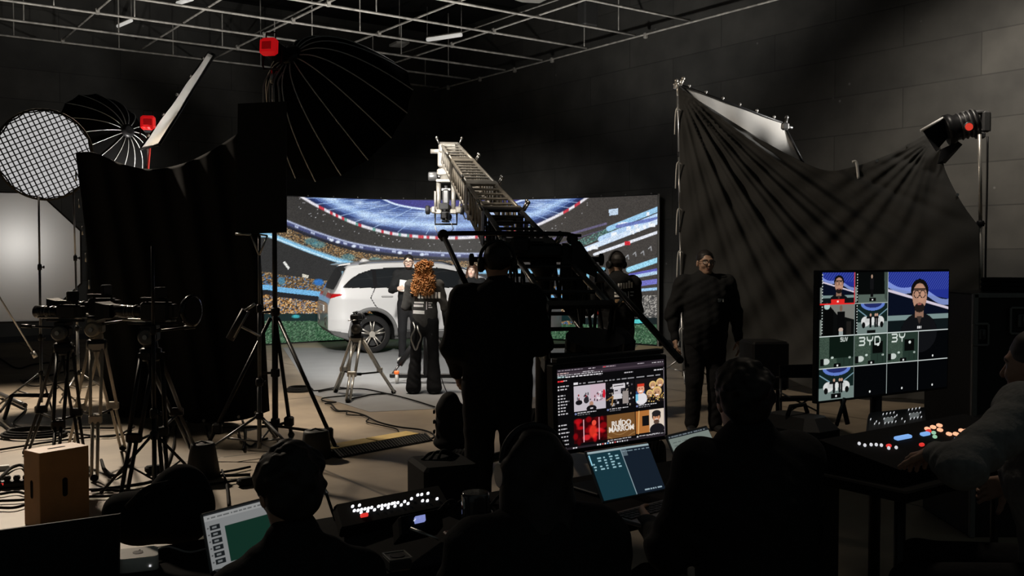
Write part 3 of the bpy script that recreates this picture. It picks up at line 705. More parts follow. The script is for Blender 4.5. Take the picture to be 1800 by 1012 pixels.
# ================================================================ the white car
def make_car():
    ph = math.radians(18); c0 = G(655, 621, .006); fw = Vector((math.cos(ph), math.sin(ph), 0)); lt = Vector((-fw.y, fw.x, 0))
    ref = c0 - fw * .78 + lt * .93                    # origin: rear end on the centre line
    t = thing('suv_car', 'white sport utility car standing side-on in front of the LED screen', 'car', ref, ph)
    M4 = MATW[t]
    mx = lambda x: x * .7167 if x < .6 else x - .17
    top_x = [-.0, .02, .06, .12, .20, .34, .46, .50, .56, .80, 1.2, 1.7, 2.3, 2.7, 3.1, 3.45, 3.6, 4.0, 4.35, 4.55, 4.66, 4.70]
    top_z = [.86, .97, 1.06, 1.12, 1.20, 1.40, 1.545, 1.60, 1.615, 1.645, 1.67, 1.68, 1.655, 1.57, 1.39, 1.19, 1.14, 1.09, 1.02, .93, .80, .70]
    xs = np.unique(np.concatenate([np.linspace(0, .6, 60), np.linspace(.6, 4.7, 330)]))
    T = np.interp(xs, top_x, top_z)
    kk = np.ones(9) / 9; T = np.convolve(np.pad(T, 4, mode='edge'), kk, 'valid')
    bot = np.interp(xs, [0, .15, .5, 4.2, 4.7], [.44, .33, .24, .24, .36])
    endw = np.ones_like(xs); endw -= .15 * np.clip(1 - xs / .45, 0, 1) ** 2.2; endw -= .30 * np.clip((xs - 3.9) / .8, 0, 1) ** 2.2
    nS, nR, nB = 96, 40, 8
    P = []
    for x, zt, zb, ew in zip(xs, T, bot, endw):
        wm = .945 * ew
        def W(z):
            if z < .45: f = .94 + .06 * max(0, (z - .2) / .25)
            elif z < .62: f = 1.0
            elif z < .98: f = 1.0 - .012 * math.sin((z - .62) / .36 * math.pi)
            elif z < 1.16: f = 1.0 - .035 * ((z - .98) / .18) ** 1.5
            else: f = .965 - .27 * ((z - 1.16) / .46) ** 1.15
            return wm * f
        ze = zt - .07; row = []
        for i in range(nB): row.append((x, W(zb + .02) * .96 * i / nB, zb))
        for i in range(nS): z = zb + (ze - zb) * i / (nS - 1); row.append((x, W(z) * (.96 if i == 0 else 1), z))
        we = W(ze)
        for i in range(1, nR + 1):
            a = i / nR * math.pi / 2; row.append((x, we * math.cos(a) ** .62 if i < nR else 0, ze + (zt - ze) * math.sin(a) ** .8))
        P.append(row)
    P = np.array(P); nx, nt = P.shape[:2]
    C = (P[:-1, :-1] + P[1:, :-1] + P[1:, 1:] + P[:-1, 1:]) / 4
    X, Yc, Z = C[..., 0], C[..., 1], C[..., 2]
    ti = np.broadcast_to(np.arange(nt - 1), X.shape); side = (ti >= nB) & (ti < nB + nS + 6)
    def inpoly(pts):
        m = np.zeros(X.shape, bool); n = len(pts)
        for i in range(n):
            (x0, y0), (x1, y1) = pts[i], pts[(i + 1) % n]
            if y0 == y1: continue
            m ^= ((Z >= y0) != (Z >= y1)) & (X < x0 + (Z - y0) * (x1 - x0) / (y1 - y0))
        return m
    cls = np.zeros(X.shape, int)          # 0 body
    wells = ((np.hypot(X - .95, Z - .36) < .415) | (np.hypot(X - 3.71, Z - .36) < .415)) & (Yc > .3) & (ti < nB + nS)
    lower = side & (Z < .38 + .05 * np.clip(1 - X / .5, 0, 1)); cls[lower] = 1
    cls[ti < nB] = 1
    cls[(X < .10) & (Z < .60) & (Z > .47) & (Yc < .80)] = 1
    dlo = side & inpoly([(.33, 1.185), (.50, 1.30), (.74, 1.44), (.98, 1.515), (1.3, 1.545), (2.2, 1.54), (2.65, 1.46), (3.30, 1.17), (3.18, 1.165), (1.6, 1.175)])
    cls[dlo] = 2
    gl = dlo & inpoly([(.42, 1.205), (.55, 1.30), (.78, 1.43), (1.0, 1.50), (1.3, 1.528), (2.2, 1.522), (2.62, 1.44), (3.18, 1.19), (1.6, 1.195)])
    cls[gl & (X < .98)] = 3; cls[gl & (X > 1.05) & (X < 1.92)] = 4; cls[gl & (X > 2.02)] = 5
    tl = (X < .46) & (Z > .985 + .05 * X / .46 * 2) & (Z < 1.085 - .02 * X) & (Yc > .25); cls[tl] = 6
    cls[(X < .04) & (Z > 1.0) & (Z < 1.05) & (Yc <= .25)] = 6
    rg = (X < .47) & (X > .13) & (Z > 1.15) & (ti >= nB + nS) & (Yc < .70); cls[rg] = 7
    ws = (X > 2.62) & (X < 3.42) & (ti >= nB + nS + 3) & (Z > 1.18); cls[ws] = 8
    gap = np.zeros(X.shape, bool)
    def seam(pts, wdt=.0075):
        nonlocal gap
        for (x0, y0), (x1, y1) in zip(pts[:-1], pts[1:]):
            dx, dy = x1 - x0, y1 - y0; tt = np.clip(((X - x0) * dx + (Z - y0) * dy) / (dx * dx + dy * dy), 0, 1); gap |= np.hypot(X - x0 - tt * dx, Z - y0 - tt * dy) < wdt
    seam([(1.0, 1.17), (.92, 1.0), (1.02, .84), (1.10, .77)]); seam([(1.97, 1.17), (1.95, .6), (1.97, .4)]); seam([(3.22, 1.16), (3.12, .9), (3.15, .4)]); seam([(1.2, .40), (3.2, .40)], .006)
    cls[gap & side & (cls == 0)] = 9
    nm = {0: ('body_shell', mat('white_paint', (.52, .52, .525), .3, 0, .02, 3, coat=.6)), 1: ('lower_cladding', mat('dark_cladding', (.10, .10, .10), .6)), 2: ('window_trim', GLOSSK), 3: ('quarter_window', mat('tinted_glass', (.012, .014, .016), .06, coat=.5)), 4: ('rear_door_window', MATS['tinted_glass']), 5: ('front_door_window', MATS['tinted_glass']),
          6: ('tail_light', mat('tail_red', (.30, .006, .008), .15, 0, .3, 25, emit=.10, ecol=(1, .02, .02))), 7: ('rear_window', MATS['tinted_glass']), 8: ('windscreen', MATS['tinted_glass']), 9: ('door_seam', BLK)}
    P[..., 0] = np.where(P[..., 0] < .6, P[..., 0] * .7167, P[..., 0] - .17)
    V0 = P.reshape(-1, 3); Vm = V0 * (1, -1, 1)
    ii = np.arange(nx * nt).reshape(nx, nt); Q = np.stack([ii[:-1, :-1], ii[1:, :-1], ii[1:, 1:], ii[:-1, 1:]], -1)
    endcap = [(list(ii[0]), 0), (list(ii[-1]), 0)]
    for k, (name, m) in nm.items():
        sel = (cls == k) & ~wells; q = Q[sel]; n = len(V0); vv = np.concatenate([V0, Vm])
        both = k in (0, 1, 7, 8)
        for f in ([np.concatenate([q, q[:, ::-1] + n])] if both else [q, q[:, ::-1] + n]):
            us, inv = np.unique(f, return_inverse=True); f = inv.reshape(f.shape)
            bm = bmesh.new(); bv = [bm.verts.new(M4 @ Vector(v)) for v in vv[us]]
            for x in f: bm.faces.new([bv[i] for i in x]).smooth = True
            if k == 0:
                for row in (P[0], P[-1]):
                    bm.faces.new([bm.verts.new(M4 @ Vector(v)) for v in row] + [bm.verts.new(M4 @ Vector((v[0], -v[1], v[2]))) for v in row[::-1]])
            bmesh.ops.remove_doubles(bm, verts=bm.verts, dist=1e-5); bmesh.ops.recalc_face_normals(bm, faces=bm.faces)
            me = bpy.data.meshes.new(name); bm.to_mesh(me); bm.free(); link(name, me, m, t)
    L = lambda x, y, z: M4 @ Vector((mx(x), y, z))
    dirY = (lt.x, lt.y, 0)
    for sx in (.95, 3.71):
        for sy in (-1, 1):
            mb = MB(); rings = []
            for a in np.linspace(-.12, math.pi + .12, 34):
                rings.append([L(sx + r * math.cos(a), sy * y, .36 + r * math.sin(a)) for r, y in ((.41, .80), (.405, .955), (.455, .957), (.475, .935), (.47, .80))])
            mb.loft(rings, True, True, True); mb.build('wheel_arch', MATS['dark_cladding'], t)
            mb = MB(); rings = [[L(sx + .42 * math.cos(a), sy * y, .36 + .42 * math.sin(a)) for a in np.linspace(-.3, math.pi + .3, 20)] for y in (.3, .93)]
            mb.loft(rings, False, False, True, closed=False); mb.build('wheel_well', RUB, t)
            o = L(sx, sy * .80, .345)
            mb = MB(); mb.lathe([(.235, -.11), (.30, -.115), (.335, -.09), (.345, -.04), (.345, .04), (.335, .09), (.30, .115), (.235, .11)], o, dirY, 40, caps=False)
            wheel = mb.build('wheel', RUB, t); MATW[wheel] = Matrix()
            mb = MB(); mb.lathe([(.24, -.10), (.245, .10), (.225, .10), (.21, -.06)], o, dirY, 36, caps=False); mb.disc(o + lt * (sy * -.04), dirY, .225, .01, 32); mb.build('rim', mat('rim_dark', (.05, .05, .05), .4, .6), wheel)
            sp = MB(); cc = o + lt * (sy * .085)
            for i in range(5):
                for da in (-.16, .16):
                    a = i * 2 * math.pi / 5 + .3; r0, r1 = .05, .232
                    p0 = cc + fw * (r0 * math.cos(a + da * 1.2)) + Vector((0, 0, r0 * math.sin(a + da * 1.2))); p1 = cc + fw * (r1 * math.cos(a + da)) + Vector((0, 0, r1 * math.sin(a + da))) + lt * (sy * .012)
                    sp.tube(p0, p1, .017, .012, 6)
            sp.disc(cc, dirY, .055, .04, 16); sp.lathe([(.236, -.012), (.246, 0), (.236, .012)], cc + lt * sy * .012, dirY, 36, caps=False); sp.build('spoke_set', ALU, wheel)
    for sy in (-1, 1):
        for x in (1.22, 2.2):
            mb = MB(); mb.box(L(x, sy * .938, 1.02), (.22, .03, .035), M4.to_3x3(), .012); mb.build('door_handle', mat('handle_silver', (.35, .35, .35), .35, .3), t)
        mb = MB(); mb.box(L(3.12, sy * 1.03, 1.17), (.12, .2, .13), M4.to_3x3(), .05); mb.build('door_mirror', MATS['white_paint'], t)
        mb = MB(); mb.path([L(.75, sy * .66, 1.60), L(.95, sy * .665, 1.655), L(1.7, sy * .67, 1.685), L(2.3, sy * .665, 1.65), L(2.5, sy * .66, 1.59)], .014, 8); mb.build('roof_rail', DALU, t)
        mb = MB(); mb.box(L(.035, sy * .60, .63), (.04, .22, .07), M4.to_3x3(), .015); mb.build('bumper_reflector', MATS['tail_red'], t)
        mb = MB(); mb.path([L(.02, sy * .76, .70), L(-.005, sy * .45, .62), L(-.005, sy * .45, .50), L(.02, sy * .74, .47), L(.10, sy * .84, .45), L(.30, sy * .90, .40)], .016, 8); mb.build('bumper_trim', ALU, t)
    mb = MB(); mb.loft([[L(.30, y, 1.575), L(.33, y, 1.60), L(.60, y, 1.632), L(.60, y, 1.60)] for y in np.linspace(-.62, .62, 12)], True, True, True); mb.build('roof_spoiler', MATS['white_paint'], t)
    mb = MB(); mb.loft([[L(.86, -.03, 1.645), L(1.08, -.035, 1.66), L(1.08, .035, 1.66), L(.86, .03, 1.645)], [L(.92, -.006, 1.71), L(.96, -.006, 1.715), L(.96, .006, 1.715), L(.92, .006, 1.71)]]); mb.build('antenna_fin', MATS['white_paint'], t)
    mb = MB(); mb.box(L(-.008, 0, .80), (.02, .48, .12), M4.to_3x3(), .008); mb.build('number_plate', WHITEP, t)
    return t
make_car()
# ================================================================ tripods, cameras, light stands, modifiers
def ang(p): return math.atan2(p[1], p[0])
def tripod(label, apex, feet, leg_mat, low_mat=None, group='camera tripods', head='fluid', tw=.045, r=.014, split=.55, spread=True, bowl=.075, head_mat=None, handle=None):
    apex = Vector(apex); t = thing('tripod', label, 'tripod', (apex.x, apex.y, 0), group=group)
    low_mat = low_mat or leg_mat
    mb = MB(); mb.lathe([(bowl * .75, -.09), (bowl, -.06), (bowl * 1.05, 0), (bowl * .8, .01)], apex, n=20); mb.build('bowl', BLKM if leg_mat is not DALU else DALU, t)
    mids = []
    for f in feet:
        f = Vector(f); d = f - apex; h = Vector((d.x, d.y, 0)); h = h.normalized() if h.length > .01 else Vector((0, -1, 0)); s = Vector((-h.y, h.x, 0))
        a = apex + h * bowl * .8 + Vector((0, 0, -.05)); m = a.lerp(f, split); mids.append(m)
        mb = MB()
        for q in (-1, 1): mb.tube(a + s * q * tw, m + s * q * tw * .8, r, r, 8)
        mb.box(a, (tw * 2.6, .04, .05), basis(h)); mb.box(m, (tw * 2.3, .045, .07), basis(h), .01)
        lg = mb.build('leg', leg_mat, t); MATW[lg] = Matrix()
        mb = MB()
        for q in ((-.45, .45) if split < .7 else (0,)): mb.tube(m + s * q * tw, f + s * q * tw + Vector((0, 0, .03)), r * .95, r * .9, 8)
        mb.build('lower_leg', low_mat, lg)
        mb = MB(); mb.ball(f + Vector((0, 0, .028)), .028, 10, sc=(1.2, 1.2, 1)); mb.build('rubber_foot', RUB, lg)
    if spread:
        mb = MB(); c = sum(mids, Vector()) / 3
        for m in mids: mb.tube(c + Vector((0, 0, -.04)), m + Vector((0, 0, -.03)), .011)
        mb.disc(c + Vector((0, 0, -.04)), (0, 0, 1), .04, .03); mb.build('spreader', BLKM, t)
    hm = head_mat or BLKM
    mb = MB(); mb.lathe([(.045, 0), (.055, .02), (.05, .05), (.045, .07)], apex, n=18)
    if head == 'fluid':
        mb.box(apex + Vector((0, 0, .10)), (.12, .11, .09), None, .02); mb.box(apex + Vector((0, 0, .165)), (.09, .16, .035), None, .008)
    o = mb.build('head', hm, t); MATW[o] = Matrix()
    if head == 'fluid':
        mb = MB(); mb.lathe([(.028, 0), (.062, .012), (.066, .035), (.05, .05)], apex + Vector((0, -.05, .095)), (0, -1, 0), 22); mb.build('drag_drum', head_mat or DALU, o)
        mb = MB(); mb.disc(apex + Vector((0, -.105, .095)), (0, 1, 0), .018, .03, 12); mb.build('drag_knob', STEEL, o)
    if handle:
        mb = MB(); p0 = apex + Vector((0, 0, .13)); p1 = p0 + Vector(handle); mb.tube(p0, p1, .009); mb.tube(p0.lerp(p1, .75), p1, .015); mb.build('pan_handle', BLKM, t)
    return t
def video_camera(label, base, fwd, L=.34, big=False, round_back=False, group='cameras on the tripods'):
    """base: plate centre; fwd: lens direction"""
    base = Vector(base); Rm = basis(fwd); t = thing('video_camera', label, 'camera', base, group=group)
    f = lambda x, y, z: base + Rm @ Vector((x, y, z))
    h = .14 if big else (.11 if L > .22 else .075)
    mb = MB(); mb.box(f(0, -.02, .012), (.07, L * .8, .02), Rm, .004); mb.box(f(0, -.06, h / 2 + .03), (.105, L * .48, h), Rm, .015)
    mb.box(f(0, -.06, h + .05), (.05, L * .38, .02), Rm, .008); mb.tube(f(0, -.06 - L * .17, h + .02), f(0, -.06 - L * .17, h + .055), .01); mb.tube(f(0, -.06 + L * .17, h + .02), f(0, -.06 + L * .17, h + .055), .01)
    mb.build('camera_body', BLK, t)
    mb = MB(); y0 = -.06 + L * .24; ax = Rm @ Vector((0, 1, 0)); mb.lathe([(.040, 0), (.046, .02), (.042, .05), (.046, .055), (.046, .10), (.043, .105), (.050, .15), (.052, L * .55), (.044, L * .55), (.04, L * .50)], f(0, y0, h * .55 + .02), ax, 22)
    ln = mb.build('lens', GLOSSK, t); MATW[ln] = Matrix()
    for yy in (.06, .11, .14):
        mb = MB(); mb.lathe([(.049, -.004), (.0515, 0), (.049, .004)], f(0, y0 + yy, h * .55 + .02), ax, 22, caps=False); mb.build('focus_ring', DALU, ln)
    mb = MB(); mb.box(f(0, -.06 - L * .28, h / 2 + .035), (.075, .05, h * .75), Rm, .01); mb.build('battery', BLK, t)
    mb = MB() if L > .22 else None
    if mb: mb.box(f(-.01, -.10, h + .10), (.13, .03, .085), Rm, .008); mb.tube(f(-.01, -.09, h + .05), f(-.01, -.09, h + .07), .008); mb.build('field_monitor', BLK, t)
    mb = MB(); mb.box(f(0, .0, h + .062), (.03, L * .3, .006), Rm); mb.build('top_plate', STEEL, t)
    mb = MB()
    for q in (-.03, .03): mb.tube(f(q, -.2, .035), f(q, .22, .035), .0075)
    mb.build('rod_pair', STEEL, t)
    if big:
        mb = MB(); c0 = f(0, y0 + L * .55, h * .55 + .02)
        mb.loft([[c0 + Rm @ Vector(v) for v in ((-a, b, -c), (a, b, -c), (a, b, c), (-a, b, c))] for a, b, c in ((.06, -.02, .05), (.062, .03, .052), (.085, .09, .07), (.082, .09, .067), (.055, .03, .045))], False, True, False); mb.build('matte_box', BLK, t)
    if round_back:
        mb = MB(); mb.lathe([(.02, .0), (.105, .005), (.118, .03), (.118, .05), (.10, .055)], f(0, -.06 - L * .52, h * .5 + .04), Rm @ Vector((0, -1, 0)), 28); mb.build('rear_disc', GLOSSK, t)
    return t
# -- three tripods at the left
Xp = lambda px, py, Y: V(px, py, Y)
apA = V(112, 604, 7.9); tripod('black tripod farthest left, behind the wooden box', apA, [G(46, 800), G(95, 862), G(146, 812)], BLKM, handle=(-.32, -.05, .02))
apB = V(170, 598, 8.0); tripod('aluminium tripod with a silver head, in the middle of the left three', apB, [G(122, 800), G(166, 846), G(216, 792)], mat('worn_tube', (.50, .45, .38), .45, .4, .3, 14), head_mat=mat('bronze_grey', (.30, .27, .22), .38, .6), handle=(.34, .02, .05))
apC = V(265, 613, 7.2); tripod('black tripod nearest the camera, right of the other two', apC, [G(215, 893), G(292, 868), G(338, 792)], BLKM, tw=.05, r=.017, handle=(.30, .1, .03))
cA = video_camera('low black camera on the leftmost tripod, lens pointing left', apA + Vector((0, 0, .18)), (-1, .25, 0), .40)
cB = video_camera('black camera with a long lens on the silver-headed tripod', apB + Vector((0, 0, .18)), (-1, .15, 0), .46, True)
cC = video_camera('black camera with a round disc at its back on the nearest tripod', apC + Vector((0, 0, .18)), (-1, .3, 0), .50, True, True)
# -- silver tripod by the car
ap = V(628, 590, 12.1); tripod('low silver tripod with a small camera in front of the rear wheel', ap, [G(590, 690), G(612, 708), G(692, 692)], mat('bright_tube', (.55, .53, .49), .35, .6), tw=.05, r=.018, bowl=.08)
video_camera('small black camera on the low silver tripod in front of the car', ap + Vector((0, 0, .17)), (.25, 1, 0), .20)
# -- light stand builder
def light_stand(label, foot, top, spreadpx=.45, r=.016, m=None, name='light_stand', group='light stands', hub=.32, legs=3, a0=.4, sect=3, collars=True, leglen=None):
    foot = Vector(foot); top = Vector(top); t = thing(name, label, 'light stand', foot, group=group); m = m or BLKM
    rr = r
    for i in range(sect):
        a, b = foot.lerp(top, i / sect), foot.lerp(top, (i + 1) / sect)
        if i == 0: a = foot + Vector((0, 0, .06))
        mb = MB(); mb.tube(a, b, rr, rr, 10); mb.build('pole', m, t)
        if collars and i < sect - 1:
            mb = MB(); mb.lathe([(rr * 1.5, -.035), (rr * 1.7, -.02), (rr * 1.7, .02), (rr * 1.3, .035)], b, n=12); mb.tube(b, b + Vector((.05, -.02, 0)), .007); mb.ball(b + Vector((.06, -.024, 0)), .015, 8, sc=(.5, 1, 1.3)); mb.build('collar_knob', BLK, t)
        rr *= .82
    c = foot.lerp(top, hub / max((top - foot).length, .1)); 
    for k in range(legs):
        a = a0 + k * 2 * math.pi / legs; d = Vector((math.cos(a), math.sin(a), 0)); e = foot + d * spreadpx
        mb = MB(); mb.tube(c + d * r, e + Vector((0, 0, .015)), r * .65, r * .65, 8); mb.tube(foot + Vector((0, 0, .12)), foot + d * spreadpx * .5 + Vector((0, 0, hub * .5)), r * .45); mb.ball(e + Vector((0, 0, .016)), .016, 8); mb.build('leg', m, t)
    mb = MB(); mb.lathe([(r * 1.4, -.03), (r * 1.8, -.02), (r * 1.8, .02), (r * 1.4, .03)], c, n=12); mb.build('leg_collar', BLK, t)
    return t
def stand_at(label, fx, fy, ty, **k):
    f = G(fx, fy); tx = k.pop('tx', fx); return light_stand(label, f, V(tx, ty, f.y), **k), f
CHR = mat('chrome_pole', (.38, .37, .35), .3, .8)
# honeycomb softbox, far left
stand_at('slim dark stand holding the round honeycomb softbox', 73, 716, 345, tx=68, spreadpx=.5, hub=.4, m=DALU, r=.017, a0=1.2)
def dish(name, label, cat, center, axis, R0, depth, nrib, shell_m, rib_m, inner_m=None, hubr=.09, group=None, ribr=.006, rim_m=None, pw=2.0):
    """center: rim centre; axis: opening direction"""
    center = Vector(center); Rm = basis(axis); t = thing(name, label, cat, center, group=group)
    f = lambda r, a, y: center + Rm @ Vector((r * math.cos(a), y, r * math.sin(a)))
    prof = [(hubr + (R0 - hubr) * q ** (1 / pw) if False else hubr + (R0 - hubr) * q, 0) for q in np.linspace(0, 1, 14)]
    dep = lambda r: -depth * (1 - ((r - hubr) / (R0 - hubr)) ** pw)
    mb = MB(); rings = []
    for r, _ in prof:
        ring_ = []
        for i in range(nrib * 4):
            a = 2 * math.pi * i / (nrib * 4); k = (i % 4) / 4.; sag = 1 - .035 * math.sin(math.pi * k) * (r / R0); ring_.append(f(r * sag, a, dep(r)))
        rings.append(ring_)
    mb.loft(rings, True, False, True); o = mb.build('fabric_shell', shell_m, t)
    so = o.modifiers.new('thickness', 'SOLIDIFY'); so.thickness = .006; so.offset = -1
    for i in range(nrib):
        a = 2 * math.pi * i / nrib; mb = MB(); mb.path([f(r + .004, a, dep(r) - .004) for r, _ in prof], ribr, 5); mb.build('rib', rib_m, t)
    mb = MB(); mb.lathe([(hubr * .6, -.06), (hubr, -.05), (hubr * 1.15, 0), (hubr, .03)], f(0, 0, -depth), Rm @ Vector((0, 1, 0)), 20); mb.build('hub_ring', BLKM, t)
    return t, f, Rm, dep
sbc = V(78, 272, 11.9); sax = Vector((.30, -1, -.10))
t, f, Rm, dep = dish('softbox', 'round softbox with a honeycomb grid on its lit white front', 'softbox', sbc, sax, .55, .42, 16, BLK, DALU)
mb = MB(); mb.lathe([(.02, 0), (.54, 0), (.54, .012), (.02, .014)], f(0, 0, -.03), Rm @ Vector((0, 1, 0)), 48, smooth=False); mb.build('diffuser', mat('lit_diffuser', (.8, .8, .8), .9, emit=.48, ecol=(1, .98, .98), var=.03), t)
mb = MB(); mb.lathe([(.535, -.06), (.56, -.05), (.56, .02), (.535, .02)], f(0, 0, 0), Rm @ Vector((0, 1, 0)), 48, caps=False); mb.build('rim_band', mat('rim_fabric', (.05, .045, .035), .8), t)
mb = MB(); step = .060; rot = math.radians(-24)
for k in range(-12, 13):
    c = k * step
    if abs(c) >= .54: continue
    hl = math.sqrt(.545 ** 2 - c * c)
    for q in (0, 1):
        a = rot + q * math.pi / 2; u = (math.cos(a), math.sin(a)); n_ = (-u[1], u[0])
        P4 = [center for center in []]
        cen = lambda s, y, w: sbc + Rm @ Vector((u[0] * s + n_[0] * (c + w), y, u[1] * s + n_[1] * (c + w)))
        th = .0045
        mb.hexa([cen(-hl, -.016, -th), cen(hl, -.016, -th), cen(hl, -.016, th), cen(-hl, -.016, th), cen(-hl, .03, -th), cen(hl, .03, -th), cen(hl, .03, th), cen(-hl, .03, th)])
mb.build('honeycomb_grid', mat('grid_fabric', (.03, .03, .03), .8), t)
# big white round diffuser behind it
bc = V(18, 452, 13.6); bx = Vector((.35, -1, .05)); Rb = basis(bx)
t = thing('diffuser_umbrella', 'large white octagonal diffuser lit from behind, cut off by the left edge', 'diffuser', bc)
ow = lambda r, a, y=0: bc + Rb @ Vector((r * math.cos(a), y, r * math.sin(a)))
tr = bpy.data.materials.new('translucent_white'); tr.use_nodes = True; MATS['translucent_white'] = tr
nt = tr.node_tree; nt.nodes.clear(); out = nt.nodes.new('ShaderNodeOutputMaterial'); mxs = nt.nodes.new('ShaderNodeMixShader'); d1 = nt.nodes.new('ShaderNodeBsdfDiffuse'); d2 = nt.nodes.new('ShaderNodeBsdfTranslucent')
d1.inputs[0].default_value = d2.inputs[0].default_value = (.8, .79, .77, 1); mxs.inputs[0].default_value = .55
nt.links.new(d1.outputs[0], mxs.inputs[1]); nt.links.new(d2.outputs[0], mxs.inputs[2]); nt.links.new(mxs.outputs[0], out.inputs[0])
A8 = [math.pi / 8 + i * math.pi / 4 for i in range(8)]
mb = MB(); mb.loft([[ow(r, a) for a in A8] for r in (.02, .5, .98)], True, False, False); o = mb.build('white_cloth', tr, t)
mb = MB(); mb.loft([[ow(1.0, a, -.05) for a in A8], [ow(1.0, a, .02) for a in A8], [ow(.975, a, .02) for a in A8]], False, False, False); mb.build('rim_band', BLK, t)
mb = MB(); mb.loft([[ow(1.0, a, -.02) for a in A8], [ow(.75, a, -.35) for a in A8], [ow(.2, a, -.62) for a in A8]], False, True, False); mb.build('black_shell', BLK, t)
pl = bpy.data.lights.new('bulb', 'POINT'); pl.energy = 14; pl.color = (1, .97, .93); pl.shadow_soft_size = .1; po = bpy.data.objects.new('bulb', pl); COL.objects.link(po); po.location = ow(.22, 2.0, -.5)
light_stand('pale stand beside the big white diffuser, left edge of the black cloth', G(139, 700), V(129, 330, 12.0), m=CHR, r=.016, spreadpx=.4)
mb = MB(); mb.tube(V(-20, 490, 11.6), V(60, 622, 12.2), .011); mb.tube(V(57, 618, 12.2), V(63, 628, 12.2), .03); o = mb.build('boom_arm', CHR); tag(o, 'slim metal boom arm slanting down at the far left edge', 'boom arm')
# -- open umbrella with the red lamp (centre left)
u_rim = V(608, 210, 10.0); u_hub = V(512, 99, 9.35)
t, f, Rm, dep = dish('parabolic_umbrella', 'huge black umbrella reflector opening away to the right', 'umbrella', u_rim, u_rim - u_hub, .80, (u_rim - u_hub).length, 16, mat('umbrella_cloth', (.006, .006, .006), .8), mat('rib_steel', (.62, .62, .60), .4, .3), hubr=.10, group='parabolic umbrellas', pw=2.2)
mb = MB(); mb.lathe([(.02, 0), (.70, 0), (.70, .006), (.02, .006)], f(0, 0, -.12), Rm @ Vector((0, 1, 0)), 40, smooth=False); mb.build('inner_diffuser', tr, t)
def studio_lamp(label, c, fwd, s, m=REDL):
    c = Vector(c); Rm = basis(fwd); t = thing('studio_lamp', label, 'lamp', c, group='red studio lamps'); g = lambda x, y, z: c + Rm @ Vector((x, y, z))
    mb = MB(); mb.box(g(0, .10 * s, 0), (.15 * s, .24 * s, .15 * s), Rm, .02); mb.build('lamp_body', BLKM, t)
    mb = MB(); mb.box(g(0, -.05 * s, 0), (.17 * s, .10 * s, .165 * s), Rm, .022 * s); o = mb.build('rear_cover', m, t); MATW[o] = Matrix()
    mb = MB(); mb.box(g(0, -.104 * s, 0), (.10 * s, .012, .08 * s), Rm, .004); mb.build('display', mat('red_display', (.45, .006, .008), .2, emit=.12, ecol=(1, .01, .015)), o)
    mb = MB(); mb.path([g(-.095 * s, .05 * s, .02), g(-.10 * s, .03 * s, -.16 * s), g(-.08 * s, .02, -.20 * s), g(.08 * s, .02, -.20 * s), g(.10 * s, .03 * s, -.16 * s), g(.095 * s, .05 * s, .02)], .010 * s, 8); mb.build('yoke', BLKM, t)
    mb = MB(); mb.path([g(-.05 * s, -.02, .085 * s), g(-.05 * s, -.02, .15 * s), g(.05 * s, -.02, .15 * s), g(.05 * s, -.02, .085 * s)], .008 * s, 6); mb.build('carry_handle', BLK, t)
    mb = MB(); mb.tube(g(0, .03, -.20 * s), g(0, .03, -.34 * s), .018 * s); mb.build('spigot', STEEL, t)
    return t, g
studio_lamp('red-backed lamp at the hub of the big open umbrella', V(477, 85, 9.1), Vector((.22, .95, -.10)), .95)
for i, (x0, y0, x1, y1) in enumerate(((480, 122, 463, 174), (487, 125, 474, 174), (492, 122, 482, 174), (497, 128, 491, 172))):
    mb = MB(); mb.cable([V(x0, y0, 9.15), V((x0 + x1) / 2 - 5, (y0 + y1) / 2 - 6, 9.12), V(x1, y1, 9.1), V(x1 + 4, 300, 9.2)], .009); tag(mb.build('power_cable', mat('pale_cable', (.25, .25, .25), .5)), 'grey cables hanging from the red lamp of the big umbrella', 'cable', 'cables under the umbrella lamp')
# heavy stand under the umbrella
ws_ = G(484, 770); t = thing('wind_up_stand', 'heavy black wind-up stand with braced legs under the big umbrella', 'light stand', ws_)
for i, (y0, y1, r) in enumerate(((768, 540, .030), (545, 340, .024), (345, 120, .019))):
    mb = MB(); mb.tube(V(484 - i * .5, y0, ws_.y), V(483 - i, y1, ws_.y), r, r, 12); mb.build('column', BLKM, t)
for (a, b) in (((494, 552), (592, 796)), ((446, 640), (366, 786)), ((492, 560), (512, 770))):
    e = G(*b); p0 = Vector((ws_.x, ws_.y, 0)) + Vector((0, 0, V(0, 545, ws_.y).z)); p0 = p0.lerp(e, .06)
    mb = MB(); mb.tube(p0, e + Vector((0, 0, .03)), .019, .019, 8); mb.ball(e + Vector((0, 0, .035)), .035, 8); lg = mb.build('leg', BLKM, t); MATW[lg] = Matrix()
    mb = MB(); m_ = p0.lerp(e, .86); mb.tube(m_, Vector((ws_.x, ws_.y, .12)), .014); mb.build('leg_brace', BLKM, lg)
    mb = MB(); mb.box(m_, (.09, .07, .10), None, .015); mb.build('leg_lock', BLK, lg)
for y in (548, 655, 742):
    mb = MB(); p = V(484, y, ws_.y); mb.lathe([(.036, -.04), (.044, -.03), (.044, .03), (.036, .04)], p, n=14); mb.tube(p, p + Vector((-.12, -.03, 0)), .012); mb.build('collar_knob', BLK, t)
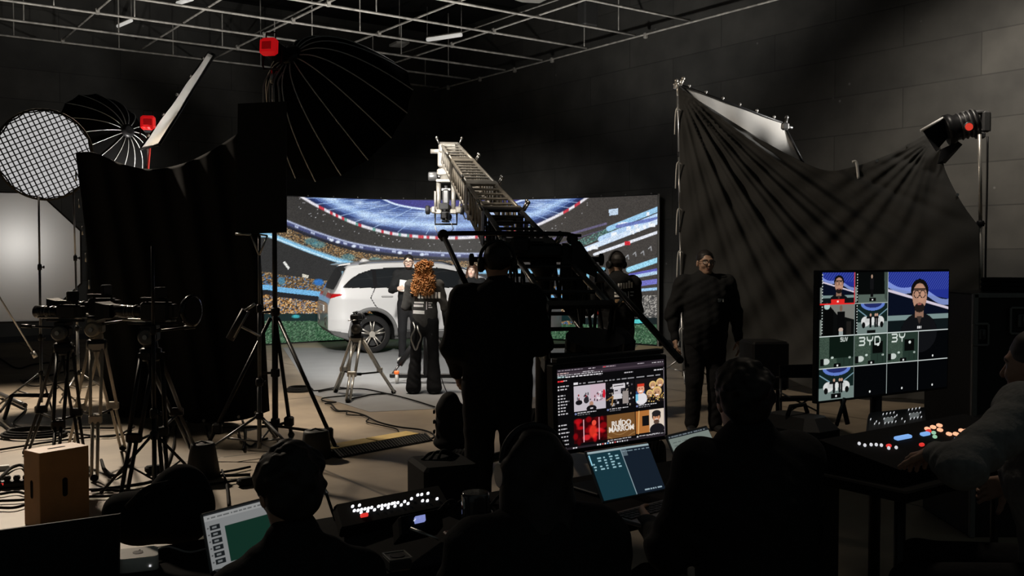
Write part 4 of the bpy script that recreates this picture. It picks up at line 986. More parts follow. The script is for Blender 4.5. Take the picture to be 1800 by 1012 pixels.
# flag panel on its own stand
fs, ff = stand_at('dark metal stand carrying the tall black flag panel', 456, 800, 412, spreadpx=.55, hub=.35, m=DALU, r=.019, a0=3.6, sect=3)
fY = ff.y
t = thing('flag_panel', 'tall black rectangular flag panel in front of the umbrella', 'flag', V(456, 412, fY))
mb = MB(); a, b, c, d = V(415, 412, fY), V(503, 408, fY), V(503, 178, fY), V(418, 182, fY); mb.hexa([a, b, b + Vector((0, .03, 0)), a + Vector((0, .03, 0)), d, c, c + Vector((0, .03, 0)), d + Vector((0, .03, 0))]); mb.build('cloth_panel', mat('flag_cloth', (.020, .020, .020), .9), t)
mb = MB(); mb.tube(V(414, 411, fY - .02), V(441, 412, fY - .02), .010); mb.tube(V(441, 412, fY - .02), V(455, 448, fY - .02), .008); mb.tube(V(470, 414, fY - .02), V(456, 448, fY - .02), .008); mb.tube(V(456, 412, fY - .02), V(470, 414, fY - .02), .008); mb.build('bracket', CHR, t)
# slim LED bar light on an arm
t = thing('led_bar', 'slim tilted LED bar light clamped to the stand left of the flag pole', 'light', V(424, 565, 8.3))
mb = MB(); p0, p1 = V(404, 596, 8.2), V(432, 545, 8.2); mb.path([p0, p1], .036, 10); mb.build('bar_body', BLK, t)
mb = MB(); mb.path([p0.lerp(p1, .05) + Vector((.03, -.02, .005)), p0.lerp(p1, .95) + Vector((.03, -.02, .005))], .008, 6); mb.build('edge_strip', STEEL, t)
mb = MB(); mb.tube(p1, V(448, 534, 8.2), .012); mb.tube(p0.lerp(p1, .5), V(456, 590, fY - .03), .012); mb.build('mount_arm', CHR, t)
# second umbrella, far left
u2r = V(182, 250, 14.2); u2h = V(226, 222, 13.7)
t, f, Rm, dep = dish('parabolic_umbrella', 'smaller black umbrella reflector with pale ribs opening to the left', 'umbrella', u2r, Vector((-1.0, .62, -.28)), .74, .55, 16, MATS['umbrella_cloth'], mat('rib_bright', (.5, .5, .48), .4, .3), hubr=.09, group='parabolic umbrellas', ribr=.0055)
studio_lamp('red-backed lamp behind the smaller umbrella at the left', V(261, 217, 13.6), (-.25, .95, -.06), 1.15)
light_stand('pale stand carrying the red lamp of the smaller umbrella', G(262, 671), V(259, 236, 13.6), m=CHR, r=.02, spreadpx=.5)
mb = MB(); mb.cable([V(261, 238, 13.5), V(263, 262, 13.5), V(260, 300, 13.5), V(258, 380, 13.5)], .016); tag(mb.build('power_cable', mat('red_cable', (.45, .03, .02), .5)), 'red cable hanging under the smaller umbrella lamp', 'cable')
# tilted scrim frame
def frame(name, label, pts, cloth, fm, r=.018, knobs=0, cat='diffusion frame'):
    pts = [Vector(p) for p in pts]; c = sum(pts, Vector()) / 4; t = thing(name, label, cat, c); n = (pts[1] - pts[0]).cross(pts[3] - pts[0]).normalized()
    W = 20; P = np.zeros((W, W, 3))
    for i in range(W):
        for j in range(W):
            u, v = j / (W - 1), i / (W - 1); p = (pts[0] * (1 - u) + pts[1] * u) * (1 - v) + (pts[3] * (1 - u) + pts[2] * u) * v
            P[i, j] = p + n * (.03 * math.sin(math.pi * u) * math.sin(math.pi * v) + .006 * math.sin(u * 17 + v * 9))
    me = grid_mesh('cloth', P); o = link('cloth', me, cloth, t); so = o.modifiers.new('thickness', 'SOLIDIFY'); so.thickness = .004
    mb = MB(); 
    for i in range(4): mb.tube(pts[i], pts[(i + 1) % 4], r)
    mb.build('tube_frame', fm, t)
    for k in range(knobs):
        p = pts[0].lerp(pts[1], (k + .5) / knobs); mb = MB(); mb.ball(p + Vector((0, 0, .04)), .026, 8); mb.tube(p, p + Vector((0, 0, .05)), .01); mb.build('clip', STEEL, t)
    return t
frame('scrim_frame', 'long white scrim frame tilted up steeply beside the red lamp', [V(247, 262, 13.2), V(367, 92, 15.2), V(377, 97, 13.2), V(280, 254, 11.4)], tr, BLKM, knobs=5)
# -- black cloth at the left
def drape(name, label, top, bot, Yt, Yb, folds, m, W=150, H=90, cat='cloth', left=None, right=None):
    """top, bot: pixel polylines left to right; Yt/Yb: depth functions of u"""
    tp = spline([Vector((a, b, 0)) for a, b in top], 10); bp = spline([Vector((a, b, 0)) for a, b in bot], 10)
    def at(pl, u):
        L = [0]
        for i in range(1, len(pl)): L.append(L[-1] + (pl[i] - pl[i - 1]).length)
        return (np.interp(u * L[-1], L, [p.x for p in pl]), np.interp(u * L[-1], L, [p.y for p in pl]))
    P = np.zeros((H, W, 3))
    for j in range(W):
        u = j / (W - 1); a, b = at(tp, u), at(bp, u)
        for i in range(H):
            v = i / (H - 1); x, y = a[0] + (b[0] - a[0]) * v, a[1] + (b[1] - a[1]) * v
            Y = Yt(u) + (Yb(u) - Yt(u)) * v; P[i, j] = V(x, y, Y + folds(u, v, x, y))
    t = thing(name, label, cat, Vector(P[-1, W // 2])); o = link('cloth', grid_mesh('cloth', P), m, t)
    for p in o.data.polygons: p.use_smooth = True
    so = o.modifiers.new('thickness', 'SOLIDIFY'); so.thickness = .005
    return t, P
def folds_l(u, v, x, y):
    return .10 * math.sin(u * 17 + v * 2.2) * (.2 + .8 * v) + .04 * math.sin(u * 41 - v * 5) + .05 * math.sin(v * 7 + u * 5)
t, P = drape('black_drape', 'huge black cloth sagging between stands behind the tripods at the left', [(133, 268), (165, 268), (215, 288), (268, 297), (325, 286), (375, 262), (415, 236), (445, 215)],
    [(190, 737), (230, 742), (300, 748), (360, 745), (430, 737), (474, 722)], lambda u: 10.9 - .9 * u, lambda u: 10.6 - .6 * u, folds_l, CLOTHK)
for k in range(9):
    p = Vector(P[-1, 8 + k * 16]); mb = MB(); mb.disc(p + Vector((0, -.02, .04)), (0, 1, 0), .016, .01, 12); mb.build('eyelet', STEEL, t)
for k in range(7):
    p = Vector(P[8 + k * 9, 0]); mb = MB(); mb.tube(p + Vector((-.02, -.02, .05)), p + Vector((-.02, -.02, -.05)), .010); mb.build('tie_clip', STEEL, t)
# thin front stand and weight bags
stand_at('thin black stand with a spiked tip between the nearest tripod and the cloth', 272, 872, 432, tx=268, spreadpx=.42, hub=.45, a0=.9, r=.017)
def weight(label, px, py, h, w0, w1, Y, post=None):
    c = V(px, py, Y); t = thing('weight_bucket', label, 'weight', c, group='black weight buckets')
    mb = MB(); mb.lathe([(w1 * .9, 0), (w1, .01), (w0 * 1.02, h * .93), (w0, h), (w0 * .85, h + .012)], c, n=20); mb.build('bucket', mat('bucket_black', (.016, .016, .016), .6), t)
    mb = MB(); mb.path([c + Vector((-w0 * .9, -.02, h)), c + Vector((0, -.03, h + .03)), c + Vector((w0 * .9, -.02, h))], .008, 6); mb.build('handle', BLKM, t)
    if post:
        mb = MB(); mb.tube(c, post, .02); mb.build('post', BLKM, t)
weight('black tapered bucket left of the seated man with curly hair', 357, 838, .26, .095, .135, 7.6, G(366, 878))
weight('black tapered bucket beside the foot of the wind-up stand', 556, 806, .24, .11, .135, 8.4)
# -- apple box
ab = thing('apple_box', 'orange-brown wooden box standing on end with slot handles', 'wooden box', G(100, 922))
Yb = G(100, 920).y; wood = mat('birch_ply', (.40, .19, .065), .5, 0, .22, 9)
fl_, fr_, bl_ = G(71, 931), G(153, 920), G(48, 912)
hgt = V(71, 797, fl_.y).z
ex = Vector((.60, .80, 0)) * .335; ey = Vector((-.80, .60, 0)) * .205
pts = [fl_, fl_ + ex, fl_ + ex + ey, fl_ + ey]; up = Vector((0, 0, hgt))
RmB = Matrix((ex.normalized(), ey.normalized(), Vector((0, 0, 1)))).transposed(); cB_ = fl_ + ex * .5 + ey * .5 + up * .5
mb = MB(); mb.box(cB_, (ex.length, .205, hgt), RmB, .004); mb.build('box_body', wood, ab)
mb = MB()
def slot(c, ux, uz, n, w, h):
    m = MB(); pts = []
    for i in range(20):
        a = 2 * math.pi * i / 20; s = h / 2 - w / 2; pts.append(c + ux * (w / 2 * math.cos(a)) + uz * (w / 2 * math.sin(a) + (s if math.sin(a) >= 0 else -s)) + n * .0012)
    m.prism(pts, n * -.004); m.build('slot_handle', mat('slot_dark', (.012, .008, .005), .9), ab)
eX, eY, eZ = ex.normalized(), ey.normalized(), Vector((0, 0, 1))
slot(cB_ - ey * .5, eX, eZ, -eY, .036, .125); slot(cB_ - ex * .5, eY, eZ, -eX, .034, .12); slot(cB_ + up * .5, eY, eX, eZ, .026, .12)
# ================================================================ camera crane
C0, C1 = V(789, 266, 13.0), V(1017, 590, 6.3)
bd = (C1 - C0).normalized(); blat = bd.cross(Vector((0, 0, 1))).normalized(); bup = blat.cross(bd).normalized()
if bup.z < 0: bup = -bup
if blat.x < 0: blat = -blat
cr = thing('camera_crane', 'long lattice camera crane reaching up from behind the monitor toward the LED screen', 'camera crane', Vector((V(955, 455, 7.4).x, 7.4, 0)))
def bw(t): return .11 + .095 * t, .10 + .10 * t          # half width, half height; t 0 tip .. 1 tail
def bp_(t, u, w): a, b = bw(t); return C0.lerp(C1, t) + blat * (u * a) + bup * (w * b)
ALUB = mat('boom_silver', (.30, .28, .245), .45, .5, .6, 16)
LOWB = mat('boom_dark', (.022, .022, .022), .45, .4)
def section(t0, t1, m, railm, pitch, name, plate=True):
    g = MB()
    for u in (-1, 1):
        for w in (-1, 1): g.tube(bp_(t0, u, w), bp_(t1, u, w), .022, .022, 8)
    rails = g.build(name, railm, cr); MATW[rails] = Matrix()
    n = max(2, int((t1 - t0) * (C1 - C0).length / pitch)); RM = Matrix((blat, bd, bup)).transposed()
    for i in range(n + 1):
        t = t0 + (t1 - t0) * i / n
        for w in (1, -1): g = MB(); g.box(bp_(t, 0, w), (bw(t)[0] * 2, .045, .02), RM, .006); g.build('rung', m, rails)
        if i < n:
            t2 = t0 + (t1 - t0) * (i + 1) / n
            for u in (-1, 1): h = MB(); h.path([bp_(t, u, 1), bp_(t2, u, -1), bp_(t2, u, 1)], .013, 6); h.build('diagonal_brace', m, rails)
    if plate:
        for t in (t0, t1):
            g = MB()
            for u in (-1, 1): g.box(bp_(t, u * 1.08, 0), (.012, .12, bw(t)[1] * 2.3), Matrix((blat, bd, bup)).transposed())
            g.box(bp_(t, 0, 1.1), (bw(t)[0] * 2.2, .10, .015), Matrix((blat, bd, bup)).transposed()); g.build('joint_plate', m, rails)
            for u in (-1.2, 1.2):
                g = MB(); p = bp_(t, u, 1.0); g.tube(p, p + bup * .07 + blat * u * .03, .012); g.ball(p + bup * .08 + blat * u * .03, .02, 8); g.build('joint_bolt', STEEL, rails)
    return rails
section(0, .19, ALUB, ALUB, .20, 'boom_section'); section(.20, .40, ALUB, ALUB, .16, 'boom_section'); section(.41, .58, ALUB, ALUB, .22, 'boom_section')
section(.59, .76, LOWB, DALU, .24, 'boom_section'); section(.77, 1.0, LOWB, STEEL, .28, 'boom_section')
# tail plate with holes and weights
T3 = Matrix((blat, bd, bup)).transposed()
g = MB(); g.box(bp_(.99, -1.15, .1), (.014, .34, .30), T3, .004); o = g.build('tail_plate', mat('plate_grey', (.30, .29, .27), .5, .4), cr); MATW[o] = Matrix()
for k in range(4):
    g = MB(); g.disc(bp_(.97 + .012 * k, -1.24, .45 - .3 * k), blat, .016, .02, 12); g.build('plate_hole', BLK, o)
for k in range(3):
    g = MB(); g.disc(bp_(1.02, .1, -.4) + bup * (.07 * k - .05) + blat * .05, bup, .19, .062, 24); g.build('counterweight', BLKM, cr)
g = MB(); g.box(V(1085, 612, 6.5), (.20, .25, .26), T3, .05); g.build('weight_box', BLK, cr)
g = MB(); g.tube(V(965, 625, 6.0), V(1032, 624, 6.0), .018); g.build('weight_bar', BLKM, cr)
# remote head at the tip
hY = 12.9; q = lambda x, y, dy=0: V(x, y, hY + dy)
hd_ = MB(); hd_.tube(q(757, 266), q(790, 266), .030, .030, 10); hd_.build('grip_tube', ALU, cr)
hb = MB(); hb.box(q(788, 262), (.24, .30, .12), None, .02); hb.box(q(800, 258), (.12, .2, .08), None, .02); hb.box(q(778, 280), (.12, .18, .22), None, .02); hb.box(q(782, 303), (.20, .2, .09), None, .02); hb.build('nose_plate', ALUB, cr)
rh = MB(); rh.tube(q(785, 285), q(785, 318), .075, .085, 14); rh.box(q(784, 318), (.26, .18, .04), None, .01)
o = rh.build('pan_motor', ALUB, cr); MATW[o] = Matrix()
g = MB(); g.lathe([(.05, -.06), (.06, -.05), (.06, .05), (.05, .06)], q(761, 310), (1, 0, 0), 14); g.tube(q(765, 310), q(780, 310), .02); g.build('pan_encoder', DALU, o)
for x in (771, 797):
    g = MB(); g.tube(q(x, 320), q(x, 374), .032, .032, 10); g.box(q(x, 372), (.09, .12, .06), None, .01); g.build('yoke_arm', ALUB, cr)
g = MB(); g.box(q(784, 346), (.09, .12, .20), None, .02); g.tube(q(784, 326), q(784, 340), .02); g.lathe([(.04, -.04), (.07, -.03), (.07, .03), (.04, .04)], q(784, 366), (0, -1, 0), 16); g.box(q(784, 333), (.12, .05, .03)); g.build('tilt_motor', DALU, cr)
g = MB(); g.tube(q(753, 369), q(818, 369), .028, .028, 10); g.box(q(764, 369), (.09, .12, .09), None, .015); g.box(q(806, 369), (.09, .12, .09), None, .015); g.build('tilt_axle', ALUB, cr)
for x in (752, 812):
    g = MB(); g.lathe([(.045, -.03), (.06, -.02), (.06, .02), (.045, .03)], q(x, 369), (1, 0, 0), 14); g.build('tilt_knob', BLK, cr)
g = MB(); g.path([q(765, 372), q(765, 394), q(803, 394), q(803, 372)], .016, 6); g.build('camera_cradle', BLKM, cr)
g = MB(); g.path([q(764, 397, -.1), q(768, 408, -.1), q(777, 413, -.1)], .006, 5); g.path([q(793, 392, -.1), q(797, 402, -.1), q(790, 410, -.1)], .006, 5); g.build('loose_cable', STEEL, cr)
g = MB(); g.tube(q(765, 336, -.05), q(765, 372, -.05), .015); g.tube(q(812, 340, 0), q(806, 372, 0), .015); g.build('side_rod', ALUB, cr)
g = MB(); g.path([q(806, 325), q(815, 345), q(812, 372), q(818, 385), q(826, 380)], .012, 6); g.path([q(800, 318), q(810, 332), q(820, 345), q(816, 368)], .010, 6); g.build('head_cable', DALU, cr)
g = MB(); g.box(V(828, 374, 11.6), (.10, .06, .18), None, .01); g.box(V(836, 376, 11.55), (.05, .06, .22), None, .006); g.build('control_unit', mat('unit_grey', (.38, .37, .35), .5), cr)
video_camera('black camera slung under the crane head', q(784, 391), (.1, 1, 0), .30, group='other cameras')
# pivot, operator's frame
pv = lambda x, y, Y: V(x, y, Y)
g = MB(); g.tube(pv(832, 456, 7.4), pv(1055, 456, 7.4), .022, .022, 10); ax = g.build('pivot_axle', BLKM, cr); MATW[ax] = Matrix()
for x in (829, 1057):
    g = MB(); g.lathe([(.03, -.02), (.047, -.012), (.047, .012), (.03, .02)], pv(x, 456, 7.4), (1, 0, 0), 16); g.build('axle_knob', BLK, ax)
g = MB(); g.box(pv(942, 440, 7.35), (.40, .24, .10), None, .02); g.box(pv(925, 432, 7.3), (.28, .1, .07), None, .015); g.box(pv(915, 430, 7.2), (.14, .08, .12), None, .02); g.build('pivot_block', BLKM, cr)
g = MB(); g.path(spline([pv(779, 424, 7.5), pv(780, 413, 7.5), pv(792, 410, 7.5), pv(890, 410, 7.5), pv(985, 411, 7.5), pv(1003, 414, 7.45), pv(1008, 424, 7.4)], 5), .019, 10); fr = g.build('steering_bar', BLKM, cr); MATW[fr] = Matrix()
g = MB(); g.ball(pv(779, 413, 7.5), .045, 12); g.build('bar_joint', BLK, fr)
g = MB(); g.ball(pv(1006, 420, 7.4), .045, 12); g.tube(pv(999, 414, 7.4), pv(1022, 414, 7.4), .012); g.build('bar_joint', BLK, fr)
g = MB(); g.tube(pv(779, 413, 7.5), pv(838, 540, 6.5), .020, .020, 10); g.build('steering_arm', BLKM, cr)
g = MB(); g.tube(pv(1032, 450, 7.2), pv(1196, 633, 5.1), .020, .020, 10); o = g.build('steering_arm', mat('arm_satin', (.03, .03, .03), .3, .6), cr)
g = MB(); g.prism([pv(988, 427, 7.3), pv(1008, 440, 7.3), pv(1008, 568, 7.3), pv(988, 540, 7.3)], (.05, .12, 0)); g.prism([pv(1006, 420, 7.2), pv(1020, 424, 7.2), pv(1036, 448, 7.2), pv(1044, 470, 7.2), pv(1047, 488, 7.2), pv(1031, 480, 7.2), pv(1029, 570, 7.2), pv(1006, 560, 7.2)], (0, .16, 0)); g.build('pivot_plate', BLKM, cr)
g = MB(); g.box(pv(1047, 480, 7.25), (.02, .05, .14), None, .005); g.build('plate_tab', BLKM, cr)
for x in (866, 913):
    g = MB(); g.box(pv(x, 396, 9.0), (.06, .10, .17), None, .02); g.build('yoke_post', BLKM, cr)
g = MB(); g.tube(pv(866, 388, 9.0), pv(913, 384, 9.0), .03); g.box(pv(888, 392, 9.0), (.16, .1, .05), None, .01); g.build('yoke_bridge', BLKM, cr)
# pedestal and dolly
px_, py_ = V(955, 455, 7.4).x, 7.4
g = MB(); g.lathe([(.06, .35), (.06, 1.60), (.10, 1.66), (.10, 1.72)], (px_, py_, 0), n=16); g.box((px_, py_, .33), (.5, .5, .08), Matrix.Rotation(.5, 3, 'Z'), .02); g.build('pedestal_column', BLKM, cr)
for k, (wx, wy) in enumerate(((V(812, 760, 6.75).x, 6.75), (V(938, 760, 8.6).x, 8.6), (1.05, 7.1))):
    w = Vector((wx, wy, .20)); g = MB(); g.tube((px_, py_, .32), w + Vector((0, 0, .08)), .035); g.build('outrigger', BLKM, cr)
    g = MB(); ax_ = Vector((1, -.25, 0)); g.lathe([(.10, -.07), (.17, -.075), (.195, -.06), (.20, -.03), (.20, .03), (.195, .06), (.17, .075), (.10, .07)], w, ax_, 32)
    for i in range(5): g.lathe([(.2005, -.055 + i * .024), (.203, -.049 + i * .024), (.2005, -.043 + i * .024)], w, ax_, 32, caps=False)
    o = g.build('wheel', RUB, cr); MATW[o] = Matrix()
    g = MB(); g.lathe([(.02, -.085), (.09, -.08), (.105, -.072)], w, ax_, 20); g.disc(w - ax_.normalized() * .085, ax_, .03, .03, 12); g.build('hubcap', STEEL, o)
# ================================================================ the people
from mathutils.bvhtree import BVHTree
def bvh_of(o):
    M = MATW.get(o, Matrix()); me = o.data
    return BVHTree.FromPolygons([v.co.copy() for v in me.vertices], [tuple(p.vertices) for p in me.polygons])
def decal(bv, name, quads, m, parent, n=6, lift=.006):
    """patches of print hugging a garment: each quad is four photo points"""
    g = MB()
    for qd in quads:
        pts = []; ok = True
        for i in range(n + 1):
            for j in range(n + 1):
                u, v = j / n, i / n
                x = (qd[0][0] * (1 - u) + qd[1][0] * u) * (1 - v) + (qd[3][0] * (1 - u) + qd[2][0] * u) * v
                y = (qd[0][1] * (1 - u) + qd[1][1] * u) * (1 - v) + (qd[3][1] * (1 - u) + qd[2][1] * u) * v
                d = ray(x, y).normalized(); h = bv.ray_cast(Vector((0, 0, CAMZ)), d)
                if h[0] is None: ok = False; break
                pts.append(h[0] - d * lift)
            if not ok: break
        if ok: g.add(pts, [(i * (n + 1) + j, i * (n + 1) + j + 1, (i + 1) * (n + 1) + j + 1, (i + 1) * (n + 1) + j) for i in range(n) for j in range(n)])
    if g.v: return g.build(name, m, parent)
def rq(x0, y0, x1, y1, sk=0): return [(x0, y0), (x1, y0 + sk), (x1, y1 + sk), (x0, y1)]
def child(t, nm):
    for c in t.children:
        if c.name.split('.')[0] == nm: return c
def shift(pose, dz, keep=('anR', 'anL')): return {k: (v if k in keep else (v[0], v[1], v[2] + dz)) for k, v in pose.items()}
# presenter
gp = G(719, 634, .005); PF = math.pi
t, M4, j, T3, hp = person('bearded person in black with glasses facing us and holding a white card by the car', gp, PF + .05, 1.78, STAND, dict(elR=(.27, .03, 1.17), wrR=(.17, .24, 1.19), elL=(-.25, -.02, 1.15), wrL=(-.22, .10, .93)),
    dict(beard=True, glasses=True, shoes='white_shoe', bulk=.98), 'short', skin=(.62, .43, .34), hand={'R': ((-.8, .5, .3), (0, -1, .2), .8)}, vox=.011, nod=-4)
c = MB(); wr = T3(j['wrR']); c.box(wr + Vector((.10, -.04, .06)), (.13, .006, .19), Matrix.Rotation(.15, 3, 'Y') @ Matrix.Rotation(.25, 3, 'X')); tag(c.build('cue_card', mat('card_white', (.8, .79, .76), .7)), 'white card held by the bearded person beside the car', 'card')
# woman with curly hair, from the back
gw = G(747, 691, .005)
t, M4, j, T3, hp = person('person with very long auburn curls seen from behind, black shirt and flared trousers', gw, -.05, 1.70, STAND, dict(elR=(.27, -.04, 1.12), wrR=(.285, .03, .86), elL=(-.26, .02, 1.14), wrL=(-.17, .26, 1.10), knR=(.11, .02, .5), anR=(.125, -.02, .085), hiL=(-.10, 0, .93), anL=(-.15, -.02, .085), knL=(-.125, .03, .5)),
    dict(top='black_tee', sleeve=.5, flare=.045, bulk=1.0, collar=False), 'curly', 'hair_auburn', skin=(.45, .29, .21), vox=.011, thin=.93)
bv = bvh_of(child(t, 'shirt'))
decal(bv, 'back_print', [rq(734 + i * 6, 513, 738 + i * 6, 524, .4) for i in range(7)] + [rq(728, 530, 745, 533, .5), rq(727, 535, 744, 539, .5), rq(726, 545, 746, 551, 1), rq(749, 530, 750.5, 544), rq(753, 531, 760, 533, 0), rq(753, 535, 758, 537), rq(753, 539, 760, 541)], MATS['white_print'], t)
for s, e in (('R', 1), ('L', 1)):
    sl = MB(); sl.tube(T3(j['el' + s]), T3(j['wr' + s] * .85 + j['el' + s] * .15), .046, .036, 12); sl.build('undersleeve', MATS['black_jacket'], t)
ch = MB(); ch.cable([V(726, 566, 12.27), V(729, 578, 12.2), V(723, 592, 12.2), V(726, 605, 12.2), V(731, 615, 12.2), V(736, 603, 12.2), V(740, 592, 12.2), V(735, 580, 12.2), V(733, 570, 12.27)], .010, 6); ch.build('hip_chain', STEEL, t)
wr = T3(j['wrR']); m = MB(); m.tube(wr + Vector((.02, .0, -.06)), wr + Vector((.05, .01, -.09)), .03, .034, 12); m.ball(wr + Vector((.055, .01, -.095)), .037, 12)
tag(m.build('microphone', mat('red_foam', (.7, .05, .04), .7)), 'small red handheld object in the right hand of the curly-haired person', 'microphone')
# smiling woman by the car front
gs = Vector((V(830, 470, 16.3).x, 16.3, 0))
person('smiling person with long brown hair in black, half hidden behind the crane operator', gs, PF - .15, 1.63, STAND, {}, dict(bulk=.95), 'long', 'hair_brown', skin=(.72, .50, .40), vox=.012, thin=.93, tilt=-5)
# gimbal operator from behind
gg = Vector((V(1083, 470, 10.3).x, 10.3, 0))
t, M4, j, T3, hp = person('person with a headset in a printed black hoodie, seen from behind, holding a camera rig', gg, .35, 1.80, STAND, dict(elL=(-.30, .06, 1.16), wrL=(-.26, .32, 1.28), elR=(.27, .06, 1.14), wrR=(.10, .30, 1.12)),
    dict(pants='grey_jeans', phones=1, mic=-1, bulk=1.12, hood=True, pbulk=1.1), 'short', skin=(.42, .26, .18), vox=.011, yaw=12, hand={'L': ((-.3, .8, .3), (.3, 0, -1), .9), 'R': ((-.8, .5, .2), (0, 0, -1), .9)})
bv = bvh_of(child(t, 'jacket'))
decal(bv, 'back_print', [rq(1086 + i * 4.6, 498 - .5 * i, 1089 + i * 4.6, 508 - .5 * i, 0) for i in range(6)] + [rq(1104, 493, 1108, 499), rq(1080, 513, 1096, 516, -1), rq(1104, 512, 1105.5, 523), rq(1108, 512, 1114, 514), rq(1108, 518, 1113, 520), rq(1080, 518, 1090, 522)], MATS['white_print'], t)
decal(bv, 'back_patch', [rq(1081, 526, 1098, 532, -1)], MATS['tan_print'], t)
gm = thing('gimbal_rig', 'handheld camera rig held by the person in the printed hoodie', 'camera rig', V(1045, 520, 9.9)); q = lambda x, y, d=0: V(x, y, 9.9 + d)
g = MB(); g.path([q(1035, 528), q(1045, 540), q(1058, 545), q(1062, 520), q(1058, 485)], .016, 8); g.tube(q(1035, 528), q(1033, 505), .02); g.build('handle_frame', BLKM, gm)
g = MB(); g.box(q(1050, 488), (.12, .16, .10), Matrix.Rotation(.4, 3, 'Z'), .015); g.tube(q(1047, 488, .08), q(1044, 487, .2), .035, .04, 14); g.build('camera_body', BLK, gm)
g = MB(); g.box(q(1054, 541), (.08, .05, .05), None, .01); g.build('battery_grip', BLK, gm); g = MB(); g.box(q(1051, 549), (.05, .03, .05), None, .012); g.build('red_knob', mat('red_foam', (.7, .05, .04)), gm)
# crane operator
go = Vector((V(874, 500, 5.9).x, 5.9, 0))
t, M4, j, T3, hp = person('crane operator in a bulky black coat and headphones, large dark figure seen from behind', go, .08, 1.84, STAND, dict(shR=(.19, -.02, 1.42), shL=(-.19, -.02, 1.42), elR=(.255, .02, 1.16), wrR=(.20, .26, 1.10), elL=(-.26, -.01, 1.14), wrL=(-.23, .16, .98)),
    dict(bulk=1.18, pbulk=1.16, phones=1, hood=True, hem=-.02), 'short', skin=(.40, .22, .14), vox=.010)
# man in the middle right
gm_ = G(1238, 758)
t, M4, j, T3, hp = person('person in glasses and a dark zip jacket standing alone before the right-hand drape', gm_, PF + .06, 1.82, STAND, dict(shR=(.21, -.015, 1.42), shL=(-.21, -.015, 1.42), elR=(.31, -.04, 1.13), wrR=(.30, .04, .90), elL=(-.31, -.04, 1.13), wrL=(-.32, .02, .89), pel=(0, .02, .95), waist=(0, .05, 1.08)),
    dict(bulk=1.24, pbulk=1.2, glasses=True, hem=-.03), 'short', skin=(.36, .22, .15), vox=.010, yaw=4)
bv = bvh_of(child(t, 'jacket'))
decal(bv, 'chest_logo', [rq(1262, 525, 1269, 526.2), rq(1262, 527.2, 1268, 528.4), rq(1262, 529.4, 1267, 530.4), rq(1270, 525, 1272, 530.4)], MATS['white_print'], t)
# seated crew in the foreground
JW = lambda loc, rz, H, **k: {n: (Matrix.Translation(Vector(loc)) @ Matrix.Rotation(rz, 4, 'Z') @ Matrix.Scale(H / 1.75, 4)).inverted() @ Vector(v) for n, v in k.items()}
m1 = Vector((V(505, 900, 2.75).x, 2.75, 0)) - Vector((-.06, .10, 0))
t, M4, j, T3, hp = person('seated person with thick dark hair at the lower left, before a bright laptop', m1, .55, 1.74, shift(SIT, -.150), dict(shL=(-.18, .04, .835), shR=(.18, .04, .835), elL=(-.25, .12, .60), wrL=(-.20, .36, .66), elR=(.26, .14, .60)), dict(bulk=1.02), 'mop', vox=.009, nod=-14)
m2 = Vector((V(928, 850, 2.85).x, 2.85, 0)) - Vector((-.05, .10, 0))
t, M4, j, T3, hp = person('seated person with long dark hair and headphones, seen from behind below the crane operator', m2, .38, 1.74, shift(SIT, -.115), {}, dict(bulk=1.28, phones=2), 'long', vox=.009, nod=-8)
m3 = Vector((V(1298, 700, 3.3).x, 3.3, 0)) - Vector((-.05, .10, 0))
t, M4, j, T3, hp = person('seated person with dark curly hair seen from behind, right of the video-page monitor', m3, .42, 1.78, shift(SIT, .0), {}, dict(bulk=1.26), 'mop', vox=.009, skin=(.4, .22, .14), yaw=-14)
m4 = Vector((V(1884, 700, 3.1).x, 3.1, 0)); rz4 = 1.12; H4 = 1.78
t, M4, j, T3, hp = person('person in a grey sweater at the right edge reaching for the lit console', m4, rz4, H4, shift(SIT, .13), JW(m4, rz4, H4, wrL=V(1646, 797, 3.03), elL=V(1690, 822, 2.75), shL=V(1800, 722, 2.98), wrR=V(1770, 850, 3.45), elR=V(1850, 830, 3.5)), dict(top='grey_sweater', bulk=1.06, collar=False), 'short', 'hair_grey', vox=.009, skin=(.34, .20, .14),
    hand={'L': (tuple((Matrix.Rotation(-rz4, 3, 'Z') @ Vector((-.12, .95, -.28)))), (0, 0, -1), .4)}, nod=-6, yaw=-26)
# stools
def stool(label, p, h):
    t = thing('stool', label, 'stool', (p.x, p.y, 0), group='crew stools'); g = MB(); g.lathe([(.15, h - .05), (.17, h - .03), (.17, h - .005), (.15, h)], (p.x, p.y, 0), n=24); g.build('seat', BLK, t)
    for k in range(4):
        a = k * math.pi / 2 + .5; g = MB(); g.tube((p.x + .12 * math.cos(a), p.y + .12 * math.sin(a), h - .05), (p.x + .2 * math.cos(a), p.y + .2 * math.sin(a), 0), .014); g.build('leg', BLKM, t)
stool('round black stool under the dark-haired person at the lower left', m1, .22); stool('round black stool under the person with headphones', m2, .26); stool('round black stool under the curly-haired person on the right', m3, .375); stool('tall black stool under the person in the grey sweater', m4, .46)
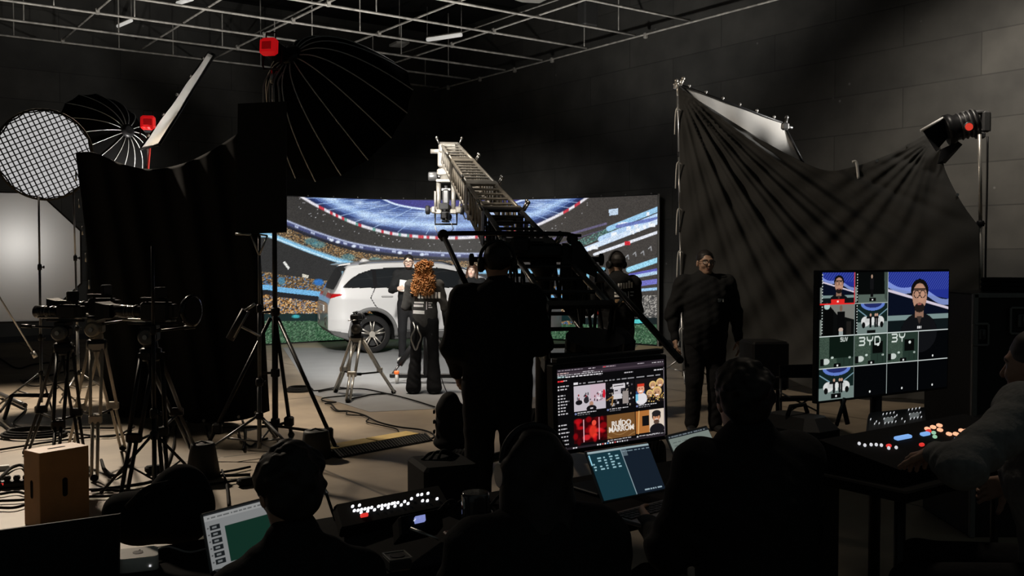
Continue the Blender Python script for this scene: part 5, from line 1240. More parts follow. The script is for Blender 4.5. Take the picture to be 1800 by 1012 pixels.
# ================================================================ right-hand side: drape, scrim, fresnel, screens, console
GREY_DRAPE = mat('grey_black_cloth', (.050, .050, .048), .8, 0, .18, 120)
cx, cy = 1192., 150.
def folds_r(u, v, x, y):
    a = math.atan2(y - cy, x - cx + 1); r = math.hypot(x - cx, y - cy)
    e = min(1, r / 90.) * max(0, 1 - max(0, r - 330) / 330)
    w = math.exp(-((a - .78) / .42) ** 2)
    d = .042 * w * e * (math.sin(a * 46) + .5 * math.sin(a * 83 + 1) + .3 * math.sin(a * 131 + r * .01))
    a2 = math.atan2(y - 238, 1645 - x); r2 = math.hypot(x - 1645, y - 238)
    d += .018 * math.exp(-((a2 - .75) / .45) ** 2) * max(0, 1 - r2 / 420) * min(1, r2 / 60) * math.sin(a2 * 40)
    d += .03 * math.sin(u * 23 + v * 9) * v + .03 * math.sin(v * 13 + u * 7) * (1 - u) * v + .012 * math.sin(u * 60 + v * 31)
    return d
t, P = drape('black_drape', 'huge dark cloth hung at the right, with folds from its top left corner', [(1192, 148), (1215, 168), (1250, 190), (1320, 234), (1390, 274), (1450, 299), (1500, 293), (1570, 268), (1640, 233), (1662, 300), (1690, 355), (1722, 400)],
    [(1200, 652), (1260, 640), (1340, 645), (1440, 688), (1560, 700), (1722, 705)], lambda u: 13.6 - 1.9 * u, lambda u: 13.2 - 2.2 * u, folds_r, GREY_DRAPE, W=230, H=150)
for k in (18, 46, 70, 92, 112, 132):
    p = Vector(P[k, 0]); mb = MB(); mb.cable([p + Vector((.02, -.03, .12)), p + Vector((-.03, -.04, .14)), p + Vector((-.05, -.04, .05)), p + Vector((-.06, -.04, -.22 if k < 120 else -.1))], .010); mb.build('tie_tape', WFAB, t)
p = Vector(P[0, 116]); mb = MB(); mb.cable([p + Vector((-.03, -.03, .06)), p + Vector((.02, -.04, .05)), p + Vector((.05, -.04, -.16))], .018); mb.build('tie_tape', WFAB, t)
for j in (130, 150, 170, 205):
    mb = MB(); p = Vector(P[1, j]); mb.disc(p + Vector((0, -.02, 0)), (0, 1, 0), .02, .015, 10); mb.build('eyelet', STEEL, t)
light_stand('tall pale stand at the left edge of the right-hand drape', G(1201, 668), V(1190, 140, 13.9), m=CHR, r=.02, spreadpx=.45, sect=4)
t = thing('clamp_cluster', 'cluster of pale clamps at the top left corner of the right-hand drape', 'clamp', V(1191, 150, 13.7))
for (x, y, dx, dy) in ((1186, 156, 1189, 142), (1189, 146, 1199, 142), (1196, 150, 1201, 138), (1184, 150, 1190, 147), (1192, 168, 1191, 150)):
    mb = MB(); mb.tube(V(x, y, 13.65), V(dx, dy, 13.65), .022, .018); mb.ball(V(dx, dy, 13.65), .03, 8); mb.build('clamp_arm', ALU, t)
frame('scrim_frame', 'white fabric scrim frame sloping behind the right-hand drape', [V(1197, 150, 14.2), V(1376, 216, 13.9), V(1412, 286, 13.6), V(1300, 258, 14.2)], MATS['translucent_white'], BLKM, knobs=6)
mb = MB(); p = V(1380, 222, 13.1); mb.box(p, (.10, .08, .10), None, .02); mb.tube(p, p + Vector((.02, 0, .10)), .02); mb.tube(p, p + Vector((.10, 0, -.02)), .018); mb.ball(p + Vector((.02, 0, .12)), .03, 8)
tag(mb.build('grip_clamp', DALU), 'dark clamp on the lower corner of the sloping white scrim frame', 'clamp')
# fresnel lamp with barn doors
fY = 12.0; q = lambda x, y, d=0: V(x, y, fY + d)
t = thing('fresnel_lamp', 'theatre spotlight with barn doors on the tall stand at the right', 'lamp', q(1690, 225))
ax = (q(1650, 232) - q(1692, 220)).normalized() + Vector((0, .25, 0)); Rm = basis(ax)
g = MB(); g.lathe([(.10, -.22), (.15, -.20), (.16, -.05), (.16, .06), (.19, .10), (.19, .17)], q(1688, 222), ax, 22); g.build('lamp_housing', BLKM, t)
for k in range(4):
    g = MB(); g.lathe([(.165, -.012), (.178, 0), (.165, .012)], q(1688, 222) + ax.normalized() * (-.16 + .055 * k), ax, 22, caps=False); g.build('cooling_fin', DALU, t)
g = MB(); g.disc(q(1672, 226), ax, .15, .02, 22); g.build('lens', mat('lens_glass', (.3, .3, .28), .1), t)
for pts in (((1622, 229), (1664, 204), (1670, 206), (1668, 240), (1648, 263)), ((1648, 288), (1655, 262), (1684, 248), (1692, 254), (1662, 287)), ((1646, 266), (1622, 229), (1628, 228), (1652, 262))):
    g = MB(); g.prism([q(x, y, .03 * i) for i, (x, y) in enumerate(pts)], (0, .012, 0)); g.build('barn_door', BLK, t)
g = MB(); g.tube(q(1618, 230), q(1664, 204), .018); g.build('door_edge', WHITEP, t)
g = MB(); g.path([q(1690, 200), q(1728, 197), q(1738, 200), q(1738, 228), q(1712, 232)], .03, 8); g.box(q(1732, 214), (.10, .10, .26), None, .02); g.box(q(1722, 238), (.12, .1, .08), None, .02); g.build('yoke', DALU, t)
g = MB(); g.disc(q(1703, 223, -.22), (0, 1, 0), .045, .03, 20); o = g.build('red_button', mat('red_light', (.7, .05, .03), .4, emit=.5, ecol=(1, .07, .04)), t)
g = MB(); g.lathe([(.045, -.02), (.06, -.02), (.06, .02), (.045, .02)], q(1703, 223, -.2), (0, 1, 0), 20); g.build('button_ring', DALU, t)
light_stand('tall pale steel stand holding the barn-door spotlight at the right', G(1726, 700), V(1722, 236, 11.8), m=mat('stand_steel', (.5, .48, .44), .35, .6), r=.034, spreadpx=.5, sect=3)
mb = MB(); mb.cable([V(1736, 240, 11.8), V(1735, 330, 11.75), V(1733, 420, 11.75), V(1732, 520, 11.75), V(1733, 640, 11.75)], .012); tag(mb.build('power_cable', BLK), 'black cable hanging down along the tall spotlight stand at the right', 'cable')
# multiview television
def person_pic(K, x, y, s, skin=(178, 136, 114), cloth=(16, 17, 20), w=1.2):
    q = Pic(120, 150, (0, 0, 0)); q.a[:] = -1; X0, Y0 = 60, 50
    bust(q, X0, Y0); 
    gx = np.round((K.X - x) / (s * w) + X0).astype(int); gy = np.round((K.Y - y) / s + Y0).astype(int)
    ok = (gx >= 0) & (gx < 120) & (gy >= 0) & (gy < 150) & (K.Y < y + 98 * s) & (K.X > x - 60 * s * w); v = q.a[np.clip(gy, 0, 149), np.clip(gx, 0, 119)]
    ok &= v[..., 0] >= 0; K.a[ok] = v[ok]
def bust(K, x, y, s=1.0, skin=(178, 136, 114), cloth=(16, 17, 20), glasses=True):
    K.ell(x, y + 62 * s, 42 * s, 34 * s, cloth); K.rect(x - 10 * s, y + 18 * s, x + 10 * s, y + 36 * s, [c * .8 for c in skin]); K.ell(x, y - 10 * s, 20 * s, 20 * s, (14, 12, 12)); K.ell(x, y, 16.5 * s, 23 * s, skin); K.ell(x + 4 * s, y - 4 * s, 9 * s, 14 * s, [min(255, c * 1.12) for c in skin], .6, 4)
    K.ell(x, y + 19 * s, 12 * s, 8 * s, (30, 24, 22)); K.ell(x, y + 13 * s, 5 * s, 1.8 * s, (150, 90, 84))
    if glasses:
        for e in (-7, 7):
            K.mix(np.abs(np.hypot(K.X - x - e * s, K.Y - y + 4 * s) - 6 * s) < .9 * s, (24, 20, 20))
    K.rect(x - 14 * s, y - 14 * s, x + 14 * s, y - 10.5 * s, (28, 22, 20), .7); K.poly([(x - 6 * s, y + 34 * s), (x + 6 * s, y + 34 * s), (x, y + 48 * s)], (60, 50, 46))
def car_pic(K, x0, y0, w, h):
    K.rect(x0, y0, x0 + w, y0 + h, (18, 34, 32)); K.rect(x0, y0 + h * .6, x0 + w, y0 + h, (112, 128, 124)); tm = (K.Y >= y0); K.mix(tm & (np.hypot((K.X - x0 - w * .5) / (w * .40), (K.Y - y0) / (h * .24)) < 1), (96, 124, 200)); K.mix(tm & (np.hypot((K.X - x0 - w * .5) / (w * .30), (K.Y - y0) / (h * .15)) < 1), (36, 44, 100))
    for i in (-1, 1): K.line([(x0 + w * (.5 + i * .48), y0 + h * .2), (x0 + w * (.5 + i * .2), y0 + h * .42)], 2.5, (150, 190, 210), .8)
    K.ell(x0 + w * .27, y0 + h * .58, w * .15, h * .16, (215, 216, 214)); K.ell(x0 + w * .73, y0 + h * .58, w * .15, h * .16, (215, 216, 214)); K.rect(x0 + w * .25, y0 + h * .45, x0 + w * .75, y0 + h * .62, (196, 198, 196)); K.rect(x0 + w * .3, y0 + h * .42, x0 + w * .7, y0 + h * .5, (20, 22, 24))
    for x in (.2, .8): K.ell(x0 + w * x, y0 + h * .70, w * .055, h * .10, (12, 12, 12))
    for x in (.40, .56, .62): K.rect(x0 + w * x, y0 + h * .40, x0 + w * x + w * .055, y0 + h * .78, (12, 12, 14)); K.ell(x0 + w * x + w * .028, y0 + h * .38, w * .03, h * .05, (190, 150, 130))
    K.rect(x0 + w * .47, y0 + h * .45, x0 + w * .54, y0 + h * .72, (220, 222, 220))
def letters_byd(K, x, y, s, n=3):
    c = (214, 222, 216); w = 3.2 * s
    K.line([(x, y), (x + 15 * s, y), (x + 17 * s, y + 3 * s), (x + 14 * s, y + 7 * s), (x + 2 * s, y + 7 * s)], w, c); K.line([(x + 14 * s, y + 7 * s), (x + 17 * s, y + 11 * s), (x + 14 * s, y + 15 * s), (x, y + 15 * s)], w, c)
    if n > 1: K.line([(x + 24 * s, y), (x + 25 * s, y + 5 * s), (x + 29 * s, y + 7 * s), (x + 38 * s, y + 7 * s), (x + 41 * s, y + 4 * s), (x + 42 * s, y)], w, c); K.line([(x + 33 * s, y + 7 * s), (x + 33 * s, y + 15 * s)], w, c)
    if n > 2: K.line([(x + 49 * s, y + 15 * s), (x + 49 * s, y), (x + 61 * s, y), (x + 65 * s, y + 4 * s), (x + 65 * s, y + 11 * s), (x + 61 * s, y + 15 * s), (x + 49 * s, y + 15 * s)], w, c)
K = Pic(480, 288, (3, 4, 6)); TW, TH = 120, 72
def blue_bg(x0, y0, w, h):
    m = (K.X >= x0) & (K.X < x0 + w) & (K.Y >= y0) & (K.Y < y0 + h); v = (K.Y - y0) / h; u = (K.X - x0) / w
    K.mix(m, (8, 14, 30)); K.mix(m & (v < .25 + .22 * u), (34, 48, 140)); K.mix(m & (np.abs(v - .2 - .3 * u - .05 * np.sin(u * 9)) < .05), (150, 170, 235), .8)
    K.mix(m & (np.abs(v - .30 - .33 * u) < .022), (210, 200, 215)); K.mix(m & (v < .3) & ((K.X + K.Y) % 9 < 1.2), (110, 130, 210), .5); K.mix(m & (v > .72), (150, 176, 170), .8); K.mix(m & (v > .80), (14, 22, 24))
blue_bg(8, 0, 112, TH); person_pic(K, 64, 28, .72); K.rect(38, 61, 84, 70, (225, 40, 36)); K.rect(58, 63.5, 64, 67.5, (250, 220, 215))
K.rect(120, 0, 240, TH, (6, 8, 8)); K.rect(132, 52, 240, TH, (84, 98, 90)); K.poly([(225, 0), (240, 0), (240, TH), (228, 60)], (62, 74, 68)); K.ell(180, 10, 3.2, 4.5, (170, 140, 120)); K.rect(174, 15, 187, 40, (18, 18, 20)); K.rect(176, 40, 186, 58, (12, 12, 13)); K.rect(172, 60, 196, 68, (8, 8, 8)); K.rect(181, 62.5, 186, 66, (235, 235, 235))
blue_bg(240, 0, 240, 144); person_pic(K, 362, 60, 1.42); K.rect(355, 132, 358, 138, (235, 235, 235)); K.rect(360, 132, 366, 138, (225, 225, 225)); K.rect(369, 132, 371, 138, (235, 235, 235))
K.rect(0, TH, 120, 2 * TH, (9, 10, 10)); K.poly([(30, TH), (120, TH), (120, TH + 36), (60, TH + 24)], (120, 120, 114)); K.ell(24, TH + 4, 10, 7, (176, 200, 196)); K.rect(16, TH + 12, 46, 2 * TH, (5, 5, 5)); K.ell(72, TH + 9, 5, 7, (120, 92, 78)); K.rect(60, TH + 17, 86, TH + 66, (7, 7, 8)); K.ell(72, TH + 58, 8, 5, (190, 170, 156)); K.rect(66, TH + 62, 80, 2 * TH, (150, 160, 158)); K.rect(92, TH + 40, 108, 2 * TH, (30, 28, 26))
car_pic(K, 130, TH, 110, TH); K.rect(120, TH, 130, 2 * TH, (4, 6, 6)); K.rect(165, 2 * TH - 9, 196, 2 * TH - 2, (8, 8, 8))
for x0, n in ((0, 0), (120, 3), (240, 2)):
    y0 = 2 * TH; K.rect(x0, y0, x0 + 120, y0 + TH, (36, 52, 44)); m = (K.X >= x0) & (K.X < x0 + 60) & (K.Y > y0) & (K.Y < y0 + TH); K.noise(m, [(60, 78, 66), (82, 100, 86), (50, 64, 56)], 1, .8)
    bx = x0 + (34 if n == 0 else 66); K.rect(bx, y0 + (0 if n == 0 else 18), bx + (84 if n == 0 else 38), y0 + (50 if n == 0 else 46), (12, 24, 18) if n == 0 else (6, 8, 7))
    K.ell(x0 + 22, y0 + 56, 13, 7, (196, 204, 198)); K.rect(x0 + 4, y0 + 50, x0 + 16, y0 + 66, (10, 12, 12)); K.rect(x0 + 50, y0 + 62, x0 + 74, y0 + 71, (6, 7, 7)); K.ell(x0 + 62, y0 + 66.5, 3, 2.4, (235, 238, 235)); K.ell(x0 + 44, y0 + 48, 5, 2.5, (190, 205, 196)); K.ell(x0 + 104, y0 + 50, 4, 2.5, (190, 205, 196))
    for x in (.7, .86): K.line([(x0 + 120 * x, y0 + 48), (x0 + 120 * x, y0 + 66)], 1.2, (20, 26, 22))
    if n: letters_byd(K, x0 + 18, y0 + (7 if n == 3 else 4), 1.15, n); K.ell(x0 + 86, y0 + 25, 5, 3.6, (220, 226, 222))
x, y = 72, 2 * TH + 4
for i, pl in enumerate((((6, 0), (0, 0), (0, 3.5), (6, 3.5), (6, 8), (0, 8)), ((9, 0), (9, 8), (15, 8), (15, 0)), ((18, 0), (21, 8), (24, 0)))): K.line([(x + a, y + b) for a, b in pl], 2, (220, 228, 222))
car_pic(K, 0, 3 * TH, 120, TH); K.rect(42, 4 * TH - 14, 76, 4 * TH - 3, (6, 7, 7)); K.ell(59, 4 * TH - 8.5, 3, 2.4, (240, 240, 240))
for tx, ty in ((3, 2), (1, 3), (2, 3), (3, 3)): K.ell(tx * 120 + 58, ty * TH + 62, 3, 2.6, (235, 238, 236))
for a in range(10):
    for x0, y0 in ((8, 0), (128, 0), (8, TH), (128, TH)): K.rect(x0 - 1, y0 + 4 + a * 6.5, x0 + 2, y0 + 6.5 + a * 6.5, (200, 210, 205))
for x0, y0 in ((0, 0), (120, 0), (0, TH)): K.rect(x0 + 1, y0 + 34, x0 + 7, y0 + TH - 3, (150, 160, 152), .8)
K.rect(0, 2 * TH - 1, 480, 2 * TH + 1, (215, 225, 222)); K.rect(0, 3 * TH - 1, 480, 3 * TH + 1, (200, 208, 205)); K.rect(119, 0, 121, 4 * TH, (120, 132, 130)); K.rect(239, 0, 241, 4 * TH, (160, 170, 168)); K.rect(359, 2 * TH, 361, 4 * TH, (180, 188, 186)); K.rect(120, TH - 1, 240, TH + 1, (160, 172, 168)); K.rect(0, TH - 2, 119, TH + 1, (230, 40, 40)); K.rect(117, 0, 120, TH, (210, 40, 50))
TL, TR, BL = V(1442, 479, 4.47), V(1668, 477, 5.0), V(1439, 705, 4.47)
tv = thing('television', 'large television showing a grid of camera views, at the right beside the console', 'television', Vector((TL.x * .5 + TR.x * .5, TL.y * .5 + TR.y * .5, 0)))
SCRM = picture_mat('screen_picture', .95)
def display(t, pic, TL, TR, BL, bez=.012, thick=.03, nm='bezel', m=BLK, scr='screen', pm=None):
    TL, TR, BL = Vector(TL), Vector(TR), Vector(BL); x = (TR - TL).normalized(); y = (TL - BL).normalized(); n = x.cross(y).normalized()
    b = MB(); c = (TR + BL) / 2 - n * (thick / 2 + .002)
    b.box(c, ((TR - TL).length + 2 * bez, (BL - TL).length + 2 * bez, thick), Matrix((x, y, n)).transposed(), .004); b.build(nm, m, t)
    return panel(scr, pic, TL, TR, BL, pm or SCRM, t), x, y, n
_, x, y, n = display(tv, K, TL, TR, BL)
c = (TR + BL) / 2; g = MB(); g.tube(Vector((c.x, c.y, 0)) - n * .06, c - n * .06, .03); g.box(Vector((c.x, c.y, .02)), (.6, .5, .04), None, .01); g.box(c - n * .045, (.3, .04, .3), Matrix((x, n, y)).transposed(), .005); g.build('stand', BLKM, tv)
g = MB(); b0 = V(1485, 700, 4.55); g.tube(b0, V(1470, 748, 4.5), .010); g.build('table_foot', BLKM, tv); g = MB(); g.tube(V(1480, 702, 4.6), V(1490, 745, 4.6), .012); g.build('table_foot', BLKM, tv)
# flight case and coil
fc = thing('flight_case', 'tall black flight case with metal edges and latches at the right edge', 'flight case', (3.7, 6.3, 0))
p0 = V(1711, 516, 6.0); g = MB(); zt = p0.z; g.box((p0.x + .75, 6.35, zt / 2), (1.5, .7, zt), None, .01); g.build('case_body', mat('case_laminate', (.013, .013, .013), .6), fc)
for (dx, w, h, z) in ((.0, .03, zt, zt / 2),): 
    g = MB(); g.box((p0.x + .012, 6.0, zt / 2), (.034, .03, zt), None, .004); g.build('edge_rail', mat('rail_dull', (.16, .16, .155), .45, .6), fc)
g = MB(); g.box((p0.x + .75, 6.0, zt - .012), (1.5, .03, .03), None, .004); g.build('edge_rail', MATS['rail_dull'], fc)
for (xa, ya, xb, yb) in ((1711, 569, 1736, 606), (1776, 541, 1812, 586)):
    a, b = V(xa, ya, 5.99), V(xb, yb, 5.99); w, h = b.x - a.x, a.z - b.z; cc = (a + b) / 2
    g = MB()
    for dx in (-1, 1): g.box(cc + Vector((dx * w / 2, -.004, 0)), (.014, .018, h), None, .003); g.box(cc + Vector((0, -.004, dx * h / 2)), (w, .018, .014), None, .003)
    o = g.build('recessed_latch', MATS['rail_dull'], fc); MATW[o] = Matrix()
    g = MB(); g.box(cc + Vector((.01, -.002, 0)), (w * .45, .016, h * .5), None, .004); g.tube(cc + Vector((.01, -.015, -h * .2)), cc + Vector((.01, -.015, h * .2)), .008); g.build('latch_handle', DALU, o)
g = MB(); cc = V(1775, 503, 6.35); cc.z = zt + .045
for k in range(3): g.path([cc + Vector((.16 * math.cos(a), .16 * math.sin(a), -.028 + .03 * k)) for a in np.linspace(0, 2 * math.pi, 29)], .016, 6)
tag(g.build('cable_coil', RUB), 'black coil of cable lying on top of the flight case', 'cable coil')
# desk and console
def table(label, a0, a1, b0, b1, z, mt=None):
    c = R((a0 + a1) / 2, (b0 + b1) / 2, 0); t = thing('table', label, 'table', c); rm = Matrix.Rotation(ra, 3, 'Z')
    g = MB(); g.box(c + Vector((0, 0, z - .02)), (a1 - a0, b1 - b0, .04), rm, .006); g.build('tabletop', mt or mat('table_black', (.010, .010, .010), .92), t)
    for a in (a0 + .06, a1 - .06):
        for b in (b0 + .06, b1 - .06): g = MB(); g.tube(R(a, b, 0), R(a, b, z - .04), .02); g.build('leg', BLKM, t)
    return t
table('high black desk under the lit console at the right', 2.92, 4.75, 1.80, 2.48, .98)
cs = thing('mixing_console', 'long control console with blue and orange lit buttons, under the right hand screen', 'console', R(4.05, 2.1, .98))
o0, ux, uy = R(2.98, 1.86, .985), RA, RB
def cq(u, v, h): return o0 + ux * u + uy * v + Vector((0, 0, h + .16 * v))
def lit_at(px, py): return G(px, py, 1.07)
g = MB(); g.hexa([cq(0, 0, 0) , cq(1.0, 0, 0), o0 + ux * 1.0 + uy * .33, o0 + uy * .33, cq(0, 0, .05), cq(1.0, 0, .05), cq(1.0, .33, .05), cq(0, .33, .05)]); g.build('console_body', MBLK, cs)
nrmC = (ux.cross(uy + Vector((0, 0, .16)))).normalized()
def on_console(px, py):
    p = cq(0, 0, .052); d = ray(px, py); t_ = (p - Vector((0, 0, CAMZ))).dot(nrmC) / d.dot(nrmC); return Vector((0, 0, CAMZ)) + d * t_
def glow(nm, c, e): return mat(nm, [x * .4 for x in c], .4, 0, .02, 3, emit=e, ecol=c)
rmC = Matrix((ux, (uy + Vector((0, 0, .16))).normalized(), nrmC)).transposed()
orange = glow('lit_orange', (1, .48, .28), 1.1); blue = glow('lit_blue', (.25, .5, 1), .8); red = glow('lit_red', (1, .05, .04), .7); white = glow('lit_white', (.9, .9, .95), .7); green = glow('lit_green', (.5, .9, .6), .6)
def button(px, py, w, h, m, parent, fn, rm, nm='lit_button'):
    c = fn(px, py); s = (c - Vector((0, 0, CAMZ))).length / F; g = MB(); g.box(c + rm @ Vector((0, 0, .004)), (w * s, h * s, .012), rm, .003); return g.build(nm, m, parent)
for x, y in ((1630, 755), (1652, 757), (1680, 764), (1703, 767), (1700, 758), (1651, 749), (1716, 766), (1668, 764), (1640, 752), (1690, 758)): button(x, y, 7, 8, orange, cs, on_console, rmC)
button(1587, 770, 40, 9, blue, cs, on_console, rmC, 'lit_display'); button(1626, 764, 20, 8, blue, cs, on_console, rmC, 'lit_display'); button(1682, 773, 10, 6, blue, cs, on_console, rmC, 'lit_display')
for x, y in ((1562, 785), (1620, 783), (1632, 759)): button(x, y, 9, 6, red, cs, on_console, rmC)
for x, y in ((1510, 781), (1520, 784), (1531, 783), (1540, 783), (1549, 784), (1562, 789), (1575, 788)): button(x, y, 4, 5, white, cs, on_console, rmC)
for x, y in ((1641, 762), (1643, 769)): button(x, y, 6, 6, green, cs, on_console, rmC)
# small pair of lit keypads behind the console
kp = thing('keypad_panel', 'dark sloped panel with two small grey lit keypads behind the console', 'control panel', V(1566, 740, 4.5))
TLk, TRk, BLk = V(1528, 724, 4.55), V(1628, 714, 4.75), V(1524, 760, 4.30)
xk = (TRk - TLk).normalized(); yk = (TLk - BLk).normalized(); nk_ = xk.cross(yk).normalized(); rmK = Matrix((xk, yk, nk_)).transposed()
g = MB(); g.box((TRk + BLk) / 2 - nk_ * .02, ((TRk - TLk).length, (TLk - BLk).length, .04), rmK, .008); g.build('panel_body', BLK, kp)
def on_k(px, py):
    d = ray(px, py); t_ = (TLk - Vector((0, 0, CAMZ))).dot(nk_) / d.dot(nk_); return Vector((0, 0, CAMZ)) + d * t_
pad = glow('pad_grey', (.30, .33, .33), .30); whk = glow('key_white', (.85, .88, .9), .6)
for (x, y) in ((1562, 739), (1607, 731)):
    o = button(x, y, 22, 16, pad, kp, on_k, rmK, 'keypad')
    for i in range(4):
        for j in range(3): button(x - 10 + i * 6.3 + j * 1.6, y - 10 + j * 8 - i * 1, 2.6, 2.4, whk, kp, on_k, rmK, 'key')
for x, y in ((1540, 742), (1537, 746), (1545, 745), (1585, 737), (1590, 742), (1576, 731), (1530, 738)): button(x, y, 2.5, 2.5, whk, kp, on_k, rmK, 'key')
# chair, cases at the middle right
def box_thing(name, label, cat, c, d, rz, m, bev=.02, extra=None, part='body'):
    t = thing(name, label, cat, (c[0], c[1], c[2] - d[2] / 2)); g = MB(); rm = Matrix.Rotation(rz, 3, 'Z'); g.box(c, d, rm, bev); g.build(part, m, t)
    return t, rm, Vector(c)
p = V(1402, 728, 4.3); t, rm, c = box_thing('equipment_case', 'black rounded equipment case on the floor right of the curly-haired person', 'case', (p.x, p.y, p.z / 2), (.24, .34, p.z), ra, MATS['case_laminate'], .05)
g = MB(); g.path([c + rm @ Vector((-.07, 0, p.z / 2)), c + rm @ Vector((-.05, 0, p.z / 2 + .04)), c + rm @ Vector((.05, 0, p.z / 2 + .04)), c + rm @ Vector((.07, 0, p.z / 2))], .01); g.build('handle', RUB, t)
p = V(1342, 662, 9.3); t, rm, c = box_thing('equipment_rack', 'black box with small lights behind the person in the zip jacket', 'equipment rack', (p.x, p.y, .72), (.36, .4, .46), .1, BLKM, .02)
for i in range(3): g = MB(); g.box((p.x - .08 + i * .08, p.y - .21, .62), (.03, .02, .012)); g.build('status_light', white if i == 0 else DALU, t)
g = MB()
for dx in (-.14, .14): g.tube((p.x + dx, p.y, 0), (p.x + dx, p.y, .5), .02)
g.build('leg_pair', BLKM, t)
p = V(1400, 745, 8.6); t = thing('folding_chair', 'folding chair with pale tubes below the lower edge of the right-hand drape', 'chair', (p.x, p.y, 0)); q = lambda x, y, Y: V(x, y, Y)
for (a, b) in (((1372, 648, 8.7), (1373, 742, 8.5)), ((1440, 652, 8.9), (1436, 735, 8.8))): g = MB(); g.tube(q(*a), Vector((q(*b).x, q(*b).y, 0)), .013); g.build('leg', DALU, t)
g = MB(); g.prism([q(1371, 664, 8.65), q(1441, 664, 8.85), q(1441, 640, 8.85), q(1371, 642, 8.65)], (0, .03, 0)); g.build('backrest', BLK, t)
g = MB(); g.prism([q(1370, 706, 8.4), q(1432, 704, 8.4), q(1442, 700, 8.9), q(1374, 701, 8.9)], (0, 0, .03)); g.build('seat', BLK, t)
for (a, b) in (((1372, 690, 8.6), (1436, 722, 8.7)), ((1376, 730, 8.5), (1440, 690, 8.8))): g = MB(); g.tube(q(*a), q(*b), .008); g.build('brace', CHR, t)
# ================================================================ foreground tables, monitors, laptops, switcher
table('black table in front of the seated person at the lower left', -.9, 2.02, 2.72, 3.46, .74)
table('black table under the video-page monitor and two laptops', 2.16, 3.35, 2.56, 3.22, .80)
# video page monitor
K = Pic(392, 292, (10, 9, 11))
K.rect(0, 0, 392, 26, (44, 36, 44)); K.rect(0, 13, 392, 20, (64, 54, 62)); K.dashes(4, 4, 90, 4, (150, 140, 150), 3); K.dashes(110, 5, 135, 5, (190, 180, 188), 3); K.rect(160, 3, 210, 10, (84, 74, 84)); K.rect(163, 5, 172, 8, (220, 60, 70)); K.dashes(174, 5, 205, 5, (190, 170, 176), 2); K.dashes(90, 15, 130, 15, (190, 185, 190), 3); K.dashes(290, 6, 315, 6, (170, 160, 168), 3); K.dashes(345, 8, 388, 8, (190, 184, 188), 3)
K.dashes(2, 14, 40, 14, (220, 190, 185), 3); K.dashes(2, 21, 160, 21, (200, 196, 200), 3); K.dashes(30, 28, 160, 28, (225, 222, 226), 3.4); K.dashes(2, 26, 30, 26, (170, 195, 195), 5)
K.rect(2, 41, 9, 46, (230, 40, 50)); K.rect(11, 41, 22, 46, (255, 60, 60)); K.dashes(22, 41, 38, 41, (220, 200, 202), 3); K.dashes(145, 33, 156, 33, (70, 66, 70), 3); K.dashes(240, 34, 272, 34, (190, 186, 190), 4); K.dashes(352, 36, 386, 36, (215, 212, 216), 4)
K.rect(57, 53, 72, 61, (225, 222, 226)); 
for x, w in ((76, 8), (90, 9), (108, 26), (140, 22), (168, 10), (184, 8), (196, 8), (212, 12), (230, 18), (252, 24), (285, 30), (325, 26), (358, 18)): K.rect(x, 56, x + w, 60, (150, 148, 152))
for i, y in enumerate(list(range(60, 170, 11)) + list(range(185, 285, 14))):
    if i in (2, 10): continue
    K.rect(2, y, 7, y + 5, (215, 212, 214)); K.dashes(11, y, random.uniform(26, 40), y, (205, 202, 206), 3.2)
K.rect(57, 66, 170, 158, (196, 188, 196)); K.rect(115, 66, 170, 130, (206, 176, 190), .7)
for i in range(46): x = random.uniform(62, 164); y = random.uniform(92, 122); K.rect(x, y, x + random.uniform(2, 5), y + random.uniform(4, 11), random.choice([(28, 24, 30), (60, 56, 62), (150, 40, 50), (90, 86, 92), (236, 230, 234)]))
K.ell(74, 126, 12, 9, (22, 20, 24)); K.ell(100, 120, 9, 12, (40, 38, 44)); K.ell(164, 104, 5, 16, (210, 30, 50)); K.ell(118, 135, 7, 9, (176, 132, 110)); K.ell(118, 152, 18, 12, (20, 18, 22)); K.rect(114, 150, 124, 154, (226, 220, 224))
K.rect(172, 66, 276, 158, (16, 15, 18))
for i in range(70): x = random.uniform(174, 270); y = random.uniform(68, 152); K.rect(x, y, x + random.uniform(2, 7), y + random.uniform(2, 8), random.choice([(90, 86, 92), (150, 140, 130), (50, 46, 52), (200, 196, 200)]))
K.rect(196, 74, 242, 92, (214, 208, 212)); K.rect(200, 92, 226, 112, (196, 190, 196)); K.rect(194, 112, 230, 130, (210, 206, 210)); K.rect(203, 97, 215, 101, (30, 28, 32)); K.rect(200, 80, 236, 83, (40, 38, 42)); K.rect(232, 104, 254, 150, (150, 140, 136)); K.line([(174, 130), (196, 118), (192, 150)], 5, (150, 112, 66))
K.rect(280, 66, 388, 158, (24, 20, 22)); 
def face(x, y, r, sk, hr): K.ell(x, y - r * .35, r * 1.05, r * 1.05, hr); K.ell(x, y, r * .82, r * 1.02, sk); K.ell(x, y + r * .45, r * .42, r * .16, (250, 240, 236)); K.ell(x - r * .3, y - r * .15, r * .12, r * .09, (30, 20, 18)); K.ell(x + r * .3, y - r * .15, r * .12, r * .09, (30, 20, 18))
K.rect(282, 110, 316, 156, (40, 70, 120)); K.ell(302, 140, 22, 22, (226, 222, 226)); K.rect(281, 122, 290, 150, (110, 190, 220)); face(300, 104, 17, (226, 160, 130), (40, 24, 20)); K.rect(288, 84, 314, 94, (210, 60, 40))
for x, y, r in ((346, 96, 13), (374, 90, 14), (362, 124, 17), (334, 126, 12)): face(x, y, r, (196, 150, 112), (226, 190, 120))
for i in range(40): x = random.uniform(322, 386); y = random.uniform(120, 154); K.rect(x, y, x + 4, y + 4, random.choice([(220, 180, 90), (150, 110, 60), (236, 214, 150), (70, 50, 36)]))
K.rect(284, 146, 322, 154, (230, 228, 230)); 
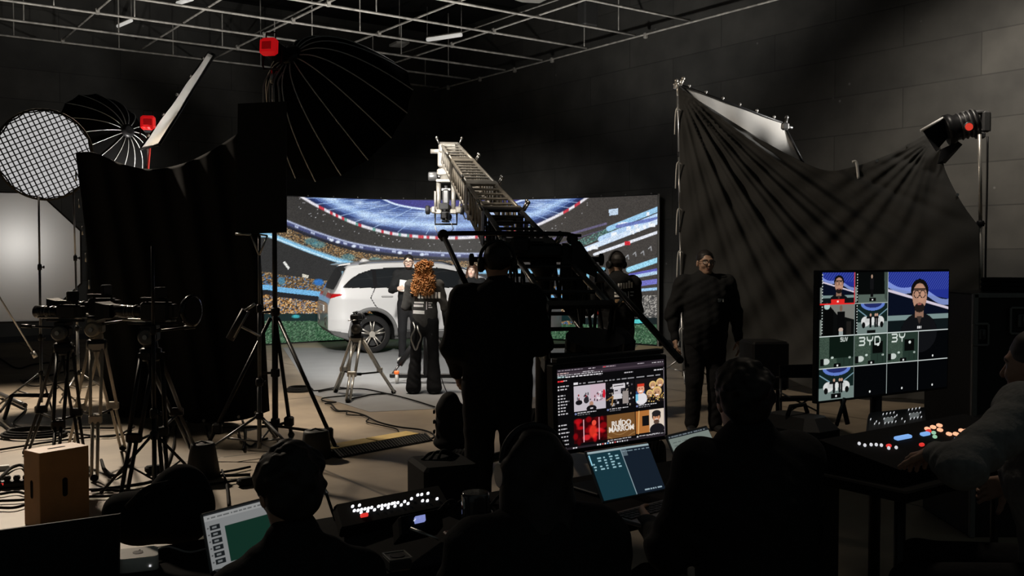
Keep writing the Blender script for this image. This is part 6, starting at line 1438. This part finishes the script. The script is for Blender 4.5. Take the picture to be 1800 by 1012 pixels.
for x in (57, 172, 280): K.ell(x + 5, 166, 4, 4, (120, 130, 170)); K.dashes(x + 12, 163, x + 80, 163, (205, 202, 206), 3); K.dashes(x + 12, 170, x + 55, 170, (120, 118, 122), 2.4)
K.rect(55, 186, 172, 274, (50, 4, 8)); 
for i in range(26): K.ell(random.uniform(58, 168), random.uniform(190, 270), random.uniform(6, 16), random.uniform(6, 14), random.choice([(200, 16, 26), (150, 8, 16), (236, 40, 48), (90, 4, 10), (30, 3, 6)]), .8, 5)
K.ell(126, 206, 8, 10, (230, 80, 60)); K.ell(122, 236, 14, 24, (246, 60, 40), .8, 6); K.rect(88, 190, 90.5, 272, (235, 180, 190)); K.rect(143, 188, 145.5, 270, (226, 150, 160))
K.rect(173, 186, 277, 274, (104, 70, 36)); K.mix((K.X > 173) & (K.X < 277) & (K.Y > 186) & (K.Y < 274) & (np.abs(((K.Y + 12 * np.sin(K.X * .05)) % 22) - 8) < 1.5) & (K.Y > 232), (176, 140, 92), .7); K.mix((K.X > 173) & (K.X < 277) & (K.Y > 186) & (K.Y < 274), (150, 104, 60), .25)
K.rect(280, 186, 388, 270, (206, 160, 112)); K.rect(280, 186, 330, 270, (176, 112, 56)); K.rect(304, 206, 330, 244, (16, 16, 18)); K.line([(292, 186), (288, 270)], 4, (226, 176, 110)); K.rect(332, 186, 388, 270, (222, 206, 190)); K.ell(360, 262, 28, 22, (24, 22, 26)); face(358, 218, 16, (196, 140, 106), (24, 20, 18)); K.ell(358, 234, 11, 9, (60, 40, 30), .8); K.ell(358, 202, 17, 12, (34, 32, 34))
for x in (172, 280): K.ell(x + 5, 281, 3.4, 3.4, (210, 208, 210)); K.dashes(x + 12, 278, x + 90, 276, (190, 186, 190), 3)
K.rect(0, 284, 392, 292, (40, 34, 40)); K.dashes(50, 286, 66, 286, (225, 222, 226), 4)
for i in range(13): K.rect(136 + i * 9, 285.5, 141 + i * 9, 290.5, random.choice([(90, 150, 210), (226, 226, 228), (210, 90, 90), (170, 170, 176), (240, 240, 240)]))
K.dashes(320, 280, 385, 278, (150, 146, 150), 3)
K.rect(389, 30, 392, 284, (120, 112, 120))
TL, TR, BL = V(979, 650, 3.80), V(1167, 631, 4.06), V(982, 793, 3.80)
mon = thing('monitor', 'computer monitor showing a page of video thumbnails, in the middle foreground', 'monitor', R(2.62, 2.95, .8))
_, x, y, n = display(mon, K, TL, TR, BL, .018, .05); c = (TR + BL) / 2
g = MB(); g.box(c - n * .06 + Vector((0, 0, -.16)), (.08, .03, .30), Matrix((x, n, y)).transposed(), .006); bz = R(2.64, 2.98, .805); g.box(Vector((c.x, c.y, .808)) - n * .05, (.26, .2, .016), Matrix.Rotation(ra, 3, 'Z'), .004); g.build('stand', BLKM, mon)
g = MB(); g.box((TL + TR) / 2 + y * .034 - n * .02, ((TR - TL).length * 1.0, .02, .045), Matrix((x, y, n)).transposed(), .004); g.build('hood_edge', BLK, mon)
def pt(u, v): return TL + (TR - TL) * (u / 392) + (BL - TL) * (v / 292) + n * .0015
LETW = glow('letter_glow', (.95, .88, .80), .75)
text_on('title_text', 'RUÍDO', .030, pt(225, 222), x, y, LETW, mon, .0008, 1.05); text_on('title_text', 'MARROM', .030, pt(225, 242), x, y, LETW, mon, .0008, 1.0)
# laptops
def laptop(label, pic, TL, TR, BL, zt, m=mat('laptop_grey', (.12, .12, .12), .4, .6), pm=None):
    TL, TR, BL = Vector(TL), Vector(TR), Vector(BL); t = thing('laptop', label, 'laptop', (BL + TR) / 2, group='open laptops')
    _, x, y, n = display(t, pic, TL, TR, BL, .008, .008, 'lid', m, 'screen', pm); w = (TR - TL).length; hinge = BL + x * w / 2 - y * .01; hinge.z = max(hinge.z, zt + .012)
    f = Vector((n.x, n.y, 0)).normalized(); xx = Vector((x.x, x.y, 0)).normalized(); g = MB(); rm = Matrix((xx, Vector((-xx.y, xx.x, 0)), Vector((0, 0, 1)))).transposed()
    cc = Vector((hinge.x, hinge.y, zt + .009)) + rm @ Vector((0, -.115, 0)); g.box(cc, (w + .016, .22, .014), rm, .005); b = g.build('base', m, t); MATW[b] = Matrix()
    g = MB()
    for i in range(4):
        for j in range(12): g.box(cc + rm @ Vector((-w * .43 + j * w * .078, .075 - i * .022, .009)), (w * .065, .017, .004), rm)
    o = g.build('keyboard', BLK, b); g = MB(); g.box(cc + rm @ Vector((0, -.065, .0085)), (w * .36, .06, .003), rm); g.build('trackpad', m, b)
    return t
K = Pic(150, 106, (22, 52, 62)); K.rect(78, 0, 150, 106, (20, 30, 42)); K.rect(0, 0, 150, 5, (150, 168, 172)); K.rect(77, 5, 78.5, 106, (130, 150, 158)); K.rect(79, 6, 91, 20, (86, 100, 108))
for i in range(6):
    for j in range(5):
        if random.random() < .8: K.rect(4 + j * 14, 9 + i * 6, 4 + j * 14 + random.uniform(3, 9), 11.5 + i * 6, (150, 190, 200))
K.dashes(80, 9, 148, 9, (120, 140, 150), 2); K.rect(0, 8, 3, 30, (150, 210, 230)); K.dashes(100, 98, 146, 98, (150, 170, 180), 3)
laptop('open laptop with a dark teal screen just below the video-page monitor', K, V(1032, 795, 3.62), V(1139, 779, 3.86), V(1062, 880, 3.52), .80)
K = Pic(120, 100, (118, 128, 122)); K.rect(0, 0, 120, 9, (26, 30, 34)); K.dashes(3, 3, 110, 3, (110, 120, 126), 3)
for i in range(9): K.dashes(8, 20 + i * 9, random.uniform(60, 112), 20 + i * 9, (84, 92, 88), 2)
laptop('open laptop with a pale grey page, right of the video-page monitor', K, V(1173, 767, 3.98), V(1243, 750, 4.18), V(1200, 829, 3.92), .80)
K = Pic(160, 116, (150, 152, 152)); K.rect(0, 0, 160, 4, (40, 42, 44)); K.rect(0, 4, 160, 16, (172, 173, 172)); K.dashes(6, 9, 150, 9, (110, 112, 112), 2.5)
for i in range(6): K.rect(8, 26 + i * 14, 26, 36 + i * 14, (30, 34, 36)); K.rect(12, 29 + i * 14, 20, 33 + i * 14, (130, 134, 134)); K.rect(3, 29 + i * 14, 6, 32 + i * 14, (90, 90, 90))
K.rect(34, 34, 136, 108, (22, 56, 44)); K.ell(126, 40, 5, 4, (200, 206, 204)); K.rect(140, 20, 160, 116, (140, 142, 142)); K.dashes(112, 12, 150, 12, (160, 120, 100), 2)
laptop('open laptop with a white page and dark green picture at the lower left', K, V(357, 905, 3.16), V(505, 866, 3.36), V(374, 1003, 3.08), .74, pm=picture_mat('screen_picture_dim', .62))
# black dark monitor and bag at lower left
t = thing('laptop', 'closed-looking dark laptop lid at the lower left corner with its screen off', 'laptop', V(110, 1000, 3.0), group='open laptops')
a, b = V(-60, 940, 2.75), V(210, 903, 3.05); g = MB(); dn = Vector((0, -.03, -.36)); g.hexa([a + dn, b + dn, b + dn + Vector((0, .012, 0)), a + dn + Vector((0, .012, 0)), a, b, b + Vector((0, .012, 0)), a + Vector((0, .012, 0))]); g.build('lid', BLK, t)
bc = V(292, 930, 3.55); t = thing('backpack', 'black backpack lying on the table behind the small silver computer', 'bag', (bc.x, bc.y, .74))
s = Sdf(); s.ell((bc.x - .03, bc.y, .80), (.20, .12, .11), .05).ell((bc.x + .06, bc.y + .02, .86), (.11, .11, .13), .05).ell((bc.x - .12, bc.y, .80), (.09, .10, .07), .04); s.noise = lambda X, Y, Z: .006 * np.sin(25 * X + 12 * Z) + .004 * np.sin(40 * Z + 20 * X)
link('bag_body', np_mesh('bag_body', [s.mesh(.01)], Matrix()), CLOTHK, t)
g = MB(); g.cable([(bc.x - .1, bc.y - .11, .86), (bc.x - .02, bc.y - .13, .93), (bc.x + .06, bc.y - .11, .95)], .012); g.build('strap', RUB, t)
# mini computer
c = V(243, 978, 3.14); c.z = .74; mc = thing('mini_computer', 'small silver desktop computer with a dark fruit mark on its lid', 'computer', c); rm = Matrix.Rotation(ra - .25, 3, 'Z')
g = MB(); pr = []
for k in range(32):
    a = 2 * math.pi * k / 32; e = .26; pr.append((math.copysign(abs(math.cos(a)) ** e, math.cos(a)) * .062, math.copysign(abs(math.sin(a)) ** e, math.sin(a)) * .062))
g.loft([[c + rm @ Vector((x * s_, y_ * s_, z)) for x, y_ in pr] for s_, z in ((.96, .002), (1, .006), (1, .045), (.97, .05))]); g.build('case', mat('silver_case', (.78, .76, .70), .5), mc)
g = MB()
def fruit(u, v): return c + rm @ Vector((u * .017, v * .019, .0506))
outl = []
for k in range(36):
    a = 2 * math.pi * k / 36; r = 1 - .12 * math.exp(-((a - math.pi / 2) / .3) ** 2) - .08 * math.exp(-((a - 1.5 * math.pi) / .25) ** 2); u, v = r * math.cos(a), r * math.sin(a)
    d = math.hypot(u - 1.18, v - .1)
    if d < .5: u, v = 1.18 + (u - 1.18) / d * .5, .1 + (v - .1) / d * .5
    outl.append(fruit(u, v))
g.prism(outl, (0, 0, .0008)); g.prism([fruit(.05, 1.05), fruit(.35, 1.2), fruit(.45, 1.6), fruit(.15, 1.42)], (0, 0, .0008)); g.build('lid_mark', mat('mark_dark', (.03, .03, .03), .3), mc)
g = MB(); g.box(c + rm @ Vector((.035, -.0625, .02)), (.006, .003, .006), rm); g.build('power_light', white, mc)
mb = MB(); mb.cable([c + rm @ Vector((.03, .06, .02)), c + rm @ Vector((.09, .10, .03)), c + rm @ Vector((.16, .07, .012)), c + rm @ Vector((.22, .10, .008))], .004); tag(mb.build('data_cable', mat('pale_cable', (.25, .25, .25), .5)), 'thin pale cable leaving the small silver computer', 'cable')
# switcher panel with lit buttons
TLs, TRs, BLs = V(596, 888, 3.62), V(768, 856, 4.02), V(606, 922, 3.45)
xs_, ys_ = (TRs - TLs).normalized(), (TLs - BLs).normalized(); ns_ = xs_.cross(ys_).normalized(); rmS = Matrix((xs_, ys_, ns_)).transposed()
sw = thing('switcher_panel', 'black control panel with two rows of white lit buttons and one red one', 'control panel', (BLs.x, BLs.y, .74))
g = MB(); cs_ = (TRs + BLs) / 2; g.box(cs_ - ns_ * .02, ((TRs - TLs).length * 1.08, (TLs - BLs).length * 1.25, .04), rmS, .008); g.build('panel_body', MBLK, sw)
def on_s(px, py):
    d = ray(px, py); t_ = (TLs - Vector((0, 0, CAMZ))).dot(ns_) / d.dot(ns_); return Vector((0, 0, CAMZ)) + d * t_
wb = glow('button_white', (.95, .95, 1), 1.2)
for x, y in ((619.5, 891.5), (631.5, 889.5), (622.5, 899), (629, 898.5), (635, 897), (641, 896), (647, 895), (653, 893.5), (634.5, 902), (646, 900), (658, 897.5), (665, 891.5), (671, 890), (677, 889.5), (683, 888), (689, 886.5), (693, 885.5), (699, 885), (671, 895.5), (682, 893.5), (694, 891), (705, 889), (717, 886.5), (711, 883), (723, 878), (734, 871.5), (741, 870.5), (752, 868.5), (742.5, 881.5), (751, 881.5), (768, 878)): button(x, y, 6.2, 4.6, wb, sw, on_s, rmS)
button(640, 907, 17, 9, red, sw, on_s, rmS)
# recorder with small blue display, small white tray, fader sticks
t = thing('recorder', 'small dark recorder with a bright blue display between the panel and the person with headphones', 'recorder', V(736, 915, 3.2))
a, b, d_ = V(715, 903, 3.35), V(765, 893, 3.5), V(718, 940, 3.25); xr = (b - a).normalized(); yr = (a - d_).normalized(); nr = xr.cross(yr).normalized(); rmR = Matrix((xr, yr, nr)).transposed()
g = MB(); g.box((b + d_) / 2 - nr * .025, ((b - a).length * 1.5, (a - d_).length, .05), rmR, .008); g.build('case', MBLK, t)
def on_r(px, py):
    dd = ray(px, py); t_ = (a - Vector((0, 0, CAMZ))).dot(nr) / dd.dot(nr); return Vector((0, 0, CAMZ)) + dd * t_
button(737, 913.5, 30, 17, glow('lcd_blue', (.38, .45, 1), .55), t, on_r, rmR, 'display')
for x, y in ((728, 915), (735, 913.5), (742, 912)): button(x, y, 5, 4, glow('lcd_text', (.75, .8, 1), .7), t, on_r, rmR, 'display_digit')
c = V(698, 950, 3.12); c.z = .745; t = thing('card_reader', 'small pale square box with a dark round opening on the table', 'card reader', c); rm = Matrix.Rotation(ra - .2, 3, 'Z')
g = MB(); g.box(c + Vector((0, 0, .02)), (.075, .085, .04), rm, .006); g.build('box_body', DALU, t)
g = MB()
for sx in (-1, 1): g.box(c + rm @ Vector((sx * .036, 0, .041)), (.005, .085, .004), rm); g.box(c + rm @ Vector((0, sx * .041, .041)), (.075, .005, .004), rm)
g.build('pale_rim', mat('rim_pale', (.35, .33, .29), .4), t)
g = MB(); g.disc(c + Vector((0, 0, .041)), (0, 0, 1), .024, .003, 20); g.build('round_opening', BLK, t)
def stick(label, p, q_, r, m, name='pen'):
    mb = MB(); mb.tube(p, q_, r, r * .7, 8); return tag(mb.build(name, m), label, name.replace('_', ' '), None)
stick('thin metal rod lying slanted beside the recorder', V(722, 928, 3.1), V(772, 948, 3.05), .006, STEEL, 'metal_rod')
stick('short pale strap end lying nearest the person with headphones', V(811, 922, 3.0), V(843, 945, 2.95), .006, STEEL, 'strap')
mb = MB(); mb.box(V(790, 938, 3.02), (.03, .045, .012), rm, .004); tag(mb.build('lighter', mat('dull_red', (.16, .07, .06), .5)), 'small dull red block on the table beside the metal rod', 'lighter')
g = MB(); g.lathe([(.042, 0), (.045, .004), (.045, .10), (.042, .11)], V(836, 925, 3.05), n=20); 
tag(g.build('bottle', mat('clear_dark', (.05, .05, .055), .12, coat=.6)), 'dark glossy bottle standing beside the left elbow of the person with headphones', 'bottle')
# cables and headset clutter behind the table
rnd = random.Random(11)
for k in range(6):
    x0 = 770 + k * 18; mb = MB(); mb.cable([V(x0, 905 + rnd.uniform(-20, 10), 3.5), V(x0 + 25, 880 + rnd.uniform(-12, 8), 3.55), V(x0 + 50, 895 + rnd.uniform(-15, 15), 3.5), V(x0 + 60, 935 + rnd.uniform(-10, 15), 3.4)], .006)
    tag(mb.build('loose_cable', RUB), 'black loose cables tangled on the table left of the person with headphones', 'cable', 'tangled table cables')
# speaker box on the floor ahead
c = V(778, 812, 4.95); zt = c.z; t, rm, c = box_thing('road_case', 'black box-shaped trunk with cables on top, behind the lit button panel', 'case', (c.x, c.y + .05, zt / 2), (.30, .34, zt), ra * .6, mat('trunk_black', (.012, .012, .012), .8), .02)
for k in range(3):
    mb = MB(); mb.cable([V(742 + k * 14, 808, 5.0), V(758 + k * 10, 796 - k * 2, 5.05), V(785 + k * 6, 797, 5.1), V(800 + k * 7, 808, 5.1)], .008); tag(mb.build('patch_cable', RUB), 'black cables looping over the top of the trunk', 'cable', 'cables on the trunk')
# tall rounded case beside the dolly wheel
c = G(792, 792); hb_ = V(792, 686, c.y).z
t = thing('bagged_case', 'tall black rounded case draped with cloth left of the crane operator', 'case', c)
s = Sdf(); s.cone((c.x - .02, c.y, .14), (c.x - .02, c.y, hb_ - .14), .12, .12, .04, (.9, 1, 1)).cone((c.x + .07, c.y, .12), (c.x + .09, c.y, hb_ - .26), .12, .12, .05).ell((c.x, c.y, .07), (.16, .16, .07), .03); s.noise = lambda X, Y, Z: .008 * np.sin(20 * X + 9 * Z + 12 * Y) + .004 * np.sin(45 * Z)
link('case_body', np_mesh('case_body', [s.mesh(.012)], Matrix()), mat('case_cloth', (.016, .016, .016), .8, 0, .3, 20), t)
for k in range(3): g = MB(); g.box((c.x - .145, c.y - .03, .18 + k * .09), (.02, .05, .035), None, .006); g.build('latch', BLK, t)
# floor: cable ramp
r0, r1 = G(597, 806), G(762, 775); d = (r1 - r0); L_ = d.length; rx_ = d.normalized(); ry_ = Vector((-rx_.y, rx_.x, 0)); t = thing('cable_ramp', 'black rubber cable ramp with a yellow lid across the floor', 'cable ramp', r0)
g = MB(); g.loft([[r0 + rx_ * u + ry_ * v + Vector((0, 0, z)) for v, z in ((0, .002), (.10, .05), (.30, .05), (.42, .002))] for u in (0, L_)], True, True, False); g.build('ramp_base', RUB, t)
g = MB()
for i in range(2): u0, u1 = L_ * (.04 + i * .48), L_ * (.5 + i * .47); g.hexa([r0 + rx_ * u + ry_ * v + Vector((0, 0, z)) for z in (.049, .057) for u, v in ((u0, .17), (u1, .17), (u1, .36), (u0, .36))])
g.build('yellow_lid', mat('yellow_lid', (.60, .44, .16), .6, 0, .2, 12), t)
g = MB()
for i in range(34): u = L_ * (i + .5) / 34; g.box(r0 + rx_ * u + ry_ * .06 + Vector((0, 0, .034)), (.02, .11, .02), Matrix((rx_, (ry_ * .1 + Vector((0, 0, .05))).normalized(), rx_.cross((ry_ * .1 + Vector((0, 0, .05))).normalized()))).transposed())
tag(g.build('tread_ribs', mat('rib_dark', (.03, .03, .03), .7), t), kind='stuff')
# floor cables
def fcable(label, pts, r=.009, m=RUB, grp='floor cables', z=None):
    mb = MB(); mb.cable([G(x, y, r + .012) for x, y in pts], r, 6, 6); tag(mb.build('floor_cable', m), label, 'cable', grp)
C7 = lambda pts: [(560 + x / 4.217, 680 + y / 4.217) for x, y in pts]
fcable('black cable running from the silver tripod across the floor to the tall case', C7([(0, 35), (110, 18), (320, 13), (490, 45), (620, 75), (760, 115), (862, 148)]), grp=None)
fcable('black cable winding along the floor from the silver tripod to the cable ramp', C7([(250, 60), (60, 78), (22, 92), (60, 108), (130, 112), (48, 122), (95, 128), (140, 172), (215, 178), (330, 205), (440, 258), (590, 295), (760, 316), (845, 345), (855, 372), (820, 385)]), grp=None)
fcable('thin black cable ending under the yellow lid of the ramp', C7([(90, 150), (130, 178), (205, 183), (215, 205), (340, 212), (372, 232), (358, 258), (480, 286), (575, 310), (600, 340), (640, 362), (700, 377)]), .007, grp=None)
fcable('black cable lying from the silver tripod toward the curly-haired person', C7([(240, 88), (330, 70), (390, 56), (500, 48), (560, 60)]), grp=None)
mb = MB(); cc = G(526, 687)
for k in range(4): mb.path([cc + Vector((.17 * math.cos(a) * (1 - .08 * k), .17 * math.sin(a) * (1 - .08 * k), .015 + .012 * k)) for a in np.linspace(0, 2 * math.pi, 33)], .011, 6)
tag(mb.build('cable_coil', RUB), 'flat coil of black cable on the floor right of the wind-up stand', 'cable coil')
fcable('black cable from the floor coil to the silver tripod', [(545, 686), (560, 686), (590, 681), (612, 682)], grp=None)
left_runs = [[(0, 630), (30, 647), (60, 640), (110, 634), (140, 622)], [(0, 722), (20, 700), (46, 716), (24, 742), (40, 752)], [(0, 742), (22, 756), (48, 750), (80, 757), (130, 752), (200, 752)], [(40, 670), (70, 664), (120, 652), (150, 650)], [(36, 668), (55, 678), (90, 676), (130, 668)], [(0, 790), (50, 782), (90, 776), (160, 768), (240, 762)], [(0, 840), (20, 822), (40, 818), (48, 838), (30, 852)], [(0, 868), (30, 864), (60, 868), (160, 860), (240, 862), (330, 856), (430, 842)], [(0, 880), (40, 878), (80, 872), (180, 872), (260, 864)],
  [(160, 862), (250, 850), (300, 838), (380, 836), (440, 834)], [(270, 842), (300, 824), (330, 836), (400, 828), (440, 820)], [(420, 760), (424, 772), (440, 784), (452, 776), (470, 770)], [(300, 750), (288, 780), (292, 812), (280, 850)], [(310, 748), (306, 778), (298, 806), (284, 838)], [(362, 748), (370, 776), (366, 800)], [(426, 738), (432, 760), (428, 790)], [(0, 892), (24, 892), (48, 886)], [(390, 826), (398, 850), (402, 890)], [(178, 808), (184, 824), (200, 836), (215, 828)], [(90, 752), (150, 764), (200, 766), (236, 750)]]
for i, r in enumerate(left_runs): fcable('black cables strewn over the floor among the tripods at the left', r, .010 if i % 3 else .013)
# power strip and floor clutter left
t = thing('power_strip', 'black power strip with a small red light on the floor left of the wooden box', 'power strip', G(22, 850)); c = G(22, 850, .03); g = MB(); g.box(c, (.30, .09, .05), Matrix.Rotation(.3, 3, 'Z'), .012); g.build('strip_body', BLK, t)
for k in range(4): g = MB(); g.box(c + Matrix.Rotation(.3, 3, 'Z') @ Vector((-.10 + k * .065, 0, .045)), (.045, .05, .04), Matrix.Rotation(.3, 3, 'Z'), .01); g.build('plug', BLK, t)
g = MB(); g.box(c + Vector((-.05, -.055, .01)), (.022, .012, .014)); g.build('red_light', red, t)
g = MB(); g.box(G(6, 822, .02), (.09, .06, .04), Matrix.Rotation(.5, 3, 'Z'), .006); tag(g.build('adapter', WHITEP), 'small white adapter block on the floor at the far left', 'adapter')
mb = MB(); mb.path([G(8, 735, .02), G(20, 696, .30), G(26, 694, .30), G(90, 695, .30)], .022, 8); tag(mb.build('floor_bracket', BLKM), 'bent black tube bracket standing on the floor at the far left', 'bracket')
mb = MB(); mb.tube(G(0, 692, .05), G(44, 712, .05), .028); tag(mb.build('floor_tube', DALU), 'grey tube lying on the floor at the far left behind the bracket', 'tube')
mb = MB(); cc = G(60, 762, .03)
for k in range(3): mb.path([cc + Vector((.30 * math.cos(a) * (1 - .1 * k), .22 * math.sin(a) * (1 - .1 * k), .018 * k)) for a in np.linspace(0, 2 * math.pi, 31)], .014, 6)
tag(mb.build('cable_coil', RUB), 'loose coil of thick black cable on the floor between the left tripods', 'cable coil')
for (x, y, lab) in ((432, 846, 'small black plug lying on the floor left of the thick-haired person'), (270, 824, 'small black power box on the floor behind the nearest tripod')):
    g = MB(); p = G(x, y, .035); g.box(p, (.13, .08, .06), Matrix.Rotation(.6, 3, 'Z'), .015); tag(g.build('plug_box', RUB), lab, 'power box')
# gooseneck behind the thick-haired person
t = thing('desk_microphone', 'thin black gooseneck with a pale tip right of the thick-haired person', 'microphone', (V(586, 905, 3.7).x, 3.7, .74)); g = MB(); g.cable([(V(590, 925, 3.7).x, 3.7, .74), V(583, 895, 3.7), V(574, 868, 3.7)], .006); g.build('gooseneck', BLKM, t); g = MB(); g.tube(V(574, 868, 3.7), V(568, 857, 3.7), .010, .008); g.build('tip', STEEL, t)
# low dolly behind the curly-haired person
t = thing('tripod_dolly', 'low black wheeled tripod base behind the curly-haired person', 'dolly', G(750, 668)); dY = 13.3; q = lambda x, y, d=0: V(x, y, dY + d)
g = MB(); g.box((q(685, 660) + q(815, 660)) / 2, ((q(815, 660) - q(685, 660)).length, .06, .06), None, .01); g.build('cross_bar', BLKM, t)
for x in (691, 812):
    g = MB(); c = G(x, 682); g.lathe([(.03, -.025), (.075, -.02), (.08, 0), (.075, .02), (.03, .025)], Vector((c.x, dY, .09)), (1, 0, 0), 18); g.build('caster', mat('caster_pale', (.45, .43, .40), .5), t); g = MB(); g.box(Vector((c.x, dY - .05, .16)), (.07, .05, .05), None, .01); g.build('orange_brake', ORNG, t)
for (a, b) in (((765, 590), (808, 658)), ((738, 590), (688, 660))):
    g = MB(); p0, p1 = q(*a), q(*b); m_ = p0.lerp(p1, .72); g.tube(p0, m_, .04, .045); lg = g.build('leg', BLKM, t); MATW[lg] = Matrix(); g = MB(); g.tube(m_, p1, .016); g.build('lower_leg', DALU, lg)
g = MB(); g.tube(q(750, 660), q(750, 585), .05); g.lathe([(.05, 0), (.09, .03), (.09, .08), (.05, .1)], q(750, 592), n=16); g.build('column', BLKM, t)
fcable('thin black cable hanging from the curly-haired person to the floor', [(775, 660), (780, 676), (786, 690)], .006, grp=None)
